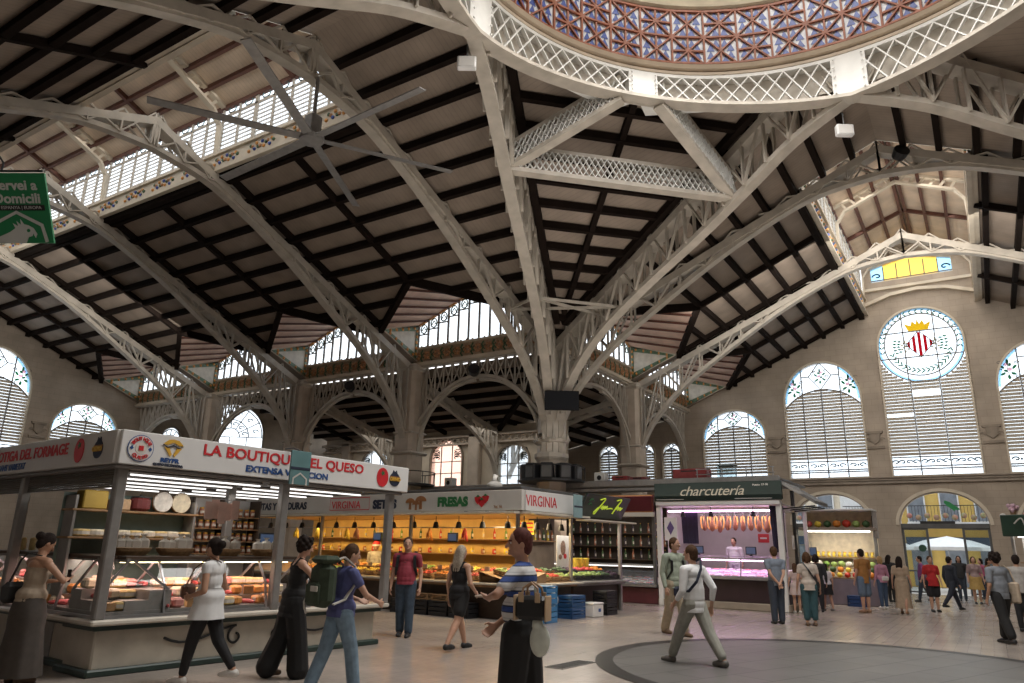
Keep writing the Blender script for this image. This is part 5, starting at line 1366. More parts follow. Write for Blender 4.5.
person('woman in a bright red shirt and black shorts in front of the entrance', ground(936, 612), 172, 1.64, top=(cloth('red_shirt', (.42, .018, .020)), .3, 'shirt'), bottom=(cloth('black_shorts2', (.012, .012, .014)), .42, (.076, .072, .066), 'shorts'), sleeve=.34, hem=.46, female=True, hair=('brown', 'short'), shoes='black', vox=F_, skin='light', belly=.02)
person('person in a purple shirt and dark jeans just left of the red-shirted woman', ground(925, 602), 66, 1.66, top=(cloth('purple_shirt', (.20, .05, .17)), .3, 'shirt'), bottom=(cloth('dark_jeans2', (.03, .04, .06)), .96), sleeve=.4, hem=.48, hair=('dark', 'short'), shoes='black', vox=F_, legs=((14, 4), (-14, 14)))
person('man in a dark navy suit striding right past the entrance', ground(955, 610), -78, 1.70, top=(cloth('navy_suit', (.014, .018, .030)), .3, 'jacket'), bottom=(cloth('navy_suit', (.014, .018, .030)), .97), sleeve=.95, hem=.44, hair=('dark', 'short'), shoes='black', vox=F_, legs=((24, 4), (-26, 16)))
person('dark-haired person in black beside the navy suited man', ground(964, 601), 150, 1.68, top=(cloth('black_jacket', (.018, .018, .020)), .3, 'jacket'), bottom=(cloth('dark_jeans2', (.03, .04, .06)), .96), sleeve=.5, hair=('dark', 'long'), vox=F_)
person('woman in a mauve top and mustard skirt near the right side of the entrance', ground(979, 604), 160, 1.66, top=(cloth('mauve', (.28, .20, .20)), .3, 'top'), dress=(cloth('mustard', (.38, .25, .08)), .62, .30, .15, 'skirt'), sleeve=.4, hem=.53, female=True, hair=('brown', 'bob'), shoes='black', vox=F_, skin='light')
person('woman in a short floral dress of yellow and black near the right pier', ground(994, 603), -150, 1.62, top=(pm('floral_dress', (.30, .15, .05), .8, .1, 16, c2=(.03, .02, .02)), .3, 'dress_top'), dress=(pm('floral_skirt', (.30, .15, .05), .8, .1, 16, c2=(.03, .02, .02)), .62, .34, .14, 'dress_skirt'), sleeve=.3, hem=.53, female=True, hair=('dark', 'long'), shoes='white', vox=F_, skin='tan')
person('person in a pink top passing behind the mustard skirt', ground(986, 599), 90, 1.60, top=(cloth('pink_dark', (.36, .09, .16)), .3, 'top'), bottom=(cloth('dark_jeans2', (.03, .04, .06)), .96), sleeve=.4, hair=('dark', 'bob'), vox=F_)
# 24 near the right edge
p = person('person with curly dark hair in a grey-blue shirt and black trousers at the right edge', ground(1008, 644), 12, 1.74, top=(cloth('grey_shirt', (.20, .22, .25)), .3, 'shirt'), bottom=(cloth('black_trousers3', (.012, .012, .013)), .90, (.070, .056, .052), 'trousers'), sleeve=.36, hem=.49, hair=('dark', 'curly'), shoes='black', vox=.012, skin='tan', legs=((-12, 8), (12, 6)))
t = local_thing(p, 'tote_bag', 'beige canvas tote bag on the shoulder of the person at the right edge', 'bag'); cm = cloth('canvas', (.45, .36, .27))
MB().rbox((.24, -.05, .96), (.10, .34, .40), .03).build('bag_body', cm, t); MB().chain([(.25, -.14, 1.14), (.20, -.09, 1.40), (.15, -.02, 1.48), (.20, .06, 1.40), (.25, .06, 1.14)], .03, .01, (1, 0, 0)).build('strap', cm, t)
person('dark-haired person in a pale shirt cut off by the right edge of the photo', ground(1027, 632), -30, 1.70, top=(cloth('pale_shirt', (.38, .36, .34)), .3, 'shirt'), bottom=(cloth('black_trousers2', (.014, .014, .016)), .96), sleeve=.4, hair=('dark', 'short'), vox=F_, skin='tan')
# ================================================================== market stalls
class Fr:
    def __init__(s, o, deg): s.o = o; s.a = R2(deg); s.c = cos(s.a); s.s = sin(s.a)
    def w(s, a, b, z=0.0): return (s.o[0] + a * s.c - b * s.s, s.o[1] + a * s.s + b * s.c, z)
    def root(s, name, label, cat, a=0, b=0, z=0, group=None, rz=0.0): return thing(name, label, cat, s.w(a, b, z), s.a + rz, group)
M['sign_white'] = pm('sign_white', (.66, .655, .645), .35, .05, 2)
M['sign_grey'] = pm('sign_grey_white', (.55, .53, .50), .4, .06, 2)
M['red'] = pm('sign_red', (.55, .022, .030), .45, .08, 6); M['blue'] = pm('sign_blue', (.022, .075, .24), .45, .08, 6)
M['green'] = pm('sign_green', (.030, .16, .055), .45, .1, 6); M['gold'] = pm('sign_gold', (.62, .36, .045), .45, .1, 6)
M['brown'] = pm('sign_brown', (.30, .13, .045), .5, .15, 6); M['navy'] = pm('ink_navy', (.018, .025, .05), .5, .1, 6)
M['marble'] = pm('counter_marble', (.47, .43, .36), .3, .16, 3, det=8); M['marble_top'] = pm('counter_top', (.56, .52, .45), .22, .1, 4, det=8)
M['dark_green'] = pm('dark_green_band', (.022, .040, .034), .4, .15, 4)
M['wood'] = pm('stall_wood', (.26, .155, .075), .55, .2, 6); M['dark_wood'] = pm('dark_wood', (.06, .038, .025), .5, .2, 6)
M['warm_wall'] = pm('warm_wall', (.62, .42, .15), .6, .08, 3)
M['tube'] = em('fluorescent_light', (1.0, .98, .95), 1.5); M['tube_pink'] = em('pink_light', (1.0, .62, .95), 5.0); M['bulb'] = em('warm_bulb', (1, .80, .45), 9.0)
M['screen'] = em('screen_glow', (.10, .16, .28), .35, (.02, .02, .03))
M['case_glass'] = glassm('case_glass', (.97, .985, .98), .07)
M['white'] = pm('white_plastic', (.68, .67, .66), .4, .05, 5); M['paper'] = pm('paper', (.62, .58, .52), .8, .08, 7)
M['basket'] = pm('wicker', (.30, .18, .085), .7, .25, 25); M['shutter'] = pm('shutter_grey', (.15, .135, .125), .45, .08, 5, metal=.3)
G = {}
for k, c in dict(cheese=(.64, .47, .20), pale=(.70, .62, .46), orange=(.66, .29, .075), rind=(.30, .165, .07), pink=(.58, .24, .21), meat=(.46, .085, .085), fat=(.68, .50, .45), ham=(.33, .13, .07), darkham=(.045, .030, .042),
                 tomato=(.52, .045, .025), lemon=(.70, .52, .06), green=(.15, .27, .045), lettuce=(.30, .42, .12), carrot=(.62, .22, .03), brownm=(.40, .26, .15), aubergine=(.05, .018, .045), melon=(.42, .46, .12), dgreen=(.045, .10, .035), white=(.66, .63, .58), straw=(.48, .04, .04)).items():
    G[k] = pm('food_' + k, c, .5, .2, 14)
TENS = {20: 'twenty', 30: 'thirty', 40: 'forty'}
def nth(i):
    n = i + 1
    if n <= 19: return ORD[i]
    t = n // 10 * 10
    return (TENS[t][:-1] + 'ieth') if n == t else TENS[t] + '-' + ORD[n - t - 1]
PROTO = {}
def put(kind, maker, loc, rz, label, cat, group, scale=1.0, kv='', rx=0.0):
    key = kind + kv
    if key not in PROTO:
        o = maker(kind); PROTO[key] = o; o['category'] = cat
    else:
        o = dup(PROTO[key])
    o.location = loc; o.rotation_euler = (rx, 0, rz); o.scale = (scale,) * 3 if not isinstance(scale, tuple) else scale
    o['label'] = label; o['category'] = cat; o['group'] = group
    return o
def single(f, mats):
    def mk(kind):
        m = MB(); f(m); return m.build(kind, mats, None, smooth=False)
    return mk
def parts(*specs):
    def mk(kind):
        r = thing(kind, None, None)
        for nm, f, mt in specs:
            m = MB(); f(m); m.build(nm, mt, r, smooth=nm in ('fruit', 'flesh', 'glass_body', 'pod'))
        return r
    return mk
def wedge(m):
    n = 6; r = .17; pts = [(0, 0)] + [(r * cos(a), r * sin(a)) for a in [-.42 + .84 * i / n for i in range(n + 1)]]
    m.m(0).extr(pts, lambda u, v, w: (u - .08, v, w), .10)
    m.m(1).chain([(r * cos(a) - .08, r * sin(a), .05) for a in [-.42 + .84 * i / n for i in range(n + 1)]], .102, .008, (0, 0, 1))
def mk_wedge(c): return single(wedge, [G[c], G['rind']])
def mk_wheel(c): return single(lambda m: (m.m(0).lathe([(.10, 0), (.125, .02), (.125, .08), (.11, .10), (.0, .105)], 14), m.m(1).lathe([(.127, .03), (.127, .07)], 14, caps=False)), [G[c], G['paper'] if 'paper' in G else M['paper']])
def mk_slab(c): return single(lambda m: (m.m(0).rbox((0, 0, .055), (.17, .13, .11), .025), m.m(1).rbox((0, -.068, .06), (.06, .006, .05), .002)), [G[c], M['paper']])
def mk_wrap(): return single(lambda m: (m.m(0).rbox((0, 0, .10), (.15, .12, .20), .03), m.lathe([(.035, .195), (.02, .22), (.05, .25)], 8)), [M['paper']])
def mk_saus(c): return single(lambda m: m.tube([(-.16, -.02, .03), (-.08, .01, .035), (0, .02, .035), (.08, .01, .035), (.16, -.02, .03)], [.014, .03, .032, .03, .014], 9), [G[c]])
def mk_ball(c, r, sq=.92, st=True):
    def mk(kind):
        m = MB(); m.m(0).ball((0, 0, r * sq), (r, r, r * sq), 12, 8)
        if st: m.m(1).tube([(0, 0, r * sq * 1.9), (r * .12, 0, r * sq * 2.15)], r * .1, 5); m.lathe([(r * .3, 0), (0, .006)], 5, (0, 0, r * sq * 1.93))
        return m.build(kind, [G[c], G['dgreen']], None, smooth=True)
    return mk
def mk_jar(c): return parts(('glass_body', lambda m: m.lathe([(.036, 0), (.042, .012), (.042, .085), (.034, .10), (.034, .105)], 12), G[c]), ('lid', lambda m: m.lathe([(.037, .105), (.037, .125), (0, .127)], 12), M['gold']), ('paper_label', lambda m: m.lathe([(.0435, .03), (.0435, .07)], 12, a0=-2.6, a1=-.5, caps=False), M['paper']))
def mk_bottle(c): return parts(('glass_body', lambda m: m.lathe([(.034, 0), (.036, .01), (.036, .18), (.014, .235), (.013, .29), (.015, .30)], 10), G[c] if c in G else M[c]), ('cap', lambda m: m.lathe([(.0155, .28), (.0155, .315), (0, .316)], 8), M['gold']), ('paper_label', lambda m: m.lathe([(.0375, .06), (.0375, .14)], 10, a0=-2.8, a1=-.3, caps=False), M['paper']))
def mk_tray(c): return single(lambda m: (m.m(0).add([(-.10, -.075, 0), (.10, -.075, 0), (.10, .075, 0), (-.10, .075, 0), (-.12, -.095, .035), (.12, -.095, .035), (.12, .095, .035), (-.12, .095, .035)], [(3, 2, 1, 0), (0, 1, 5, 4), (1, 2, 6, 5), (2, 3, 7, 6), (3, 0, 4, 7)]), [m.m(1).ball((-.055 + .055 * (i % 3), -.035 + .07 * (i // 3), .032), (.040, .042, .026), 8, 5) for i in range(6)], m.m(2).ball((0, 0, .05), (.06, .02, .012), 8, 4)), [M['white'], G[c], G['fat']])
def mk_leg(c): # cured ham hanging by the hoof
    return parts(('flesh', lambda m: m.lathe([(.012, 0), (.022, -.10), (.032, -.22), (.075, -.36), (.115, -.50), (.12, -.60), (.09, -.70), (.035, -.75), (0, -.76)], 12, sx=.72), G[c]), ('hoof', lambda m: m.lathe([(.0, .07), (.022, .05), (.020, 0), (.013, -.02)], 8), G['darkham']), ('cord', lambda m: m.tube([(0, 0, .02), (.0, 0, .16)], .006, 5), M['paper']))

def lattice_label(a): return a
def fluo(root_fr, a0, a1, b, z, label, group, mat='tube'):
    t = root_fr.root('fluorescent_tube', label, 'lamp', (a0 + a1) / 2, b, z, group); L = a1 - a0
    MB().tube([(-L / 2, 0, 0), (L / 2, 0, 0)], .012, 8).build('glowing_tube', M[mat], t); MB().rbox((0, 0, .045), (L + .06, .05, .03), .008).build('housing', M['shutter'], t)

def circle_badge(mb, c, r, f, n=28, a=1.0): mb.extr([(c[0] + r * cos(2 * pi * i / n), c[1] + a * r * sin(2 * pi * i / n)) for i in range(n)], f, .008)

# ------------------------------------------------------------------ 1: the cheese stall
def cheese_stall():
    F = Fr((-18.6, -4.2), -4.4); st = F.root('market_stall', 'white cheese stall with red lettering and long glass cases, nearest on the left', 'market stall')
    LA, LB = 4.84, 5.2
    # counters
    c = MB(); c.rbox((LA / 2, .55, .32), (LA - .25, .75, .52), .02); c.rbox((.62, LB / 2 + .2, .32), (.75, LB - .3, .52), .02); c.build('counter_base', M['marble'], st)
    k = MB(); k.rbox((LA / 2, .55, .04), (LA - .1, .9, .09), .02); k.rbox((.62, LB / 2 + .15, .04), (.9, LB, .09), .02); k.rbox((LA / 2, .52, .56), (LA - .12, .86, .07), .01); k.rbox((.60, LB / 2 + .15, .56), (.86, LB, .07), .01); k.build('counter_band', M['dark_green'], st)
    k = MB(); k.rbox((LA / 2, .47, .625), (LA + .06, .98, .07), .02); k.rbox((.46, LB / 2 + .45, .625), (.98, LB - .1, .07), .02); k.build('counter_top', M['marble_top'], st)
    # wrought iron scrolls on the front
    s = MB()
    def spiral(cx, cz, r, a0, turns, sg, n=26): return [(cx + r * (1 - .75 * i / n) * cos(a0 + sg * turns * 2 * pi * i / n), .15, cz + r * (1 - .75 * i / n) * sin(a0 + sg * turns * 2 * pi * i / n)) for i in range(n + 1)]
    for x, sg in ((2.05, 1), (2.72, -1)):
        s.tube(spiral(x, .33, .14, pi / 2, .95, sg), .017, 6)
        s.tube([(x, .15, .47)] + [(x - sg * t * 1.05, .15, .47 - .06 * t + .20 * -sin(t * 3.0) * t) for t in [j / 10 for j in range(1, 11)]], .017, 6)
    s.build('iron_scroll', M['black'], st)
    # posts
    for a, b, z0 in ((.07, .07, .66), (2.56, .07, .66), (LA - .05, .07, .66), (.07, 2.95, .66), (.07, 5.0, .66), (2.7, 1.7, 0), (LA - .05, LB, 0)):
        MB().rbox((a, b, (2.52 + z0) / 2), (.13, .13, 2.52 - z0), .015).build('post', M['alu'], st)
    # roof and fascia
    MB().rbox((LA / 2, LB / 2, 2.60), (LA + .1, LB + .1, .10), .02).build('roof_panel', M['shutter'], st)
    sh = MB()
    for i in range(9): sh.beam((.10, .15, 2.26 + .03 * i), (.10, LB, 2.26 + .03 * i), .05, .022)
    sh.build('shutter_box', M['shutter'], st)
    lip = MB(); lip.rbox((LA / 2, -.04, 2.49), (LA + .2, .1, .05), .01); lip.rbox((-.04, LB / 2, 2.49), (.1, LB, .05), .01); lip.build('fascia_lip', M['shutter'], st)
    fb = MB().rbox((LA / 2 + .06, -.06, 2.735), (LA + .28, .12, .43), .01).build('fascia_front', M['sign_white'], st)
    fl = MB().rbox((-.06, LB / 2 - .02, 2.735), (.12, LB + .08, .43), .01).build('fascia_side', M['sign_grey'], st)
    T = frame((0, -.125, 2.52), (1, 0, 0), (0, 0, 1))
    def tx(s_, a, z, size, m, par=fb, sx=1.0, T=T, sp=1.0): text_obj(s_, size, m, par, T @ Matrix.Translation((a, z, 0)), name='lettering', sx=sx, spacing=sp, bold=.004)
    tx('LA BOUTIQUE DEL QUESO', 1.03, .235, .205, M['red'], sx=1.19); tx('EXTENSA VARIACION', 1.72, .07, .125, M['blue'], sx=1.22)
    f = lambda u, v, w: (u, -.122 - w, 2.52 + v)
    bd = MB(); circle_badge(bd, (.17, .215), .17, f); bd.build('round_badge', M['blue'], fb); bd = MB(); circle_badge(bd, (.17, .215), .16, lambda u, v, w: f(u, v, w + .004)); bd.build('badge_face', M['sign_white'], fb)
    bd = MB(); circle_badge(bd, (.17, .215), .075, lambda u, v, w: f(u, v, w + .008)); bd.build('badge_centre', M['paper'], fb)
    bd = MB(); bd.extr([(.14, .185), (.20, .185), (.20, .245), (.14, .245)], lambda u, v, w: f(u, v, w + .018), .006); bd.build('badge_emblem', M['red'], fb)
    ds = MB()
    for sx in (-.12, .12): ds.extr([(.17 + sx - .025, .21), (.17 + sx, .185), (.17 + sx + .025, .21), (.17 + sx, .24)], lambda u, v, w: f(u, v, w + .012), .006)
    ds.build('badge_diamond', M['blue'], fb)
    for word, top in (('BOUTIQUE', True), ('QUESO', False)):
        for i, ch in enumerate(word):
            n = len(word); q = (i - (n - 1) / 2) * (.30 if top else .34); a = (pi / 2 - q) if top else (-pi / 2 + q)
            r = .125 if top else .118
            Tm = frame((.17 + r * cos(a), -.142, 2.735 + r * sin(a)), (sin(a), 0, -cos(a)) if top else (-sin(a), 0, cos(a)), (cos(a), 0, sin(a)) if top else (-cos(a), 0, -sin(a)))
            text_obj(ch, .062, M['red'], fb, Tm @ Matrix.Translation((0, -.022, 0)), align='CENTER', bold=.002)
    # gold bird-like shield logo with blue lettering block
    lg = MB(); lg.extr([(.68, .31), (.75, .37), (.82, .38), (.89, .37), (.96, .31), (.90, .30), (.82, .34), (.74, .30)], lambda u, v, w: f(u - .22, v, w), .01)
    lg.extr([(.70, .27), (.76, .28), (.81, .18), (.79, .15)], lambda u, v, w: f(u - .22, v, w), .01); lg.extr([(.94, .27), (.88, .28), (.83, .18), (.85, .15)], lambda u, v, w: f(u - .22, v, w), .01); lg.build('gold_logo', M['gold'], fb)
    lg = MB(); lg.extr([(.67, .305), (.74, .275), (.82, .31), (.90, .275), (.97, .305), (.90, .262), (.82, .29), (.74, .262)], lambda u, v, w: f(u - .22, v, w + .004), .01); lg.build('logo_outline', M['navy'], fb)
    tx('REYPR', .45, .075, .075, M['blue'], sx=1.2); tx('QUESO DE ZAMORA', .36, .025, .038, M['navy'], sx=1.15)
    def tomato(par, c, fm):
        b = MB(); circle_badge(b, c, .135, fm, a=1.2); b.build('tomato_picture', M['red'], par); b = MB(); b.extr([(c[0] + r * cos(a), c[1] + .07 + r * .9 * sin(a)) for a, r in [(2 * pi * i / 10, .055 if i % 2 else .025) for i in range(10)]], lambda u, v, w: fm(u, v, w + .006), .008); b.build('tomato_leaf', M['green'], par)
    def badge(par, c, fm, Tm):
        b = MB(); circle_badge(b, c, .125, fm, a=.95); b.build('dark_badge', M['navy'], par)
        b = MB(); b.extr([(c[0] - .12, c[1] - .03), (c[0] + .12, c[1] - .03), (c[0] + .12, c[1] + .055), (c[0] - .12, c[1] + .055)], lambda u, v, w: fm(u, v, w + .006), .006); b.build('badge_band', M['brown'], par)
        b = MB(); b.extr([(c[0] - .06, c[1] + .10), (c[0] + .06, c[1] + .10), (c[0] + .04, c[1] + .16), (c[0], c[1] + .13), (c[0] - .04, c[1] + .16)], fm, .008); b.build('badge_crown', M['navy'], par)
        text_obj('ORNO', .085, M['gold'], par, Tm, align='CENTER', bold=.004)
    tomato(fb, (4.40, .215), f); badge(fb, (4.69, .20), f, frame((4.69, -.142, 2.695), (1, 0, 0), (0, 0, 1)))
    # left side fascia, read from outside: x axis runs from far to near
    TL = frame((-.125, LB, 2.52), (0, -1, 0), (0, 0, 1)); fs = lambda u, v, w: (-.122 - w, LB - u, 2.52 + v)
    text_obj('BOTIGA DEL FORMAGE', .215, M['red'], fl, TL @ Matrix.Translation((1.38, .19, 0)), sx=1.13, bold=.004); text_obj('GRANS VARIETAT', .13, M['blue'], fl, TL @ Matrix.Translation((1.5, .05, 0)), sx=1.05, bold=.003)
    tomato(fl, (4.28, .215), fs); badge(fl, (4.82, .20), fs, frame((-.142, LB - 4.82, 2.695), (0, -1, 0), (0, 0, 1)))
    # glass display cases
    def case(par, P, L, name):
        cs = MB(); dk = MB(); gl = MB(); fr = MB(); tp = MB()
        Q = lambda a, b, z: P(a, b, z)
        for b0, b1, z in ((.10, .42, .74), (.40, .72, .86), (.70, 1.0, .98)):
            cs.add([Q(a, b, zz) for a in (.12, L) for b, zz in ((b0, .66), (b0, z), (b1, z), (b1, .66))], [(0, 1, 5, 4), (1, 2, 6, 5), (0, 3, 2, 1), (4, 5, 6, 7)])
        cs.build('display_deck', M['alu'], par)
        gl.quad(Q(.1, .06, .67), Q(L, .06, .67), Q(L, .14, 1.05), Q(.1, .14, 1.05)); gl.quad(Q(.1, .14, 1.05), Q(L, .14, 1.05), Q(L, .36, 1.34), Q(.1, .36, 1.34)); gl.build('case_glass', M['case_glass'], par)
        fr.beam(Q(.1, .06, .68), Q(L, .06, .68), .03, .04); fr.beam(Q(.1, .36, 1.35), Q(L, .36, 1.35), .05, .05)
        n = 4
        for i in range(n + 1):
            a = .12 + (L - .14) * i / n
            fr.chain([Q(a, .07, .67), Q(a, .15, 1.05), Q(a, .37, 1.34)], .025, .03, V(Q(1, 0, 0)) - V(Q(0, 0, 0)))
            fr.beam(Q(a, .95, .98), Q(a, .45, 1.34), .02, .03)
        fr.build('case_frame', M['steel'], par)
        tp.add([Q(a, b, z) for a in (.1, L) for b, z in ((.32, 1.36), (.95, 1.36), (.95, 1.40), (.32, 1.40))], [(0, 1, 2, 3), (7, 6, 5, 4), (0, 4, 5, 1), (1, 5, 6, 2), (2, 6, 7, 3), (3, 7, 4, 0)]); tp.build('case_shelf', M['dark_wood'], par)
    case(st, lambda a, b, z: (a, b, z), 3.25, 'front'); case(st, lambda a, b, z: (b, a, z), 4.9, 'side')
    for a in (1.0, 2.4): MB().tube([F_l for F_l in ((a - .6, .40, 1.325), (a + .6, .40, 1.325))], .012, 6).build('case_lamp', M['tube_pink'] if False else M['bulb'], st)
    # goods in the cases
    r = random.Random(3)
    rows = [(.26, .745, 'front row'), (.56, .865, 'middle row'), (.85, .985, 'back row')]
    kinds = [('cheese_wedge', 'orange', 'orange cheese wedge', mk_wedge('orange')), ('cheese_wedge', 'cheese', 'yellow cheese wedge', mk_wedge('cheese')), ('cheese_block', 'pale', 'pale cheese block', mk_slab('pale')), ('ham_piece', 'pink', 'pink cooked ham', mk_slab('pink')), ('round_cheese', 'cheese', 'small round yellow cheese', mk_wheel('cheese')), ('sausage', 'meat', 'dark red cured sausage', mk_saus('meat')), ('ham_piece', 'orange', 'orange-brown cut of ham', mk_slab('orange'))]
    for side in (0, 1):
        L = 3.1 if side == 0 else 4.4; where = 'front glass case' if side == 0 else 'left glass case'
        for b, z, rn in rows:
            n = int(L / .18)
            for i in range(n):
                a = .26 + i * .18
                if a > L or (side == 1 and a < .9 + 0 * b): continue
                k = kinds[r.randrange(len(kinds))]
                loc = F.w(a, b, z) if side == 0 else F.w(b, a, z)
                put(k[0], k[3], loc, F.a + (-pi / 2 if side == 0 else pi) + r.uniform(-.3, .3), '%s, %s from the corner post, %s of the %s' % (k[2], nth(i), rn, where), 'cheese' if 'cheese' in k[0] else 'meat', 'food in the glass cases of the cheese stall', r.uniform(.9, 1.15), k[1])
    # top of the case: baskets of wrapped white cheeses
    for j, (a, n) in enumerate(((.62, 4), (1.25, 4), (2.02, 3), (2.75, 3))):
        t = F.root('bread_basket', '%s wicker basket from the corner post on top of the front glass case' % ORD[j], 'basket', a, .62, 1.40, 'baskets on the glass case')
        MB().lathe([(.20, 0), (.26, .06), (.28, .10), (.265, .105), (.19, .02), (0, .02)], 16, sy=.6).build('basket_body', M['basket'], t)
        for i in range(n):
            put('wrapped_cheese', (lambda k: mk_wrap()(k)), F.w(a - .17 + i * .34 / max(1, n - 1), .62 + .03 * (i % 2), 1.425), F.a + r.uniform(-.3, .3), '%s white wrapped cheese in the %s basket on the front glass case' % (ORD[i], ORD[j]), 'cheese', 'wrapped cheeses in the baskets', r.uniform(.9, 1.1))
    # shelving behind
    sh = F.root('shelf_unit', 'tall shelf unit of jars behind the front glass case', 'shelf', 2.75, 1.95, 0)
    for x in (-.62, 0, .62): MB().rbox((x, 0, 1.15), (.03, .30, 2.3), .004).build('upright', M['dark_wood'], sh)
    for i, z in enumerate((1.42, 1.62, 1.82, 2.02)): MB().rbox((0, 0, z - .012), (1.26, .3, .02), .004).build('shelf_board', M['wood'], sh)
    MB().quad((-.62, .15, .1), (.62, .15, .1), (.62, .15, 2.3), (-.62, .15, 2.3)).build('back_panel', M['white'], sh)
    for i, z in enumerate((1.42, 1.62, 1.82, 2.02)):
        for k in range(10):
            put('preserve_jar', mk_jar('ham'), F.w(2.75 - .54 + k * .12, 1.90, z), F.a + pi / 2 * 0, '%s brown preserve jar from the left on the %s shelf of the jar unit' % (ORD[k], ['lowest', 'second', 'third', 'top'][i]), 'jar', 'brown jars on the shelf unit')
    up = F.root('shelf_unit', 'long upper shelf over the glass cases at the stall corner', 'shelf', 0, 0, 0); m = MB(); m.rbox((1.15, 1.75, 2.0), (1.9, .35, .03), .005); m.rbox((1.15, 1.75, 1.62), (1.9, .35, .03), .005); m.rbox((1.15, 2.6, 1.95), (.4, 1.7, .03), .005) if False else None
    m.build('shelf_board', M['wood'], up); m = MB()
    for x in (.25, 2.05): MB().rbox((x, 1.75, 1.1), (.04, .3, 2.2), .005).build('upright', M['alu'], up)
    MB().quad((.2, 1.93, .1), (2.1, 1.93, .1), (2.1, 1.93, 2.25), (.2, 1.93, 2.25)).build('back_panel', pm('teal_panel', (.16, .22, .20), .5, .2, 4), up)
    items = [(.5, 'yellow_box', 'yellow cardboard box', pm('card_yellow', (.36, .24, .04), .6, .1, 5), (.34, .26, .26)), (.88, 'brown_box', 'brown cardboard box', G['brownm'], (.26, .26, .16)), (1.2, 'red_pot', 'dark red round pot', pm('pot_red', (.12, .02, .02), .4, .1, 5), None), (1.55, 'white_plate', 'white round cheese standing on edge', G['white'], 'w'), (1.85, 'white_plate', 'pale dark-rinded round cheese standing on edge', G['pale'], 'w')]
    for a, nm, lb, mt, dm in items:
        t = F.root(nm if nm != 'white_plate' else 'round_cheese', lb + ' on the upper shelf of the cheese stall', 'cheese' if dm == 'w' else ('box' if dm else 'pot'), a, 1.72, 2.017)
        if dm == 'w': MB().lathe([(.0, -.03), (.15, -.03), (.16, 0), (.15, .03), (0, .03)], 18, (0, 0, 0)).build('cheese_body', mt, t); t.rotation_euler = (pi / 2, 0, F.a); t.location.z += .16; MB().lathe([(.162, -.02), (.162, .02)], 18, caps=False).build('rind', G['rind'], t)
        elif dm: MB().rbox((0, 0, dm[2] / 2), dm, .015).build('box_body', mt, t); MB().rbox((0, 0, dm[2] + .004), (.06, dm[1], .008), .002).build('tape', M['paper'], t)
        else: MB().lathe([(.10, 0), (.15, .04), (.15, .17), (.12, .2), (.0, .2)], 14).build('pot_body', mt, t); MB().lathe([(.13, .2), (.13, .215), (.02, .23), (.02, .25), (0, .25)], 14).build('lid', M['black'], t)
    for k in range(9): put('round_cheese', mk_wheel('pale' if k % 2 else 'cheese'), F.w(.42 + k * .19, 1.72, 1.637), F.a, '%s small round cheese from the left on the middle shelf at the stall corner' % ORD[k], 'cheese', 'round cheeses on the middle shelf', 1.0, 'pale' if k % 2 else 'cheese')
    for k in range(7): put('yellow_packet', single(lambda m: m.rbox((0, 0, .1), (.13, .08, .2), .02), [G['cheese']]), F.w(.75, 2.3 + k * .36, 1.405), F.a + .2 * k, '%s yellow cheese packet from the corner on top of the left side case' % ORD[k], 'packet', 'packets on the side case', 1.0)
    # price cards hanging, screen, phone
    t = F.root('paper_sign', 'pink paper sheets hanging under the cheese stall roof', 'paper', 1.98, .75, 2.05); m = MB()
    for i in range(5): m.rbox((-.22 + i * .11, .02 * (i % 2), .03 * sin(i * 2)), (.13, .006, .26 + .03 * (i % 3)), .002)
    m.build('paper_sheet', pm('pink_paper', (.62, .42, .36), .8, .1, 9), t); MB().tube([(-.3, 0, .17), (.3, 0, .17)], .006, 5).build('wire', M['steel'], t)
    t = F.root('cash_screen', 'dark tilted cash register screen beside the middle post of the cheese stall', 'screen', 3.0, 1.0, 1.40, rz=.1); MB().rbox((0, 0, .22), (.34, .04, .28), .015).build('screen_frame', M['black'], t); MB().rbox((0, -.023, .22), (.30, .006, .23), .004).build('screen_panel', M['screen'], t); MB().lathe([(.09, 0), (.03, .03), (.025, .12)], 10).build('screen_stand', M['black'], t)
    for j in range(5):
        fluo(F, .35, 2.35, .40 + .75 * j, 2.44, '%s fluorescent tube from the front, left half of the cheese stall ceiling' % ORD[j], 'fluorescent tubes of the cheese stall')
        fluo(F, 2.55, 4.4, .40 + .75 * j, 2.44, '%s fluorescent tube from the front, right half of the cheese stall ceiling' % ORD[j], 'fluorescent tubes of the cheese stall')
    for j in range(2): fluo(F, .2, 1.4, 4.1 + j * .6, 2.44, '%s fluorescent tube over the far end of the left side case' % ORD[j], 'fluorescent tubes of the cheese stall')
    # hanging teal banner in front of the fascia
    t = F.root('hanging_banner', 'small teal and grey banner hanging in front of the red lettering of the cheese stall', 'banner', 2.44, -.42, 2.42)
    MB().rbox((0, 0, .27), (.36, .03, .50), .006).build('banner_panel', pm('teal_banner', (.10, .20, .21), .5, .12, 4), t)
    m = MB(); m.chain([(-.12, -.018, .02), (-.12, -.018, .11), (0, -.018, .19), (.12, -.018, .11), (.12, -.018, .02)], .006, .025, (0, 1, 0)); m.build('banner_emblem', M['sign_grey'], t)
    m = MB(); m.rbox((0, -.018, .26), (.35, .006, .04), .002); m.build('banner_strip', M['navy'], t); MB().tube([(0, 0, .52), (0, .2, .58), (0, .40, .58)], .012, 6).build('bracket', M['dark_steel'], t)
    # grey box on the roof
    t = F.root('cabinet_box', 'pale grey box standing on the roof of the cheese stall', 'box', 3.2, 2.2, 2.652); MB().rbox((0, 0, .3), (.55, .5, .6), .03).build('box_body', M['sign_grey'], t); MB().rbox((0, -.253, .3), (.4, .01, .42), .005).build('box_panel', M['white'], t)
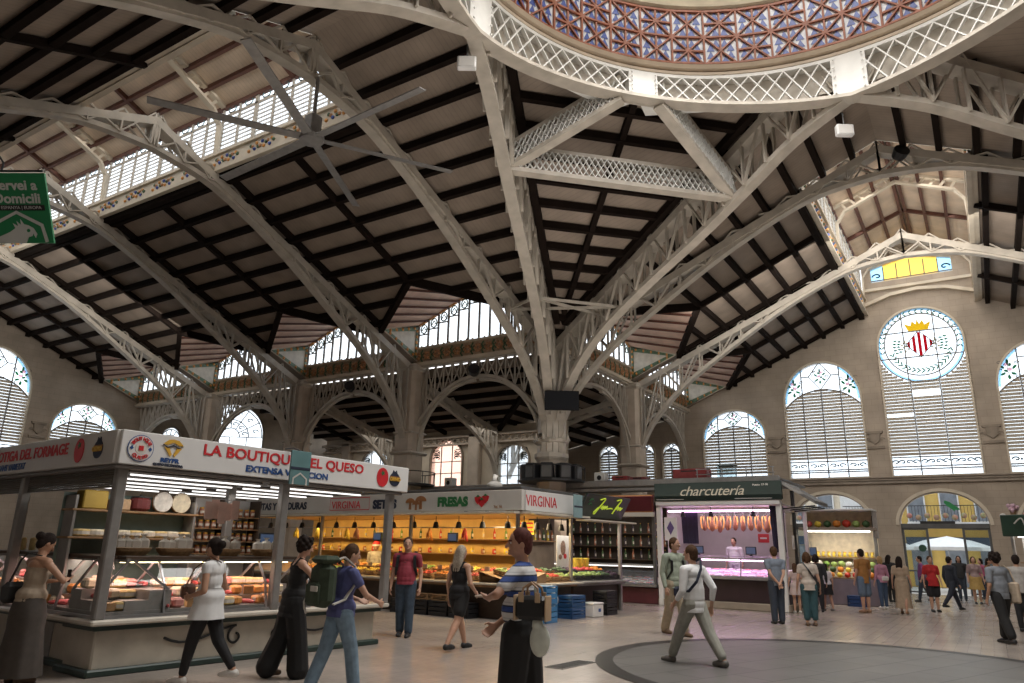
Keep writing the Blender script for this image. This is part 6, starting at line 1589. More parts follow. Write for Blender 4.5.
    # vendor behind the counter
    person('vendor in a white coat standing inside the cheese stall behind the side case', F.w(1.5, 2.9)[:2], 170, 1.66, top=(cloth('dark_jumper', (.05, .05, .055)), .3, 'shirt'), bottom=(cloth('black_trousers2', (.014, .014, .016)), .96), sleeve=.6, hair=('dark', 'short'), vox=.02)
    return F
F1 = cheese_stall()

# ------------------------------------------------------------------ 2: fruit stall with the warm yellow light
def crate_proto(col, kind='fruit_crate'):
    def f(m):
        m.rbox((0, 0, .012), (.40, .30, .024), .004)
        for y in (-.145, .145):
            for z in (.05, .09): m.rbox((0, y, z), (.40, .012, .03), .003)
        for x in (-.195, .195):
            for z in (.05, .09): m.rbox((x, 0, z), (.012, .30, .03), .003)
    return parts(('crate_slats', f, M[col]))
def crate_open(kind, c, label, F, a, b, z, group, rz=0.0, d=(.6, .4, .28)):
    t = F.root(kind, label, 'crate', a, b, z, group, rz); x, y, h = d; m = MB()
    m.rbox((0, 0, .015), (x, y, .03), .004)
    for s in (-1, 1):
        for k in range(3):
            m.rbox((0, s * (y / 2 - .012), .06 + k * (h - .04) / 3), (x, .024, (h - .04) / 3 - .022), .004); m.rbox((s * (x / 2 - .012), 0, .06 + k * (h - .04) / 3), (.024, y, (h - .04) / 3 - .022), .004)
        for q in (-1, 1): m.rbox((s * (x / 2 - .02), q * (y / 2 - .02), h / 2), (.04, .04, h), .004)
    m.build('crate_body', c, t)
    MB().rbox((0, 0, h - .012), (x * .99, y * .99, .024), .006).build('rim', c, t)
    return t
def pendant(F, a, b, z, label, group):
    t = F.root('spot_lamp', label, 'lamp', a, b, z, group)
    MB().lathe([(.045, .16), (.06, .12), (.085, 0), (.075, .0), (.04, .10)], 12).build('lamp_shade', M['black'], t); MB().lathe([(.0, .02), (.06, .02)], 12, caps=False).build('bulb', M['bulb'], t); MB().tube([(0, 0, .15), (0, 0, .30)], .01, 6).build('stem', M['black'], t)

def virginia():
    F = Fr((-8.9, -4.15), -4.4); r = random.Random(5)
    st = F.root('market_stall', 'yellow-lit fruit and mushroom stall with strawberry pictures behind the man in crimson', 'market stall')
    LB, LA = 10.6, 2.55
    m = MB(); m.rbox((.62, LB / 2, .36), (.9, LB - .3, .72), .02); m.rbox((LA / 2 + .1, .62, .36), (LA - .2, .9, .72), .02); m.build('counter_base', M['dark_wood'], st)
    m = MB(); m.rbox((-.06, LB / 2 - .1, .785), (.18, LB + .2, .05), .01); m.rbox((LA / 2, -.06, .785), (LA + .2, .18, .05), .01); m.build('counter_lip', M['marble_top'], st)
    m = MB(); m.add([(a, b, z) for b in (0, LB) for a, z in ((0, .80), (1.15, 1.05), (1.15, .7), (0, .7))], [(0, 1, 5, 4), (1, 2, 6, 5), (0, 4, 7, 3), (0, 3, 2, 1)])
    m.add([(a, b, z) for a in (0, LA) for b, z in ((0, .80), (1.15, 1.05), (1.15, .7), (0, .7))], [(0, 1, 5, 4), (1, 2, 6, 5), (0, 4, 7, 3), (4, 5, 6, 7)]); m.build('display_slope', M['wood'], st)
    for a, b in ((.12, .12), (.12, 3.6), (.12, 7.2), (.12, LB - .1), (LA - .1, .12)): MB().rbox((a, b, 1.6), (.08, .08, 1.7), .01).build('post', M['alu'], st)
    MB().rbox((1.25, LB / 2, 2.98), (2.6, LB + .2, .08), .02).build('roof_panel', M['dark_steel'], st)
    MB().rbox((1.3, LB / 2 + .1, 2.40), (2.4, LB - .2, .04), .01).build('ceiling_panel', M['warm_wall'], st)
    m = MB(); m.quad((2.5, 1.5, .8), (2.5, LB, .8), (2.5, LB, 2.4), (2.5, 1.5, 2.4)); m.build('back_panel', M['warm_wall'], st)
    m = MB()
    for z in (1.42, 1.82): m.rbox((2.3, LB / 2 + .75, z), (.4, LB - 1.6, .03), .005)
    m.build('back_shelf', M['wood'], st)
    MB().tube([(.3, .2, 2.08), (.3, LB, 2.08)], .012, 6).build('hanging_rail', M['steel'], st)
    fb = MB().rbox((-.15, LB / 2 - .1, 2.69), (.12, LB + .25, .47), .01).build('fascia_front', M['sign_grey'], st)
    fr = MB().rbox((LA / 2 - .1, -.17, 2.69), (LA - .1, .12, .47), .01).build('fascia_side', M['sign_white'], st)
    m = MB(); m.rbox((-.22, LB / 2, 2.40), (.34, LB + .3, .05), .01); m.rbox((LA / 2 - .1, -.26, 2.40), (LA + .1, .38, .05), .01); m.build('awning_lip', M['marble_top'], st)
    TL = frame((-.215, LB, 2.46), (0, -1, 0), (0, 0, 1))
    def tx(s_, u, v, size, m_, sx=1.0, bold=.0): text_obj(s_, size, m_, fb, TL @ Matrix.Translation((u, v, 0)), sx=sx, bold=bold)
    tx('FRESAS', 8.20, .12, .30, M['green'], 1.05, .018); tx('SETAS', 5.85, .10, .30, M['navy'], 1.1, .018); tx('VIRGINIA', 4.15, .11, .29, M['red'], 1.0)
    tx('FRUTAS Y VERDURAS', .35, .12, .28, M['navy'], 1.0, .012); tx('Tel. 16', 10.0, .05, .09, M['brown'])
    f = lambda u, v, w: (-.212 - w, LB - u, 2.46 + v)
    for u0 in (4.08,): MB().chain([f(u, v, .0) for u, v in ((u0, .07), (u0 + 1.62, .07), (u0 + 1.62, .40), (u0, .40))], .01, .02, (1, 0, 0), closed=True).build('red_border', M['red'], fb)
    ms = MB()
    for u, v, s in ((7.25, .22, 1.0), (7.62, .25, 1.15), (7.46, .17, .8)):
        ms.extr([(u + s * .17 * cos(a), v + s * .12 * sin(a)) for a in [pi * i / 10 for i in range(11)]], f, .01); ms.extr([(u - .035 * s, v), (u + .035 * s, v), (u + .045 * s, v - .17 * s), (u - .045 * s, v - .17 * s)], f, .01)
    ms.build('mushroom_picture', M['brown'], fb)
    sb = MB(); sl = MB()
    for u, v in ((9.52, .25), (9.75, .27), (9.64, .18)):
        sb.extr([(u - .11, v + .06), (u, v + .10), (u + .11, v + .06), (u + .08, v - .04), (u, v - .11), (u - .08, v - .04)], f, .01); sl.extr([(u - .06, v + .08), (u, v + .12), (u + .06, v + .08), (u, v + .06)], lambda a, b, w: f(a, b, w + .006), .008)
    sb.build('strawberry_picture', M['red'], fb); sl.build('strawberry_leaf', M['green'], fb)
    TR = frame((0, -.235, 2.46), (1, 0, 0), (0, 0, 1)); text_obj('VIRGINIA', .36, M['red'], fr, TR @ Matrix.Translation((-.06, .11, 0)), sx=.88, name='lettering')
    # banner at the end of the side fascia
    t = F.root('hanging_banner', 'small teal banner hanging at the right end of the yellow stall sign', 'banner', 1.72, -.55, 2.36); MB().rbox((0, 0, .28), (.40, .03, .56), .006).build('banner_panel', pm('teal_banner2', (.22, .34, .36), .5, .12, 4), t)
    MB().rbox((0, -.018, .27), (.39, .006, .045), .002).build('banner_strip', M['navy'], t); MB().tube([(0, 0, .57), (0, .2, .62), (0, .38, .62)], .012, 6).build('bracket', M['dark_steel'], t)
    # lamps
    for i in range(13): pendant(F, .30, .55 + i * .78, 2.06, '%s black spot lamp from the right along the yellow stall front' % ORD[i], 'spot lamps of the yellow stall')
    for i in range(4): pendant(F, .55 + i * .55, .25, 2.06, '%s black spot lamp from the corner on the yellow stall right side' % ORD[i], 'spot lamps of the yellow stall')
    # fruit in crates on the slope
    cols = ['carrot', 'lemon', 'tomato', 'straw', 'orange', 'brownm', 'cheese', 'green', 'straw', 'carrot', 'brownm', 'lemon', 'tomato']
    nm = dict(carrot='orange', lemon='lemon', tomato='tomato', straw='strawberry', orange='apricot', brownm='mushroom', cheese='pear', green='lime', dgreen='cucumber', aubergine='plum', lettuce='lettuce', white='cauliflower', melon='melon')
    tilt = math.atan2(.25, 1.15)
    idx = 0
    for row, (a, rn) in enumerate(((.28, 'lower'), (.78, 'upper'))):
        for i in range(14):
            b = .95 + i * .52; c = cols[(i * 3 + row * 5) % len(cols)]
            if b > 8.3: continue
            z = .805 + a * .2174
            put('fruit_crate', crate_proto('wood'), F.w(a, b, z + .004), F.a + pi / 2, '%s wooden crate from the right, %s row, front slope of the yellow fruit stall' % (nth(i), rn), 'crate', 'fruit crates on the front slope', 1.0, '', -tilt)
            for k in range(8):
                x, y = -.14 + .095 * (k % 4), -.075 + .15 * (k // 4)
                put(nm[c], mk_ball(c, .046), F.w(a - y, b + x, z + .049 - y * .217), r.uniform(0, 6), '%s in the %s crate from the right, %s row, front of the yellow stall' % (nm[c], nth(i), rn), 'fruit', '%s fruit in front crate %d of the %s row' % (nm[c], i + 1, rn), r.uniform(.9, 1.15), c)
    c2 = ['lettuce', 'carrot', 'green', 'tomato', 'lettuce', 'straw', 'melon', 'tomato', 'dgreen', 'carrot']
    for row, (b, rn) in enumerate(((.28, 'lower'), (.78, 'upper'))):
        for i in range(5):
            a = .45 + i * .45; c = c2[(i + row * 4) % 10]; z = .805 + b * .2174
            put('fruit_crate', crate_proto('wood'), F.w(a, b, z + .004), F.a, '%s wooden crate from the corner, %s row, right side of the yellow fruit stall' % (ORD[i], rn), 'crate', 'crates on the right side', 1.0, '', tilt)
            for k in range(8):
                x, y = -.14 + .095 * (k % 4), -.075 + .15 * (k // 4)
                put(nm[c], mk_ball(c, .046), F.w(a + x, b + y, z + .049 + y * .217), r.uniform(0, 6), '%s in the %s crate from the corner, %s row, right side of the yellow stall' % (nm[c], ORD[i], rn), 'vegetable', '%s in side crate %d of the %s row' % (nm[c], i + 1, rn), r.uniform(.95, 1.25), c)
    # goods on the back shelves
    for i in range(22):
        b = 1.7 + i * .40; c = ['lemon', 'green', 'tomato', 'cheese', 'dgreen'][i % 5]
        put('produce_bottle', mk_bottle(c), F.w(2.28, b, 1.835), 0, '%s bottle from the right on the top back shelf of the yellow stall' % nth(i), 'bottle', 'bottles on the back shelf', 1.0, c)
        put('produce_jar', mk_jar(['ham', 'lemon', 'tomato'][i % 3]), F.w(2.28, b, 1.435), 0, '%s jar from the right on the lower back shelf of the yellow stall' % nth(i), 'jar', 'jars on the back shelf', 1.3, ['ham', 'lemon', 'tomato'][i % 3])
    for i in range(15):
        b = .8 + i * .52; t = put('price_card', parts(('card_sheet', lambda m: m.rbox((0, 0, .10), (.012, .16, .11), .002), M['paper']), ('card_stick', lambda m: m.tube([(.01, 0, -.08), (.01, 0, .10)], .005, 5), M['black'])), F.w(.52, b, 1.0), F.a, '%s price card from the right on the front slope of the yellow stall' % ORD[i], 'price card', 'price cards of the yellow stall')
    # hanging fruit, screens, flag sign
    for j, (b, c, lb) in enumerate(((4.55, 'tomato', 'bunch of red peppers'), (4.75, 'green', 'bunch of green peppers'), (7.6, 'lemon', 'bunch of bananas'), (8.6, 'lemon', 'bunch of yellow quinces'), (6.3, 'lemon', 'net of lemons'), (3.1, 'carrot', 'net of oranges'), (1.9, 'tomato', 'string of dried red peppers'), (5.9, 'ham', 'bunch of dried mushrooms'), (9.4, 'lemon', 'second bunch of bananas'))):
        t = F.root('hanging_produce', lb + ' hanging from the rail of the yellow stall', 'produce', .30, b, 2.07); m = MB()
        for i in range(7):
            a = i * .9; m.tube([(0, 0, 0), (.05 * cos(a), .05 * sin(a), -.10 - .02 * i), (.08 * cos(a), .08 * sin(a), -.22 - .02 * i)], [.01, .032, .012], 7)
        m.build('pod', G[c], t, smooth=True); MB().tube([(0, 0, .0), (0, 0, -.08)], .012, 5).build('stem', G['dgreen'], t)
    for b, a, lb in ((2.55, .6, 'dark weighing scale screen hanging over the front of the yellow stall'), (.25, .5, 'blue scale screen hanging at the corner of the yellow stall'), (5.35, .6, 'dark scale screen hanging behind the end post of the cheese stall')):
        t = F.root('scale_screen', lb, 'screen', a, b, 1.72); MB().rbox((0, 0, .12), (.05, .34, .24), .01).build('screen_frame', M['black'], t); MB().rbox((-.028, 0, .12), (.006, .28, .17), .003).build('screen_panel', M['screen'], t); MB().tube([(0, 0, .24), (0, 0, .36)], .012, 6).build('stem', M['steel'], t)
    t = F.root('striped_board', 'small red and yellow striped board on the back wall of the yellow stall', 'sign', 2.46, 1.55, 1.95); m = MB(); m.rbox((0, 0, .2), (.02, .5, .38), .004); m.build('board_panel', G['lemon'], t); m = MB()
    for k in range(3): m.rbox((-.014, 0, .09 + .11 * k), (.006, .46, .045), .002)
    m.build('red_stripe', M['red'], t)
    # crates under the counter and on the floor
    for i, b in enumerate((1.5, 2.15, 2.8, 3.45)): crate_open('plastic_crate', M['black'], '%s black plastic crate from the right under the front of the yellow stall' % ORD[i], F, -.12, b, 0, 'black crates under the counter', pi / 2, (.6, .4, .34))
    for i, b in enumerate((2.15, 2.8)): crate_open('plastic_crate', M['wood'], '%s wooden crate standing on the black crates in front of the yellow stall' % ORD[i], F, -.10, b, .345, 'wooden crates on the black crates', pi / 2, (.5, .34, .14))
    bl = pm('blue_plastic', (.035, .19, .42), .4, .1, 5); db = pm('dark_blue_plastic', (.018, .075, .20), .4, .1, 5)
    for z, lb in ((0, 'lower light blue crate stacked at the corner of the yellow stall'), (.40, 'upper light blue crate stacked at the corner of the yellow stall')): crate_open('plastic_crate', bl, lb, F, .40, -.45, z, 'light blue crates', .1, (.55, .42, .39))
    for k, z in enumerate((0, .27)): crate_open('plastic_crate', db, ('lower', 'upper')[k] + ' dark blue crate beside the white box on the floor', F, 1.85, -.28, z, 'dark blue crates', .0, (.62, .42, .26))
    t = F.root('polystyrene_box', 'white foam box on the floor beside the dark blue crates', 'box', 2.62, -.40, 0); MB().rbox((0, 0, .15), (.50, .38, .30), .02).build('box_body', M['white'], t); MB().rbox((0, 0, .315), (.52, .40, .04), .01).build('lid', M['white'], t); MB().rbox((.05, -.192, .16), (.12, .006, .08), .002).build('printed_label', M['blue'], t)
    for k in range(2):
        crate_open('plastic_crate', M['black'], ('lower', 'upper')[k] + ' black crate at the right end of the floor crates', F, 3.45, -.30, .30 * k, 'black crates at the end', .0, (.55, .42, .29))
    t = F.root('plastic_bag', 'white plastic bag hanging from the counter beside the light blue crates', 'bag', .98, -.34, .30); m = MB(); m.ball((0, 0, .16), (.12, .10, .17), 12, 8); m.ball((.03, .02, .34), (.07, .06, .12), 10, 7); m.tube([(0, 0, .4), (0, .1, .5)], [.05, .015], 7); remeshed(m, 'bag_body', pm('thin_plastic2', (.6, .6, .58), .4, .1, 12), t, .02, 2)
    # vendors
    person('vendor with a red cap and pale shirt behind the fruit counter', F.w(1.75, 6.6)[:2], 170, 1.70, top=(cloth('pale_shirt', (.38, .36, .34)), .3, 'shirt'), bottom=(cloth('black_trousers2', (.014, .014, .016)), .96), sleeve=.6, hair=('brown', 'short'), vox=.02)
    cp = F.w(1.75, 6.6); t = thing('cap', 'red cap with white brim on the vendor behind the fruit counter', 'cap', (cp[0], cp[1], 1.60), F.a); MB().lathe([(.115, .0), (.12, .05), (.09, .12), (0, .14)], 14).build('crown_cloth', M['red'], t, True); MB().lathe([(.112, -.02), (.128, -.02), (.128, .03), (.112, .03)], 14).build('white_band', M['white'], t)
    return F
F2 = virginia()

# ------------------------------------------------------------------ 3: stall with the dark sign and yellow-green script
def script_strokes(mb, f, strokes, th):
    for s in strokes:
        sm = smooth_prof(s, 6 * (len(s) - 1)) if len(s) > 2 else s
        mb.tube([f(u, v, .0) for u, v in sm], th, 5)
def dark_stall():
    F = F2; r = random.Random(8); st = F.root('market_stall', 'vegetable stall with a tilted dark sign and yellow-green script', 'market stall', 2.62, 0)
    L = 2.5
    m = MB(); m.rbox((L / 2, .62, .36), (L - .05, .9, .72), .02); m.build('counter_base', M['dark_wood'], st)
    MB().rbox((L / 2, -.05, .785), (L + .05, .16, .05), .01).build('counter_lip', M['alu'], st)
    m = MB(); m.add([(a, b, z) for a in (0, L) for b, z in ((0, .80), (1.15, 1.05), (1.15, .7), (0, .7))], [(0, 1, 5, 4), (1, 2, 6, 5), (0, 4, 7, 3), (4, 5, 6, 7), (0, 3, 2, 1)]); m.build('display_slope', M['alu'], st)
    for a, b in ((L - .06, .12), (L - .06, 2.5)): MB().rbox((a, b, 1.2), (.09, .09, 2.4), .01).build('post', M['alu'], st)
    MB().rbox((L / 2, 1.5, 2.96), (L, 3.0, .06), .01).build('roof_panel', M['dark_steel'], st)
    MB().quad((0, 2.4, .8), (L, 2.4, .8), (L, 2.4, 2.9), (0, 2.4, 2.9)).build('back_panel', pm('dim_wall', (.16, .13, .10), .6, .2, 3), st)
    MB().rbox((L / 2 - .45, -.42, 2.33), (L - .1, .50, .04), .01).build('awning_lip', M['marble_top'], st)
    sg = MB(); sg.add([(a, b, z) for a in (-.50, L - .72) for b, z in ((-.30, 2.42), (-.62, 2.98), (-.56, 3.0), (-.24, 2.44))], [(0, 1, 2, 3), (7, 6, 5, 4), (0, 4, 5, 1), (1, 5, 6, 2), (2, 6, 7, 3), (3, 7, 4, 0)]); sg = sg.build('sign_board', pm('blackboard_green', (.024, .036, .030), .45, .2, 5), st)
    f = lambda u, v, w: (u - .52, -.30 - v * .5 - .012, 2.42 + v * .87 - .006)
    s = MB(); script_strokes(s, f, [[(.72, .52), (.95, .56), (.85, .35), (.72, .12), (.66, .16), (.78, .30)], [(.92, .28), (.98, .36), (1.0, .26), (1.08, .36), (1.1, .27), (1.2, .36), (1.22, .28)], [(1.22, .28), (1.4, .31), (1.52, .30)], [(1.58, .55), (1.80, .58), (1.70, .36), (1.62, .16)], [(1.72, .30), (1.80, .38), (1.82, .28), (1.92, .37), (1.95, .28), (2.03, .36)]], .017)
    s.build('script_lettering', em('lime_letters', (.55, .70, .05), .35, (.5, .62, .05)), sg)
    lf = MB(); script_strokes(lf, f, [[(.2, .45), (.3, .52), (.42, .46)], [(.22, .35), (.32, .40), (.40, .33)]], .015); lf.build('leaf_mark', M['green'], sg)
    # poster of a figure in white, yellow tub
    t = F.root('poster', 'white poster with a dark and red picture on the stall under the dark sign', 'poster', 3.35, .95, 1.12); MB().rbox((0, 0, .42), (.62, .02, .84), .005).build('poster_sheet', M['white'], t); m = MB(); m.ball((0, -.014, .52), (.13, .006, .20), 12, 6); m.ball((-.14, -.014, .28), (.09, .006, .07), 10, 5); m.build('poster_picture', pm('poster_ink', (.25, .16, .12), .6, .4, 20), t); m = MB(); m.ball((.10, -.016, .30), (.08, .006, .07), 10, 5); m.build('poster_spot', M['red'], t)
    for k in range(3):
        t = F.root('yellow_tub', '%s yellow tub from the left under the dark sign' % ORD[k], 'tub', 4.1 + k * .26, 1.0, 1.06, 'yellow tubs'); MB().lathe([(.09, 0), (.11, .28), (.115, .28), (0, .27)], 12).build('tub_body', G['lemon'], t); MB().lathe([(.118, .28), (.118, .31), (0, .315)], 12).build('lid', G['lemon'], t)
    for k in range(9): put('oil_bottle', mk_bottle(['dgreen', 'lemon', 'ham'][k % 3]), F.w(3.0 + k * .22, 2.25, 1.85), 0, '%s bottle from the left on the back shelf under the dark sign' % ORD[k], 'bottle', 'bottles under the dark sign', 1.1, ['dgreen', 'lemon', 'ham'][k % 3])
    m = F.root('wall_shelf', 'narrow shelf of bottles at the back under the dark sign', 'shelf', 2.62 + L / 2, 2.25, 1.82); MB().rbox((0, 0, 0), (L - .2, .28, .03), .005).build('shelf_board', M['wood'], m)
    cs = ['lettuce', 'dgreen', 'tomato', 'lettuce', 'aubergine', 'carrot', 'lettuce', 'straw']
    for row, (b, rn) in enumerate(((.28, 'lower'), (.78, 'upper'))):
        for i in range(5):
            a = 2.9 + i * .48; c = cs[(i * 3 + row) % 8]; z = .805 + b * .2174
            put('fruit_crate', crate_proto('black'), F.w(a, b, z + .004), F.a, '%s black crate from the left, %s row on the counter under the dark sign' % (ORD[i], rn), 'crate', 'crates under the dark sign', 1.0, 'k', .214)
            for k in range(8):
                x, y = -.14 + .095 * (k % 4), -.075 + .15 * (k // 4)
                put(dict(lettuce='lettuce', dgreen='cucumber', tomato='tomato', aubergine='aubergine', carrot='orange', straw='radish')[c], mk_ball(c, .05), F.w(a + x, b + y, z + .049 + y * .217), r.uniform(0, 6), '%s in the %s black crate from the left, %s row, under the dark sign' % (dict(lettuce='lettuce head', dgreen='cucumber', tomato='tomato', aubergine='aubergine', carrot='orange', straw='radish')[c], ORD[i], rn), 'vegetable', '%s in black crate %d of the %s row' % (c, i + 1, rn), r.uniform(.95, 1.3), c + 'b')
dark_stall()

# ------------------------------------------------------------------ 4: the row with the maroon sign and the charcuterie
def maroon_stall():
    F = Fr((-1.0, -4.38), 0); r = random.Random(9); st = F.root('market_stall', 'dim meat stall with a plain maroon sign left of the charcuterie', 'market stall'); L = 4.6
    m = MB(); m.rbox((.6, L / 2, .25), (.95, L, .5), .02); m.build('counter_base', pm('maroon_base', (.09, .02, .025), .4, .15, 4), st); MB().rbox((.5, L / 2, .55), (1.1, L, .08), .01).build('counter_top', M['steel'], st)
    sg = MB(); sg.rbox((-.05, L / 2, 3.08), (.10, L, .54), .01); sg.build('sign_board', pm('maroon_sign', (.085, .010, .018), .4, .12, 3), st)
    m = MB(); m.chain([(-.105, .03, 2.82), (-.105, L - .03, 2.82), (-.105, L - .03, 3.34), (-.105, .03, 3.34)], .02, .035, (1, 0, 0), closed=True); m.build('sign_border', M['brown'], st); MB().rbox((-.05, L / 2, 2.74), (.14, L, .14), .01).build('fascia_lip', M['sign_grey'], st)
    for b in (.06, L - .06): MB().rbox((.06, b, 1.7), (.1, .1, 2.3), .01).build('post', M['dark_steel'], st)
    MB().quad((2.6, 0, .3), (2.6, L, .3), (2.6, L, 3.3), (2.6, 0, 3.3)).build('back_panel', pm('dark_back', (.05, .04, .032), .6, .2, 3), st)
    m = MB(); [m.rbox((2.42, L / 2, z), (.34, L - .2, .03), .005) for z in (1.3, 1.75, 2.2)]; m.build('back_shelf', M['dark_wood'], st)
    gl = MB(); gl.quad((-.02, .05, .6), (-.02, L, .6), (.22, L, 1.15), (.22, .05, 1.15)); gl.build('case_glass', M['case_glass'], st); MB().rbox((.5, L / 2, 1.17), (.62, L, .04), .01).build('case_shelf', M['steel'], st)
    for i in range(3):
        for k in range(14): put('wine_bottle', mk_bottle(['dgreen', 'darkham', 'ham'][(k + i) % 3]), F.w(2.4, .3 + k * .3, 1.32 + .45 * i), 0, '%s bottle from the right on the %s back shelf behind the maroon stall' % (ORD[k], ('lower', 'middle', 'top')[i]), 'bottle', 'bottles behind the maroon stall', 1.1, ['dgreen', 'darkham', 'ham'][(k + i) % 3])
    for row in range(3):
        for k in range(14):
            c = ['meat', 'pink', 'fat', 'ham'][(k * 3 + row) % 4]
            put('meat_tray', mk_tray(c), F.w(.22 + row * .28, .35 + k * .29, .595 + .07 * row), pi / 2 + r.uniform(-.1, .1), '%s meat tray from the right, %s row under the maroon sign' % (ORD[k], ('front', 'middle', 'back')[row]), 'meat', 'meat trays under the maroon sign', 1.0, c)
    MB().rbox((.20, L / 2, 1.12), (.03, L - .2, .03), .005).build('case_lamp', M['tube'], st)
    # steps of meat deck
    m = MB(); [m.rbox((.22 + row * .28, L / 2, .58 + .035 * row), (.27, L - .1, .02 + .07 * row), .003) for row in range(3)]; m.build('display_deck', M['white'], st)
maroon_stall()

def charcuterie():
    F = Fr((-1.0, -8.32), 0); r = random.Random(10); L = 3.85; st = F.root('market_stall', 'charcuterie stall with a dark green sign and purple-lit glass case', 'market stall')
    m = MB(); m.rbox((.62, L / 2, .10), (1.3, L + .1, .20), .02); m.build('step_plinth', M['ledge'], st)
    m = MB(); m.rbox((.65, L / 2, .52), (.95, L, .66), .02); m.rbox((2.5, .4, .52), (2.7, .8, .66), .02); m.build('counter_base', pm('charcuterie_base', (.035, .018, .022), .35, .15, 4), st)
    MB().rbox((.55, L / 2, .87), (1.15, L, .06), .01).build('counter_top', M['steel'], st)
    for b in (.07, L - .06): MB().rbox((.04, b, 1.55), (.16, .16, 3.1), .015).build('post', M['white'], st)
    MB().rbox((3.6, .07, 1.5), (.12, .12, 3.0), .015).build('post', M['white'], st)
    sg = MB().rbox((-.08, L / 2 - .03, 3.42), (.14, L + .1, .56), .01).build('sign_board', pm('bottle_green_sign', (.011, .021, .018), .4, .15, 3), st)
    MB().rbox((-.04, L / 2, 3.08), (.16, L, .14), .01).build('fascia_lip', M['white'], st)
    T = frame((-.156, L + .1, 3.14), (0, -1, 0), (0, 0, 1)); text_obj('charcutería', .42, pm('silver_gilt', (.34, .31, .25), .4, .1, 6), sg, T @ Matrix.Translation((.90, .16, 0)), shear=.35, sx=1.15, spacing=.93)
    text_obj('Puesto 37-38', .085, M['sign_grey'], sg, T @ Matrix.Translation((3.2, .42, 0)))
    m = MB(); [m.chain([(-.155, b0, 3.19), (-.155, b1, 3.19)], .008, .02, (1, 0, 0)) for b0, b1 in ((.2, 1.3), (2.9, 3.8))]; m.build('gold_line', M['sign_grey'], sg)
    # grey awning along the right side
    aw = MB(); aw.add([(a, b, z) for a in (.0, 2.0) for b, z in ((-.05, 3.70), (-.95, 3.12), (-.95, 3.02), (-.05, 3.60))], [(0, 1, 2, 3), (7, 6, 5, 4), (0, 4, 5, 1), (1, 5, 6, 2), (2, 6, 7, 3), (3, 7, 4, 0)]); aw.build('side_awning', pm('grey_awning', (.16, .155, .15), .6, .15, 4), st)
    ar = MB(); [ar.tube([(a, 0, 2.9), (a, -.9, 2.98)], .02, 6) for a in (.3, 1.1, 1.8)]; ar.build('awning_arm', M['black'], st)
    MB().rbox((2.1, L / 2, 3.02), (4.2, L, .06), .01).build('roof_panel', M['white'], st)
    m = MB(); m.quad((3.2, .6, .2), (3.2, L, .2), (3.2, L, 3.0), (3.2, .6, 3.0)); m.quad((.8, L - .02, .9), (3.2, L - .02, .9), (3.2, L - .02, 3.0), (.8, L - .02, 3.0)); m.build('back_panel', pm('white_back', (.50, .46, .46), .5, .06, 3), st)
    gl = MB(); gl.quad((.0, .05, .9), (.0, L - .1, .9), (.10, L - .1, 1.42), (.10, .05, 1.42)); gl.quad((.10, .05, 1.42), (.10, L - .1, 1.42), (.75, L - .1, 1.50), (.75, .05, 1.50)); gl.build('case_glass', M['case_glass'], st)
    fr = MB(); fr.beam((.0, .05, .91), (.0, L - .1, .91), .04, .05); fr.beam((.10, .05, 1.43), (.10, L - .1, 1.43), .04, .04); fr.beam((.75, .05, 1.5), (.75, L - .1, 1.5), .05, .04); [fr.beam((.0, b, .9), (.10, b, 1.43), .03, .03) for b in (.06, 1.3, 2.55, L - .1)]; fr.build('case_frame', M['steel'], st)
    MB().tube([(.16, .15, 1.39), (.16, L - .2, 1.39)], .022, 7).build('case_lamp', M['tube_pink'], st); MB().tube([(.45, .15, 2.86), (.45, L - .2, 2.86)], .03, 7).build('ceiling_lamp', M['tube_pink'], st)
    m = MB(); [m.rbox((.25 + .25 * i, L / 2, .91 + .04 * i), (.25, L - .25, .02 + .08 * i), .003) for i in range(3)]; m.build('display_deck', M['white'], st)
    for row in range(3):
        for k in range(14):
            c = ['fat', 'pink', 'meat', 'white'][(k * 5 + row * 3) % 4]
            put('meat_tray', mk_tray(c), F.w(.25 + row * .25, .30 + k * .245, .925 + .08 * row), pi / 2 + r.uniform(-.15, .15), '%s cold-meat tray from the right, %s row in the purple-lit glass case' % (ORD[k], ('front', 'middle', 'back')[row]), 'meat', 'trays in the purple-lit case', .95, c)
    # hanging hams and sausages
    MB().tube([(.95, .2, 2.92), (.95, L - .2, 2.92)], .016, 6).build('hanging_rail', M['steel'], st)
    for k in range(11):
        b = .42 + k * .245
        if b > 2.85: break
        put('cured_ham', mk_leg('ham'), F.w(.95, b, 2.76), r.uniform(-.4, .4), '%s hanging cured ham from the right inside the charcuterie stall' % ORD[k], 'ham', 'hanging hams of the charcuterie', r.uniform(.62, .75), 'h')
    for k in range(12):
        put('hanging_sausage', parts(('flesh', lambda m: m.tube([(-.03, 0, 0), (-.05, 0, -.15), (-.03, 0, -.32), (.0, 0, -.37), (.03, 0, -.32), (.05, 0, -.15), (.03, 0, 0)], .022, 7), G['orange']), ('cord', lambda m: m.tube([(0, 0, 0), (0, 0, .06)], .006, 5), M['paper'])), F.w(1.5, .45 + k * .22, 2.74), pi / 2, '%s looped orange sausage from the right at the back of the charcuterie' % ORD[k], 'sausage', 'looped sausages of the charcuterie', 1.1)
    MB().tube([(1.5, .2, 2.8), (1.5, L - .2, 2.8)], .012, 6).build('hanging_rail', M['steel'], st)
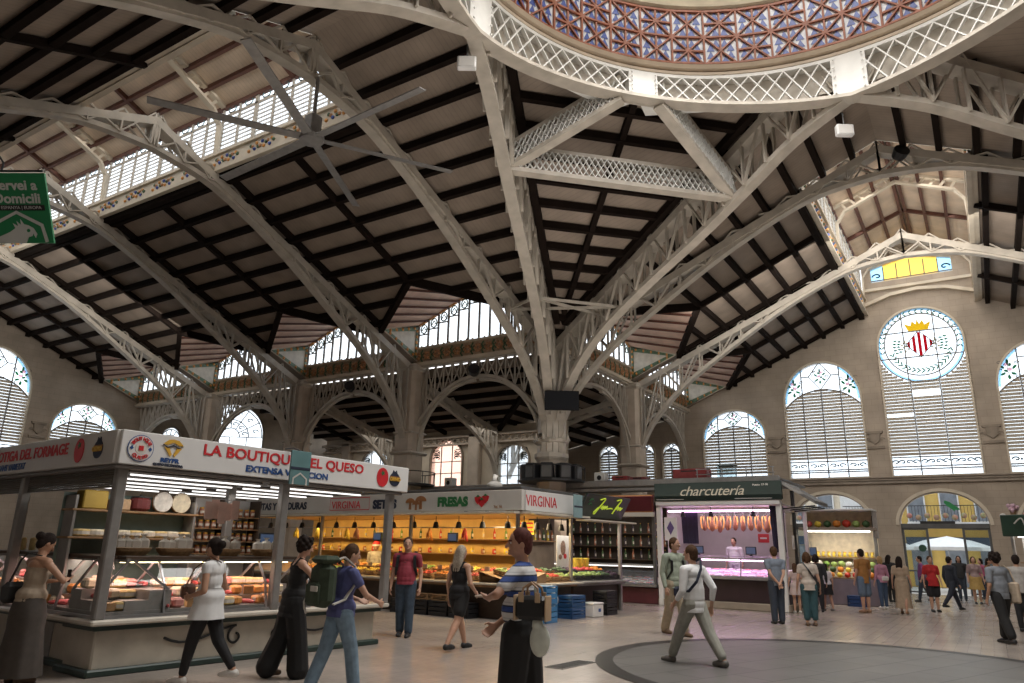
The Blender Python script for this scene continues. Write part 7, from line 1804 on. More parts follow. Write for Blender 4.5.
    for j, (a, b, lb) in enumerate(((.55, 2.98, 'first dark apron'), (.55, 3.15, 'second dark apron'), (.55, 2.82, 'third dark apron'), (.30, .30, 'dark purple cloth nearest the right post'), (.5, .16, 'dark blue cloth beside the right post'))):
        t = F.root('hanging_cloth', lb + ' hanging inside the charcuterie stall', 'cloth', a, b, 2.86 if j < 3 else 3.0, 'dark cloths of the charcuterie'); m = MB(); n = 8; vs = []; H_ = 1.0 if j < 3 else 1.35
        for i in range(n + 1):
            for q in range(6): vs.append((.05 * sin(i * 1.7) * (q / 5), -.11 + .22 * i / n * (1 - .15 * q / 5), -H_ * q / 5))
        m.add(vs, [(i * 6 + q, i * 6 + q + 1, (i + 1) * 6 + q + 1, (i + 1) * 6 + q) for i in range(n) for q in range(5)]); m.build('cloth_sheet', pm('purple_black_cloth', (.022, .016, .040), .8, .2, 5), t, smooth=True); MB().tube([(0, -.1, 0), (0, 0, .06), (0, .1, 0)], .008, 5).build('hanger', M['steel'], t)
    for b, lb in ((1.55, 'right'), (2.75, 'left')):
        t = F.root('scale_screen', 'black scale screen at the %s on top of the purple-lit glass case' % lb, 'screen', .62, 1.12 if lb == 'right' else 2.75, 1.52); MB().rbox((0, 0, .16), (.05, .32, .24), .01).build('screen_frame', M['black'], t); MB().rbox((-.028, 0, .16), (.006, .27, .18), .003).build('screen_panel', M['screen'], t); MB().lathe([(.08, 0), (.03, .03), (.02, .06)], 8).build('screen_stand', M['black'], t)
    t = F.root('red_notice', 'small red notice on the back wall of the charcuterie', 'sign', 3.17, 1.35, 1.95); MB().rbox((0, 0, .15), (.02, .36, .28), .005).build('notice_panel', M['red'], t); MB().rbox((-.013, 0, .15), (.006, .22, .05), .002).build('notice_text_bar', M['white'], t)
    t = F.root('hanging_emblem', 'white panel with a purple rhombus at the left end of the charcuterie', 'sign', .20, L - .36, 1.95); MB().rbox((0, 0, .35), (.03, .42, .72), .01).build('emblem_panel', M['white'], t); m = MB(); m.extr([(0, .16), (.12, .38), (0, .60), (-.12, .38)], lambda u, v, w: (-.018 - w, -u, v), .006); m.build('rhombus', pm('purple_ink', (.12, .08, .22), .5, .1, 6), t)
    for k, b in enumerate((.9, 2.2, 3.1)): pendant(F, .30, b, 2.68, '%s black spot lamp from the right under the dark green sign' % ORD[k], 'spot lamps of the charcuterie')
    person('vendor in a white coat behind the purple-lit glass case', F.w(1.75, 1.95)[:2], 140, 1.72, top=(cloth('white_coat', (.62, .58, .64), .8, .05), .3, 'coat'), bottom=(cloth('white_coat', (.62, .58, .64), .8, .05), .9), sleeve=.5, hair=('dark', 'short'), vox=.016, z0=.36)
    # side counter with white goods
    for k in range(8): put('white_carton', single(lambda m: m.rbox((0, 0, .14), (.20, .16, .28), .02), [M['white']]), F.w(1.5 + .3 * k, .18, .86), 0, '%s white carton from the left on the right-hand counter of the charcuterie' % ORD[k], 'carton', 'white cartons on the side counter', 1.0)
    t = F.root('paper_notice', 'white paper notice on the side of the charcuterie', 'paper', 1.2, -.02, 1.75); MB().rbox((0, 0, .2), (.3, .01, .4), .004).build('notice_panel', M['white'], t)
charcuterie()

def fruit_stall():
    F = Fr((4.0, -10.1), 0); r = random.Random(12); L = 2.35; st = F.root('market_stall', 'brightly lit fruit stall with melons on its top shelf left of the entrance', 'market stall')
    MB().rbox((.5, L / 2, .42), (.9, L, .84), .02).build('counter_base', pm('lilac_base', (.22, .18, .21), .5, .1, 4), st)
    m = MB(); [m.rbox((.20 + .28 * i, L / 2, .86 + .16 * i), (.30, L, .03), .004) for i in range(3)]; m.build('display_step', M['wood'], st)
    MB().quad((1.2, 0, .8), (1.2, L, .8), (1.2, L, 3.1), (1.2, 0, 3.1)).build('back_panel', pm('bright_back', (.62, .55, .42), .5, .15, 6), st)
    MB().rbox((.55, L / 2, 2.48), (.7, L + .1, .10), .01).build('top_shelf', M['ledge'], st); MB().rbox((.75, L / 2, 3.12), (1.1, L + .1, .06), .01).build('roof_panel', M['white'], st)
    for b in (.05, L - .05): MB().rbox((.95, b, 1.5), (.1, .1, 2.9), .01).build('post', M['dark_steel'], st)
    m = MB(); m.add([(a, 0, z) for a, z in ((.25, 2.2), (1.6, 2.2), (1.6, 3.1), (.25, 3.1))], [(0, 1, 2, 3)]); m.build('side_panel', pm('pale_posters', (.45, .42, .40), .6, .25, 3), st)
    MB().tube([(.3, .1, 2.40), (.3, L - .1, 2.40)], .03, 7).build('shelf_lamp', M['tube'], st)
    top = [('melon', 'green melon', .15, 'dgreen'), ('melon', 'pale cabbage', .15, 'lettuce'), ('pumpkin', 'red pumpkin', .17, 'tomato'), ('pumpkin', 'orange pumpkin', .16, 'carrot'), ('melon', 'dark watermelon', .17, 'dgreen'), ('melon', 'yellow melon', .14, 'lemon'), ('pumpkin', 'dark red pumpkin', .15, 'meat')]
    for k, (nm, lb, rad, c) in enumerate(top):
        b = .22 + k * .31; put(nm, mk_ball(c, rad * .87, .88), F.w(.38, b, 2.535), r.uniform(0, 6), '%s, %s from the right on the top shelf of the fruit stall' % (lb, ORD[k]), 'fruit', 'large fruit on the top shelf', 1.0, c + 'T')
    for row in range(3):
        for k in range(9):
            c = [['lettuce', 'white', 'green', 'lettuce', 'white'], ['dgreen', 'lemon', 'green', 'carrot', 'aubergine'], ['carrot', 'tomato', 'carrot', 'lemon', 'tomato']][2 - row][(k * 2) % 5]
            nm = dict(lettuce='lettuce', white='cauliflower', green='green_pepper', dgreen='courgette', lemon='lemon', carrot='orange', aubergine='aubergine', tomato='tomato')[c]
            put(nm, mk_ball(c, .115 if row == 2 else .10), F.w(.20 + .28 * row, .2 + k * .245, .876 + .16 * row), r.uniform(0, 6), '%s, %s from the right, %s step of the bright fruit stall' % (nm.replace('_', ' '), ORD[k], ('lowest', 'middle', 'upper')[row]), 'vegetable', 'produce on the steps of the fruit stall', r.uniform(.9, 1.15), c + ('S' if row == 2 else 's'))
    for k in range(12): put('produce_jar', mk_jar(['lemon', 'lettuce', 'white'][k % 3] if False else 'lemon'), F.w(1.0, .2 + k * .175, 1.55), 0, '%s pale jar from the right on the back of the bright fruit stall' % ORD[k], 'jar', 'jars of the fruit stall', 1.4, 'F')
    m = F.root('wall_shelf', 'narrow jar shelf at the back of the bright fruit stall', 'shelf', 1.0, L / 2, 1.535); MB().rbox((0, 0, 0), (.25, L, .03), .005).build('shelf_board', M['wood'], m)
    t = F.root('scale_screen', 'blue-black scale screen hanging at the left of the bright fruit stall', 'screen', .1, L - .35, 1.55); MB().rbox((0, 0, .16), (.05, .34, .30), .01).build('screen_frame', M['black'], t); MB().rbox((-.028, 0, .16), (.006, .29, .24), .003).build('screen_panel', M['screen'], t); MB().tube([(0, 0, .31), (0, 0, .5)], .012, 6).build('stem', M['steel'], t)
    db = pm('blue_plastic_dark', (.018, .05, .15), .4, .1, 5); crate_open('plastic_crate', db, 'dark blue crate on the floor at the right end of the fruit stall', F, -.28, .62, 0, None, pi / 2, (.6, .4, .34))
fruit_stall()

def right_kiosk():
    F = Fr((2.3, -15.95), -20); st = F.root('market_stall', 'stall with a dark green sign box at the right edge of the photo', 'market stall'); L = 2.2
    MB().rbox((.5, L / 2, .45), (.9, L, .9), .02).build('counter_base', M['dark_wood'], st); MB().rbox((.5, L / 2, 2.75), (1.2, L, .08), .01).build('roof_panel', M['dark_steel'], st)
    MB().rbox((-.2, L / 2, 2.55), (.25, L + .1, .62), .02).build('sign_board', pm('green_signbox', (.018, .05, .032), .4, .2, 5), st)
    m = MB(); script_strokes(m, lambda u, v, w: (-.335, L - u, 2.3 + v), [[(.3, .3), (.5, .45), (.6, .2), (.8, .4), (1.0, .15), (1.2, .4)]], .02); m.build('sign_mark', M['sign_grey'], st)
    MB().quad((1.0, 0, .9), (1.0, L, .9), (1.0, L, 2.4), (1.0, 0, 2.4)).build('back_panel', M['white'], st); MB().tube([(.4, .1, 2.25), (.4, L - .1, 2.25)], .03, 7).build('shelf_lamp', M['tube'], st)
    MB().rbox((.7, L / 2, 1.5), (.3, L, .03), .005).build('back_shelf', M['wood'], st)
    for b in (.05, L - .05): MB().rbox((.1, b, 1.6), (.08, .08, 2.3), .01).build('post', M['alu'], st)
    for k in range(8): put('preserve_jar', mk_jar('ham'), F.w(.7, .25 + k * .24, 1.517), 0, '%s jar from the right on the shelf of the stall at the right edge' % ORD[k], 'jar', 'jars at the right edge', 1.4)
    for k in range(6): put('cake_packet', single(lambda m: m.rbox((0, 0, .12), (.2, .16, .24), .03), [G['cheese']]), F.w(.4, .3 + k * .3, .905), 0, '%s yellow packet from the right on the counter at the right edge' % ORD[k], 'packet', 'packets at the right edge', 1.0)
    fl = F.root('flower_bunch', 'pink and white flowers on top of the sign box at the right edge', 'flowers', -.1, L - .25, 2.86); m = MB(); [m.ball((.12 * cos(i * 2.4) * (i % 3) / 2, .12 * sin(i * 2.4) * (i % 3) / 2, .12 + .05 * (i % 4)), .06, 7, 5) for i in range(12)]; m.build('blossom_heads', pm('pink_blossom', (.62, .42, .50), .6, .2, 9), fl); MB().lathe([(.07, 0), (.09, .12), (0, .12)], 10).build('pot_body', M['wood'], fl)
right_kiosk()

# ------------------------------------------------------------------ roof deck over the far stall row, with the things on it
def roof_deck():
    t = thing('roof_deck', 'long dark steel roof deck above the far row of stalls', 'roof deck', (.5, 0, 0))
    MB().rbox((2.0, -.5, 3.93), (4.0, 15.0, .06), .01).build('deck_plate', M['dark_steel'], t)
    m = MB(); m.rbox((0, -.5, 3.90), (.12, 15.0, .22), .02); m.rbox((0, -.5, 3.68), (.06, 15.0, .10), .01); m.build('edge_beam', M['alu'], t)
    [MB().rbox((x, y, 1.9), (.12, .12, 3.8), .01).build('deck_post', M['dark_steel'], t) for x, y in ((.5, 6.8), (.5, 3.5), (.5, .9), (3.6, 6.8), (3.6, -7.6))]
    Z = 3.963
    def box(name, lb, y, x, d, mat, cat='box', g=None, dot=None):
        q = thing(name, lb, cat, (x, y, Z), 0, g); MB().rbox((0, 0, d[2] / 2), d, .02).build('box_body', mat, q)
        if dot: MB().lathe([(.0, 0), (.09, 0)], 14, caps=False).build('speaker_cone', M['black'], q); q.children[-1].rotation_euler = (0, -pi / 2, 0); q.children[-1].location = (-d[0] / 2 - .004, 0, d[2] / 2)
        else: MB().rbox((-d[0] / 2 - .004, 0, d[2] * .8), (.01, d[1] * .5, .04), .002).build('handle', M['black'], q)
    wb = pm('white_box', (.58, .57, .54), .5, .08, 5); rb = pm('red_case', (.24, .035, .035), .5, .2, 5); rb2 = pm('red_case2', (.20, .05, .05), .5, .2, 5)
    box('loudspeaker', 'white loudspeaker box on the roof deck right of the central pillar', -1.55, 1.0, (.35, .42, .40), wb, 'loudspeaker', None, True)
    box('loudspeaker', 'white loudspeaker box on the roof deck left of the central pillar', 1.35, 1.0, (.35, .40, .40), wb, 'loudspeaker', None, True)
    box('loudspeaker', 'white loudspeaker box on the roof deck far left near the second pillar', 5.4, 1.0, (.35, .40, .42), wb, 'loudspeaker', None, True)
    box('storage_case', 'red storage case on the roof deck nearest the white loudspeaker', -2.25, 1.3, (.5, .60, .26), rb, 'case', 'red cases on the deck'); box('storage_case', 'low red storage case on the roof deck left of the big red one', -2.95, 1.3, (.5, .65, .20), rb2, 'case', 'red cases on the deck')
    box('storage_case', 'big red storage case with black front on the roof deck above the charcuterie', -4.9, 1.3, (.6, 1.2, .42), rb, 'case', 'red cases on the deck')
    q = thing('clear_bin', 'clear plastic bin on the roof deck above the charcuterie', 'bin', (1.2, -6.15, Z)); gm = glassm('bin_plastic', (.72, .80, .82), .1); MB().rbox((0, 0, .25), (.5, .55, .48), .03).build('bin_body', gm, q); MB().rbox((0, 0, .50), (.54, .6, .04), .01).build('lid', pm('bin_lid', (.35, .42, .44), .4, .1, 4), q)
    q = thing('deck_railing', 'thin grey railing on the roof deck above the charcuterie', 'railing', (.8, -6.2, Z)); m = MB(); [m.tube([(0, -1.6, z), (0, 1.0, z)], .018, 6) for z in (.18, .36)]; m.build('rail', M['steel'], q); m = MB(); [m.tube([(0, y, 0), (0, y, .38)], .018, 6) for y in (-1.55, -.7, .1, .95)]; m.build('rail_post', M['steel'], q)
    q = thing('cardboard_box', 'brown cardboard boxes tower left of the central pillar on the deck', 'box', (1.9, .5, Z)); MB().rbox((0, 0, .3), (.5, .6, .6), .01).build('box_body', M['wood'], q); MB().rbox((-.252, 0, .3), (.006, .08, .58), .002).build('tape', M['paper'], q)
    q = thing('white_sack', 'white sack on the roof deck above the strawberry picture', 'sack', (-4.6, -1.9, 2.97)) if False else thing('white_sack', 'white tied sack on the roof of the yellow stall above the corner', 'sack', (*F2.w(.7, 1.3)[:2], 3.022)); m = MB(); m.ball((0, 0, .10), (.22, .20, .12), 12, 7); m.tube([(0, 0, .15), (0, 0, .30), (.03, 0, .36)], [.12, .05, .07], 8); m.build('sack_body', pm('sack_cloth', (.55, .53, .50), .8, .1, 7), q, smooth=True)
roof_deck()
# ================================================================== things hanging in the hall
def fan():
    t = thing('ceiling_fan', 'huge six-bladed ceiling fan hanging from the first left truss', 'fan', (-12.85, -.25, 11.45))
    MB().tube([(0, 0, .35), (0, 0, 1.75)], .05, 8).build('rod', M['alu'], t)
    MB().rbox((0, 0, .32), (.34, .34, .62), .04).build('motor_housing', M['alu'], t)
    MB().lathe([(.0, -.12), (.30, -.10), (.32, .02), (.0, .04)], 12).build('hub', M['alu'], t)
    for k in range(6):
        a = k * pi / 3 + .47
        m = MB(); p = lambda r, q, z: (r * cos(a) - q * sin(a), r * sin(a) + q * cos(a), z)
        m.add([p(r, q, z) for r in (.25, 3.75) for q, z in ((-.11, -.06), (.11, -.02), (.11, .01), (-.11, -.03))], [(0, 1, 2, 3), (7, 6, 5, 4), (0, 4, 5, 1), (1, 5, 6, 2), (2, 6, 7, 3), (3, 7, 4, 0)])
        b = m.build('fan_blade', M['alu'], t)
fan()
def tv():
    t = thing('tv_screen', 'black flat screen mounted on the central pillar', 'screen', (-.95, -.95, 6.78), R2(30)); MB().rbox((0, 0, 0), (.07, 1.25, .72), .02).build('screen_frame', pm('screen_black', (.004, .004, .005), .6, .1, 3, spec=.2), t); MB().rbox((-.038, 0, 0), (.006, 1.19, .66), .004).build('screen_panel', pm('dark_panel', (.003, .0035, .006), .6, .1, 3, spec=.2), t); MB().tube([(.03, 0, 0), (.6, .1, -.05), (.9, .2, -.1)], .04, 6).build('mount_arm', M['black'], t)
tv()
def speakers(x, y, z, lab, r=.95):
    for k in range(5):
        a = pi * .72 + k * .62
        t = thing('loudspeaker', '%s black loudspeaker from the left in the ring on the %s' % (ORD[k], lab), 'loudspeaker', (x + r * cos(a), y + r * sin(a), z), a, 'black loudspeakers on the pillars')
        MB().rbox((0, 0, .28), (.40, .46, .56), .03).build('cabinet', M['black'], t); MB().rbox((.205, 0, .28), (.01, .36, .46), .004).build('front_cloth', M['dark_steel'], t)
speakers(0, 0, 4.02, 'central pillar'); 
def collar(x, y, z, r, lab):
    t = thing('cable_platform', 'black equipment platform around the %s' % lab, 'platform', (x, y, z)); MB().lathe([(r - .3, 0), (r, 0), (r, .08), (r - .3, .08)], 12).build('platform_ring', M['black'], t)
    [MB().tube([(r * cos(a), r * sin(a), .08), (r * cos(a), r * sin(a), .55)], .02, 5).build('rail_post', M['black'], t) for a in [2 * pi * i / 10 for i in range(10)]]; m = MB(); m.tube([(r * cos(a), r * sin(a), .55) for a in [2 * pi * i / 20 for i in range(20)]], .02, 5, closed=True); m.build('rail', M['black'], t)
collar(0, 0, 3.95, 1.25, 'central pillar'); collar(0, 6.94, 4.0, 1.2, 'second pillar from the centre')
# floodlights at the ring
for (x, y, z, lb) in ((NV[0] + .3, NV[1] + .35, 11.95, 'small white floodlight under the left node of the dome ring'), (NR[0] + .35, NR[1] + .3, 11.75, 'small white floodlight under the right node of the dome ring')):
    t = thing('floodlight', lb, 'lamp', (x, y, z), YAW); MB().rbox((0, 0, 0), (.16, .42, .30), .02).build('lamp_body', M['white'], t); MB().rbox((-.085, 0, 0), (.01, .36, .24), .004).build('lamp_glass', M['sign_grey'], t); MB().tube([(0, 0, .14), (0, 0, .50)], .02, 5).build('bracket', M['dark_steel'], t)
for (x, y, z, lb) in ((.0, -12.6, 13.75, 'black round spotlight on the first right truss near its apex'), (0.0, 3.47, 8.55, 'dark round lamp under the first left lattice arch'), (0, 10.4, 8.55, 'dark round lamp under the second left lattice arch'), (.0, -2.2, 9.3, 'black round spotlight low on the first right truss')):
    t = thing('spotlight', lb, 'lamp', (x - .3, y, z), YAW); MB().lathe([(.0, -.22), (.20, -.2), (.24, .10), (.0, .12)], 12).build('lamp_body', M['black'], t); t.children[0].rotation_euler = (0, -1.2, 0); MB().tube([(0, 0, 0), (.25, 0, .2)], .03, 5).build('bracket', M['black'], t)
# wall lamps on the facade
for u, lb in ((8.45, 'small white camera on a bracket left of the entrance arch'), (14.0, 'small white camera on a bracket right of the entrance arch')):
    t = thing('wall_camera', lb, 'camera', (15.3, -u, 3.25)); MB().tube([(0, 0, 0), (-.35, 0, .05)], .03, 6).build('bracket', M['dark_steel'], t); MB().ball((-.42, 0, .12), .13, 10, 7).build('camera_dome', M['white'], t); MB().tube([(-.02, 0, 0), (-.02, -.9 if u > 10 else .9, 0)], .02, 5).build('cable_pipe', M['dark_steel'], t)

# ------------------------------------------------------------------ green delivery sign at the upper left
def green_sign():
    d = 6.0; P = lambda u, v: ray_at(u, v, d)
    o = P(54, 243); xr = (P(54, 243) - P(0, 243)).normalized(); up = (P(44, 173) - P(54, 243)); up_n = up.normalized()
    W_ = .62; Hh = up.length; t = thing('hanging_sign', 'green hanging sign with white lettering and a white bird drawing', 'sign', tuple(o)); z = Vector_cross(xr, up_n)
    gm = pm('sign_green_panel', (.012, .19, .070), .45, .06, 3); wm = pm('sign_pale', (.50, .52, .50), .5, .05, 4)
    f = lambda u, v, w: tuple(-xr * (W_ - u) + up_n * v + z * w)
    pb = MB(); pb.extr([(0, 0), (W_, 0), (W_, Hh), (0, Hh)], lambda u, v, w: f(u, v, -w), .02); pb = pb.build('sign_panel', gm, t)
    F_ = frame(f(0, 0, .004), xr, up_n); s = Hh / 71.0
    def tx(a, u, v, size, m, bold=.0): text_obj(a, size, m, pb, F_ @ Matrix.Translation((u, v, 0)), extr=.002, align='RIGHT', bold=bold)
    tx('Servei a', W_ - 9 * s, 54 * s, 14 * s, wm, .003); tx('Domicili', W_ - 7 * s, 40.5 * s, 14 * s, wm, .003)
    b = MB(); b.extr([(0, 33 * s), (W_ - 4 * s, 33 * s), (W_ - 4 * s, 38.5 * s), (0, 38.5 * s)], lambda u, v, w: f(u, v, .003 + w), .003); b.build('black_strip', M['black'], pb)
    text_obj('ESPANYA | EUROPA', 4.6 * s, wm, pb, F_ @ Matrix.Translation((W_ - 7 * s, 34.2 * s, .004)), extr=.001, align='RIGHT')
    n = z
    h = MB(); c = W_ - 33 * s
    h.chain([f(c - 26 * s, 0, .006), f(c - 26 * s, 18 * s, .006), f(c, 31 * s, .006), f(c + 24 * s, 18 * s, .006), f(c + 27 * s, 1 * s, .006)], .006, 3.2 * s, n); h.build('house_outline', wm, pb)
    bd = MB(); q = lambda x, y: (c + x * s, y * s)
    bd.extr([q(-26, 0), q(6, 0), q(9, 6), q(13, 7), q(14, 10), q(16, 5), q(18, 9), q(15, 15), q(10, 18), q(6, 19), q(3, 24), q(3, 18), q(-1, 22), q(0, 17), q(-5, 20), q(-3, 15), q(-9, 11), q(-16, 8), q(-26, 4)], lambda u, v, w: f(u, v, .003 + w), .004); bd.build('bird_drawing', wm, pb)
    e = MB(); e.lathe([(0, .0), (1.8 * s, 0)], 10, caps=False); ey = e.build('bird_eye', gm, pb); ey.location = f(c + 10 * s, 12.5 * s, .009); ey.rotation_euler = F_.to_euler()
    hk = MB(); p0 = V(f(W_ - 42 * s, Hh + 3 * s, 0))
    hk.tube([V(f(-.2, Hh + 2 * s, 0)), V(f(W_ - 1 * s, Hh + 2 * s, 0))], 1.2 * s, 6); hk.tube([p0, p0 + V((0, 0, 8 * s)), p0 - xr * 6 * s + V((0, 0, 16 * s)), p0 - xr * 16 * s + V((0, 0, 21 * s)), p0 - xr * 60 * s + V((0, 0, 21 * s))], 1.0 * s, 6)
    hk.build('iron_hook', M['black'], t)
    e0 = p0 - xr * 60 * s + V((0, 0, 21 * s)); m = MB(); m.tube([e0 + V((0, 0, .25)), V((e0.x, e0.y, -o.z))], .05, 8); m.lathe([(.16, 0), (.16, .04), (.06, .12)], 12, (e0.x, e0.y, -o.z)); m.build('iron_pole', M['black'], t)
def Vector_cross(a, b): return a.cross(b).normalized()
green_sign()

# ------------------------------------------------------------------ entrance doors and the street outside
DG = glassm('door_glass', (.82, .86, .86), .06)
def doors():
    X = 15.62
    for k, c in enumerate((7.0, 11.72, 16.4)):
        t = thing('door_%d' % (k + 1), 'glazed entrance doors in the arch with transom' if k == 1 else None, 'door' if k == 1 else None, (X, -c, 0), kind='structure')
        m = MB(); m.rbox((0, 0, 2.98), (.16, 3.5, .22), .02); [m.rbox((0, y, 1.45), (.10, .10, 2.9), .01) for y in (-1.70, 1.70, .72, -.72)]; m.build('door_frame', M['dark_steel'], t)
        for y in (-1.2, 1.2): MB().rbox((.0, y, 1.45), (.015, .92, 2.8), .002).build('door_leaf', DG, t)
        m = MB(); [m.rbox((-.01, y, z), (.05, .92, .07), .005) for y in (-1.2, 1.2) for z in (.08, 1.0, 2.84)]; m.build('door_rail', M['dark_steel'], t)
        MB().extr([(-1.7, 3.08)] + [(1.7, 3.08)] + [(1.7 * cos(a), 3.08 + 1.36 * sin(a)) for a in [pi * i / 16 for i in range(17)]], lambda u, v, w: (0, -u, v), .01).build('fan_pane', M['glass'], t)
        if k == 1:
            m = MB(); m.extr([(.05, 4.12), (.22, 4.06), (.62, 3.72), (.52, 3.68), (.42, 3.70), (.38, 3.62), (.30, 3.72), (.12, 3.86), (.0, 4.02)], lambda u, v, w: (-.03 - w, -u - .1, v), .01); m.build('green_bird_sticker', pm('bird_green', (.015, .24, .07), .5, .1, 5), t)
            m = MB(); m.rbox((-.05, .25, 3.14), (.04, 1.4, .12), .005); m.build('dark_transom_plate', M['black'], t)
            m = MB(); m.lathe([(0, 0), (.16, 0)], 16, caps=False); o = m.build('round_sticker', pm('sticker_green', (.02, .07, .04), .5, .1, 5), t); o.location = (-.06, .98, 2.0); o.rotation_euler = (0, -pi / 2, 0)
doors()
def street():
    m = MB().quad((15.6, -40, -.02), (40, -40, -.02), (40, 20, -.02), (15.6, 20, -.02)); o = m.build('street', pm('street_paving', (.55, .52, .48), .7, .1, 3)); o['kind'] = 'structure'
    X = 25.0
    yel = pm('yellow_render', (.70, .47, .13), .7, .08, 2); cr = pm('cream_render', (.72, .62, .48), .7, .08, 2); red = pm('red_render', (.45, .13, .11), .7, .1, 2); wh = pm('white_render', (.75, .74, .73), .7, .06, 2); shd = pm('street_window', (.22, .24, .27), .3, .2, 3); bl = pm('street_blue', (.06, .09, .14), .5, .1, 3)
    spec = [('yellow house with balconies across the street', 'yellow', -9.2, -14.2, yel), ('red house across the street on the right', 'red', -14.2, -17.5, red), ('pale blue-grey house across the street on the left', 'grey', -6.0, -9.2, wh), ('cream house across the street behind the left arch', 'cream', -1.0, -6.0, cr), ('cream house at the far right of the street', 'cream2', -17.5, -26, cr)]
    for lb, nm, y0, y1, mt in spec:
        t = thing('street_house', lb, 'house', (X, (y0 + y1) / 2, 0), group='houses across the street'); w = y0 - y1
        MB().rbox((1.5, 0, 3.05), (3, w, 6.1), .01).build('house_wall', mt, t)
        n = max(1, int(w / 1.6))
        for r_ in range(1):
            for i in range(n):
                y = -w / 2 + w * (i + .5) / n; z = 3.5 + r_ * 2.9
                wn = MB().rbox((-.03, y, z + 1.0), (.08, .85, 1.9), .01).build('house_window', shd, t); MB().chain([(-.08, y - .45, z + .05), (-.08, y + .45, z + .05), (-.08, y + .45, z + 1.97), (-.08, y - .45, z + 1.97)], .05, .08, (1, 0, 0), closed=True).build('window_frame', wh, wn)
            b = MB(); b.rbox((-.35, 0, 3.45 + r_ * 2.9), (.7, w * .86, .10), .01); b.build('balcony_slab', wh, t); b = MB()
            for i in range(int(w * .86 / .16)): b.beam((-.68, -w * .43 + i * .16, 3.5 + r_ * 2.9), (-.68, -w * .43 + i * .16, 4.4 + r_ * 2.9), .02, .02)
            b.beam((-.68, -w * .43, 4.4 + r_ * 2.9), (-.68, w * .43, 4.4 + r_ * 2.9), .04, .04); b.build('balcony_rail', M['black'], t)
            fl = MB(); [fl.ball((-.72, -w * .4 + i * w * .8 / 9, 3.75 + r_ * 2.9 + .1 * (i % 2)), .16, 7, 5) for i in range(10)]
            fl.build('balcony_flowers', pm('geranium', (.35, .12, .10), .7, .4, 4, c2=(.20, .25, .10)), t)
        MB().rbox((-.1, 0, 6.02), (.3, w, .2), .02).build('cornice', wh, t)
        MB().rbox((-.04, 0, 2.45), (.12, w * .95, .5), .01).build('shop_fascia', bl, t)
        if nm == 'yellow': text_obj('BAR TOS', .34, M['white'], t, frame((-.11, .9, 2.33), (0, -1, 0), (0, 0, 1)), bold=.006)
        for i in range(max(1, int(w / 1.3))): MB().rbox((-.03, -w / 2 + w * (i + .5) / max(1, int(w / 1.3)), 1.1), (.08, 1.0, 2.1), .01).build('shop_window', shd, t)
    for (x, y, s, lb) in ((19.5, -11.6, 1.5, 'big white parasol outside the entrance'), (22.5, -8.6, 1.0, 'smaller white parasol outside on the left'), (22.5, -15.4, 1.1, 'white parasol outside on the right')):
        t = thing('parasol', lb, 'parasol', (x, y, 0), group='white parasols in the street'); MB().lathe([(1.35 * s, 1.95), (1.3 * s, 2.10), (.7 * s, 2.42), (.05, 2.62), (0, 2.64)], 8).build('canopy', M['white'], t); MB().tube([(0, 0, 0), (0, 0, 2.6)], .03, 6).build('pole', M['steel'], t); MB().lathe([(.28, 0), (.28, .06), (.05, .1)], 10).build('base', M['dark_steel'], t)
street()
# ================================================================== sky, added fill lamps, camera
def world():
    w = bpy.data.worlds.new('sky'); bpy.context.scene.world = w; w.use_nodes = True
    nt = w.node_tree; bg = nt.nodes['Background']
    tc = nt.nodes.new('ShaderNodeTexCoord'); sp = nt.nodes.new('ShaderNodeSeparateXYZ'); cr = nt.nodes.new('ShaderNodeValToRGB')
    nt.links.new(tc.outputs['Generated'], sp.inputs[0]); nt.links.new(sp.outputs['Z'], cr.inputs['Fac'])
    cr.color_ramp.elements[0].position = .0; cr.color_ramp.elements[1].position = .8
    cr.color_ramp.elements[0].color = (1, .99, .97, 1); cr.color_ramp.elements[1].color = (.80, .90, 1, 1)
    nt.links.new(cr.outputs['Color'], bg.inputs['Color']); bg.inputs['Strength'].default_value = 2.4
world()
def area(name, loc, size, power, col=(1, 1, 1), rot=(0, 0, 0), sy=None):
    l = bpy.data.lights.new(name, 'AREA'); l.energy = power; l.color = col; l.shape = 'RECTANGLE'; l.size = size; l.size_y = sy or size
    o = bpy.data.objects.new(name, l); COL.objects.link(o); o.location = loc; o.rotation_euler = rot; return o
area('dome_fill', (-13, -11.95, 20), 5, 800, (1, .97, .92)); area('ring_fill', (-12.6, -11.95, 13.6), 8, 1300, (1, .98, .95))  # unseen lamps added in the dome and under the ring to brighten the crossing
area('left_lantern_fill', (-13, 13, 16.2), 4, 420, (1, .95, .88), sy=26)  # added lamp that boosts the light from the left lantern
area('right_lantern_fill', (7.5, -11.9, 16.2), 14, 480, (1, .95, .88), sy=4)  # same added boost in the right lantern
area('hall_fill', (-28, -22, 13.5), 8, 900, (1, .98, .95))  # unseen fill lamp added behind the camera
area('ceiling_upfill', (-9, -7, 3.3), 16, 620, (1, .93, .84), rot=(pi, 0, 0), sy=10)  # added lamp facing up, brightens the roof undersides
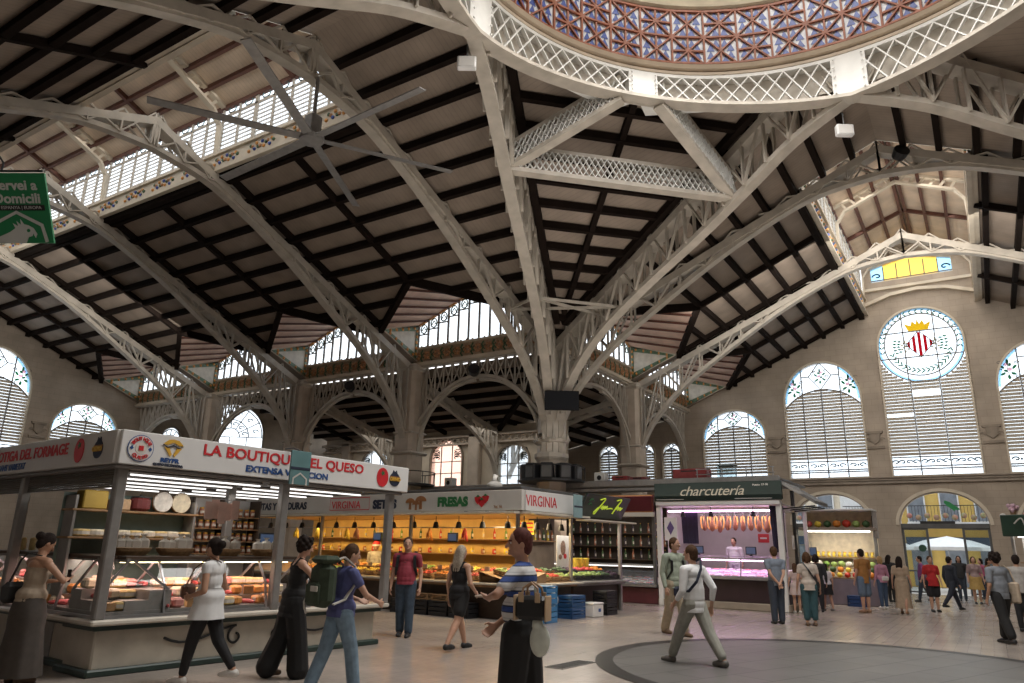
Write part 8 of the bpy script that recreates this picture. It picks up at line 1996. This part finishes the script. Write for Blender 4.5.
area('facade_wash', (4, -11, 11.5), 5, 700, (1, .95, .88), rot=(0, -R2(72), 0), sy=14)  # unseen lamp added to wash the facade wall
area('gable_wash', (-11, 17, 11.0), 14, 420, (1, .95, .88), rot=(R2(72), 0, 0), sy=5)  # unseen lamp added to wash the left gable wall
area('aisle_fill', (4, 10, 7.2), 5, 160, (1, .95, .88), sy=12)  # fill lamp added under the aisle roof
wf = lambda F, a, b, z: F.w(a, b, z)
def stall_light(F, a, b, z, sx, sy, p, col, rot=0.0): area('stall_fill', F.w(a, b, z), sx, p, col, rot=(0, rot, F.a), sy=sy)  # unseen area lamp added to brighten a stall, beside its modelled fittings
stall_light(F2, .9, 5.2, 2.34, .8, 9.6, 280, (1, .66, .26), -.35)
stall_light(F2, 1.3, .8, 2.34, 2.2, .6, 60, (1, .80, .5))
stall_light(F1, 1.7, .60, 1.33, 2.9, .25, 22, (1, .66, .56)); stall_light(F1, .60, 2.7, 1.33, .25, 4.0, 26, (1, .62, .56))
stall_light(F1, 1.6, 1.1, 2.38, 2.6, .8, 16, (1, .94, .86)); stall_light(Fr((-6.3, -4.3), -4.4), 1.2, .9, 2.3, 2.2, .8, 40, (1, .92, .8)); stall_light(Fr((-1, -4.38), 0), 1.0, 2.2, 2.6, .8, 4, 30, (1, .85, .7))
FC = Fr((-1.0, -8.32), 0)
stall_light(FC, .30, 1.9, 1.40, .3, 3.4, 34, (.86, .44, 1)); stall_light(FC, 1.3, 1.9, 2.95, 1.2, 3.2, 60, (1, .84, .96), -.3)
stall_light(Fr((4.0, -10.1), 0), .2, 1.2, 2.40, .5, 2.1, 50, (1, .90, .74), -.4)
stall_light(Fr((2.3, -15.75), -20), .2, 1.1, 2.6, .5, 2.0, 25, (1, .93, .85), -.4)
make_camera()
sc = bpy.context.scene
sc.view_settings.view_transform = 'Standard'; sc.view_settings.look = 'None'; sc.view_settings.exposure = 0.12
sc.cycles.max_bounces = 8; sc.cycles.transparent_max_bounces = 24; sc.cycles.use_denoising = True
sc.cycles.sample_clamp_indirect = 6.0; sc.cycles.caustics_reflective = False; sc.cycles.caustics_refractive = False
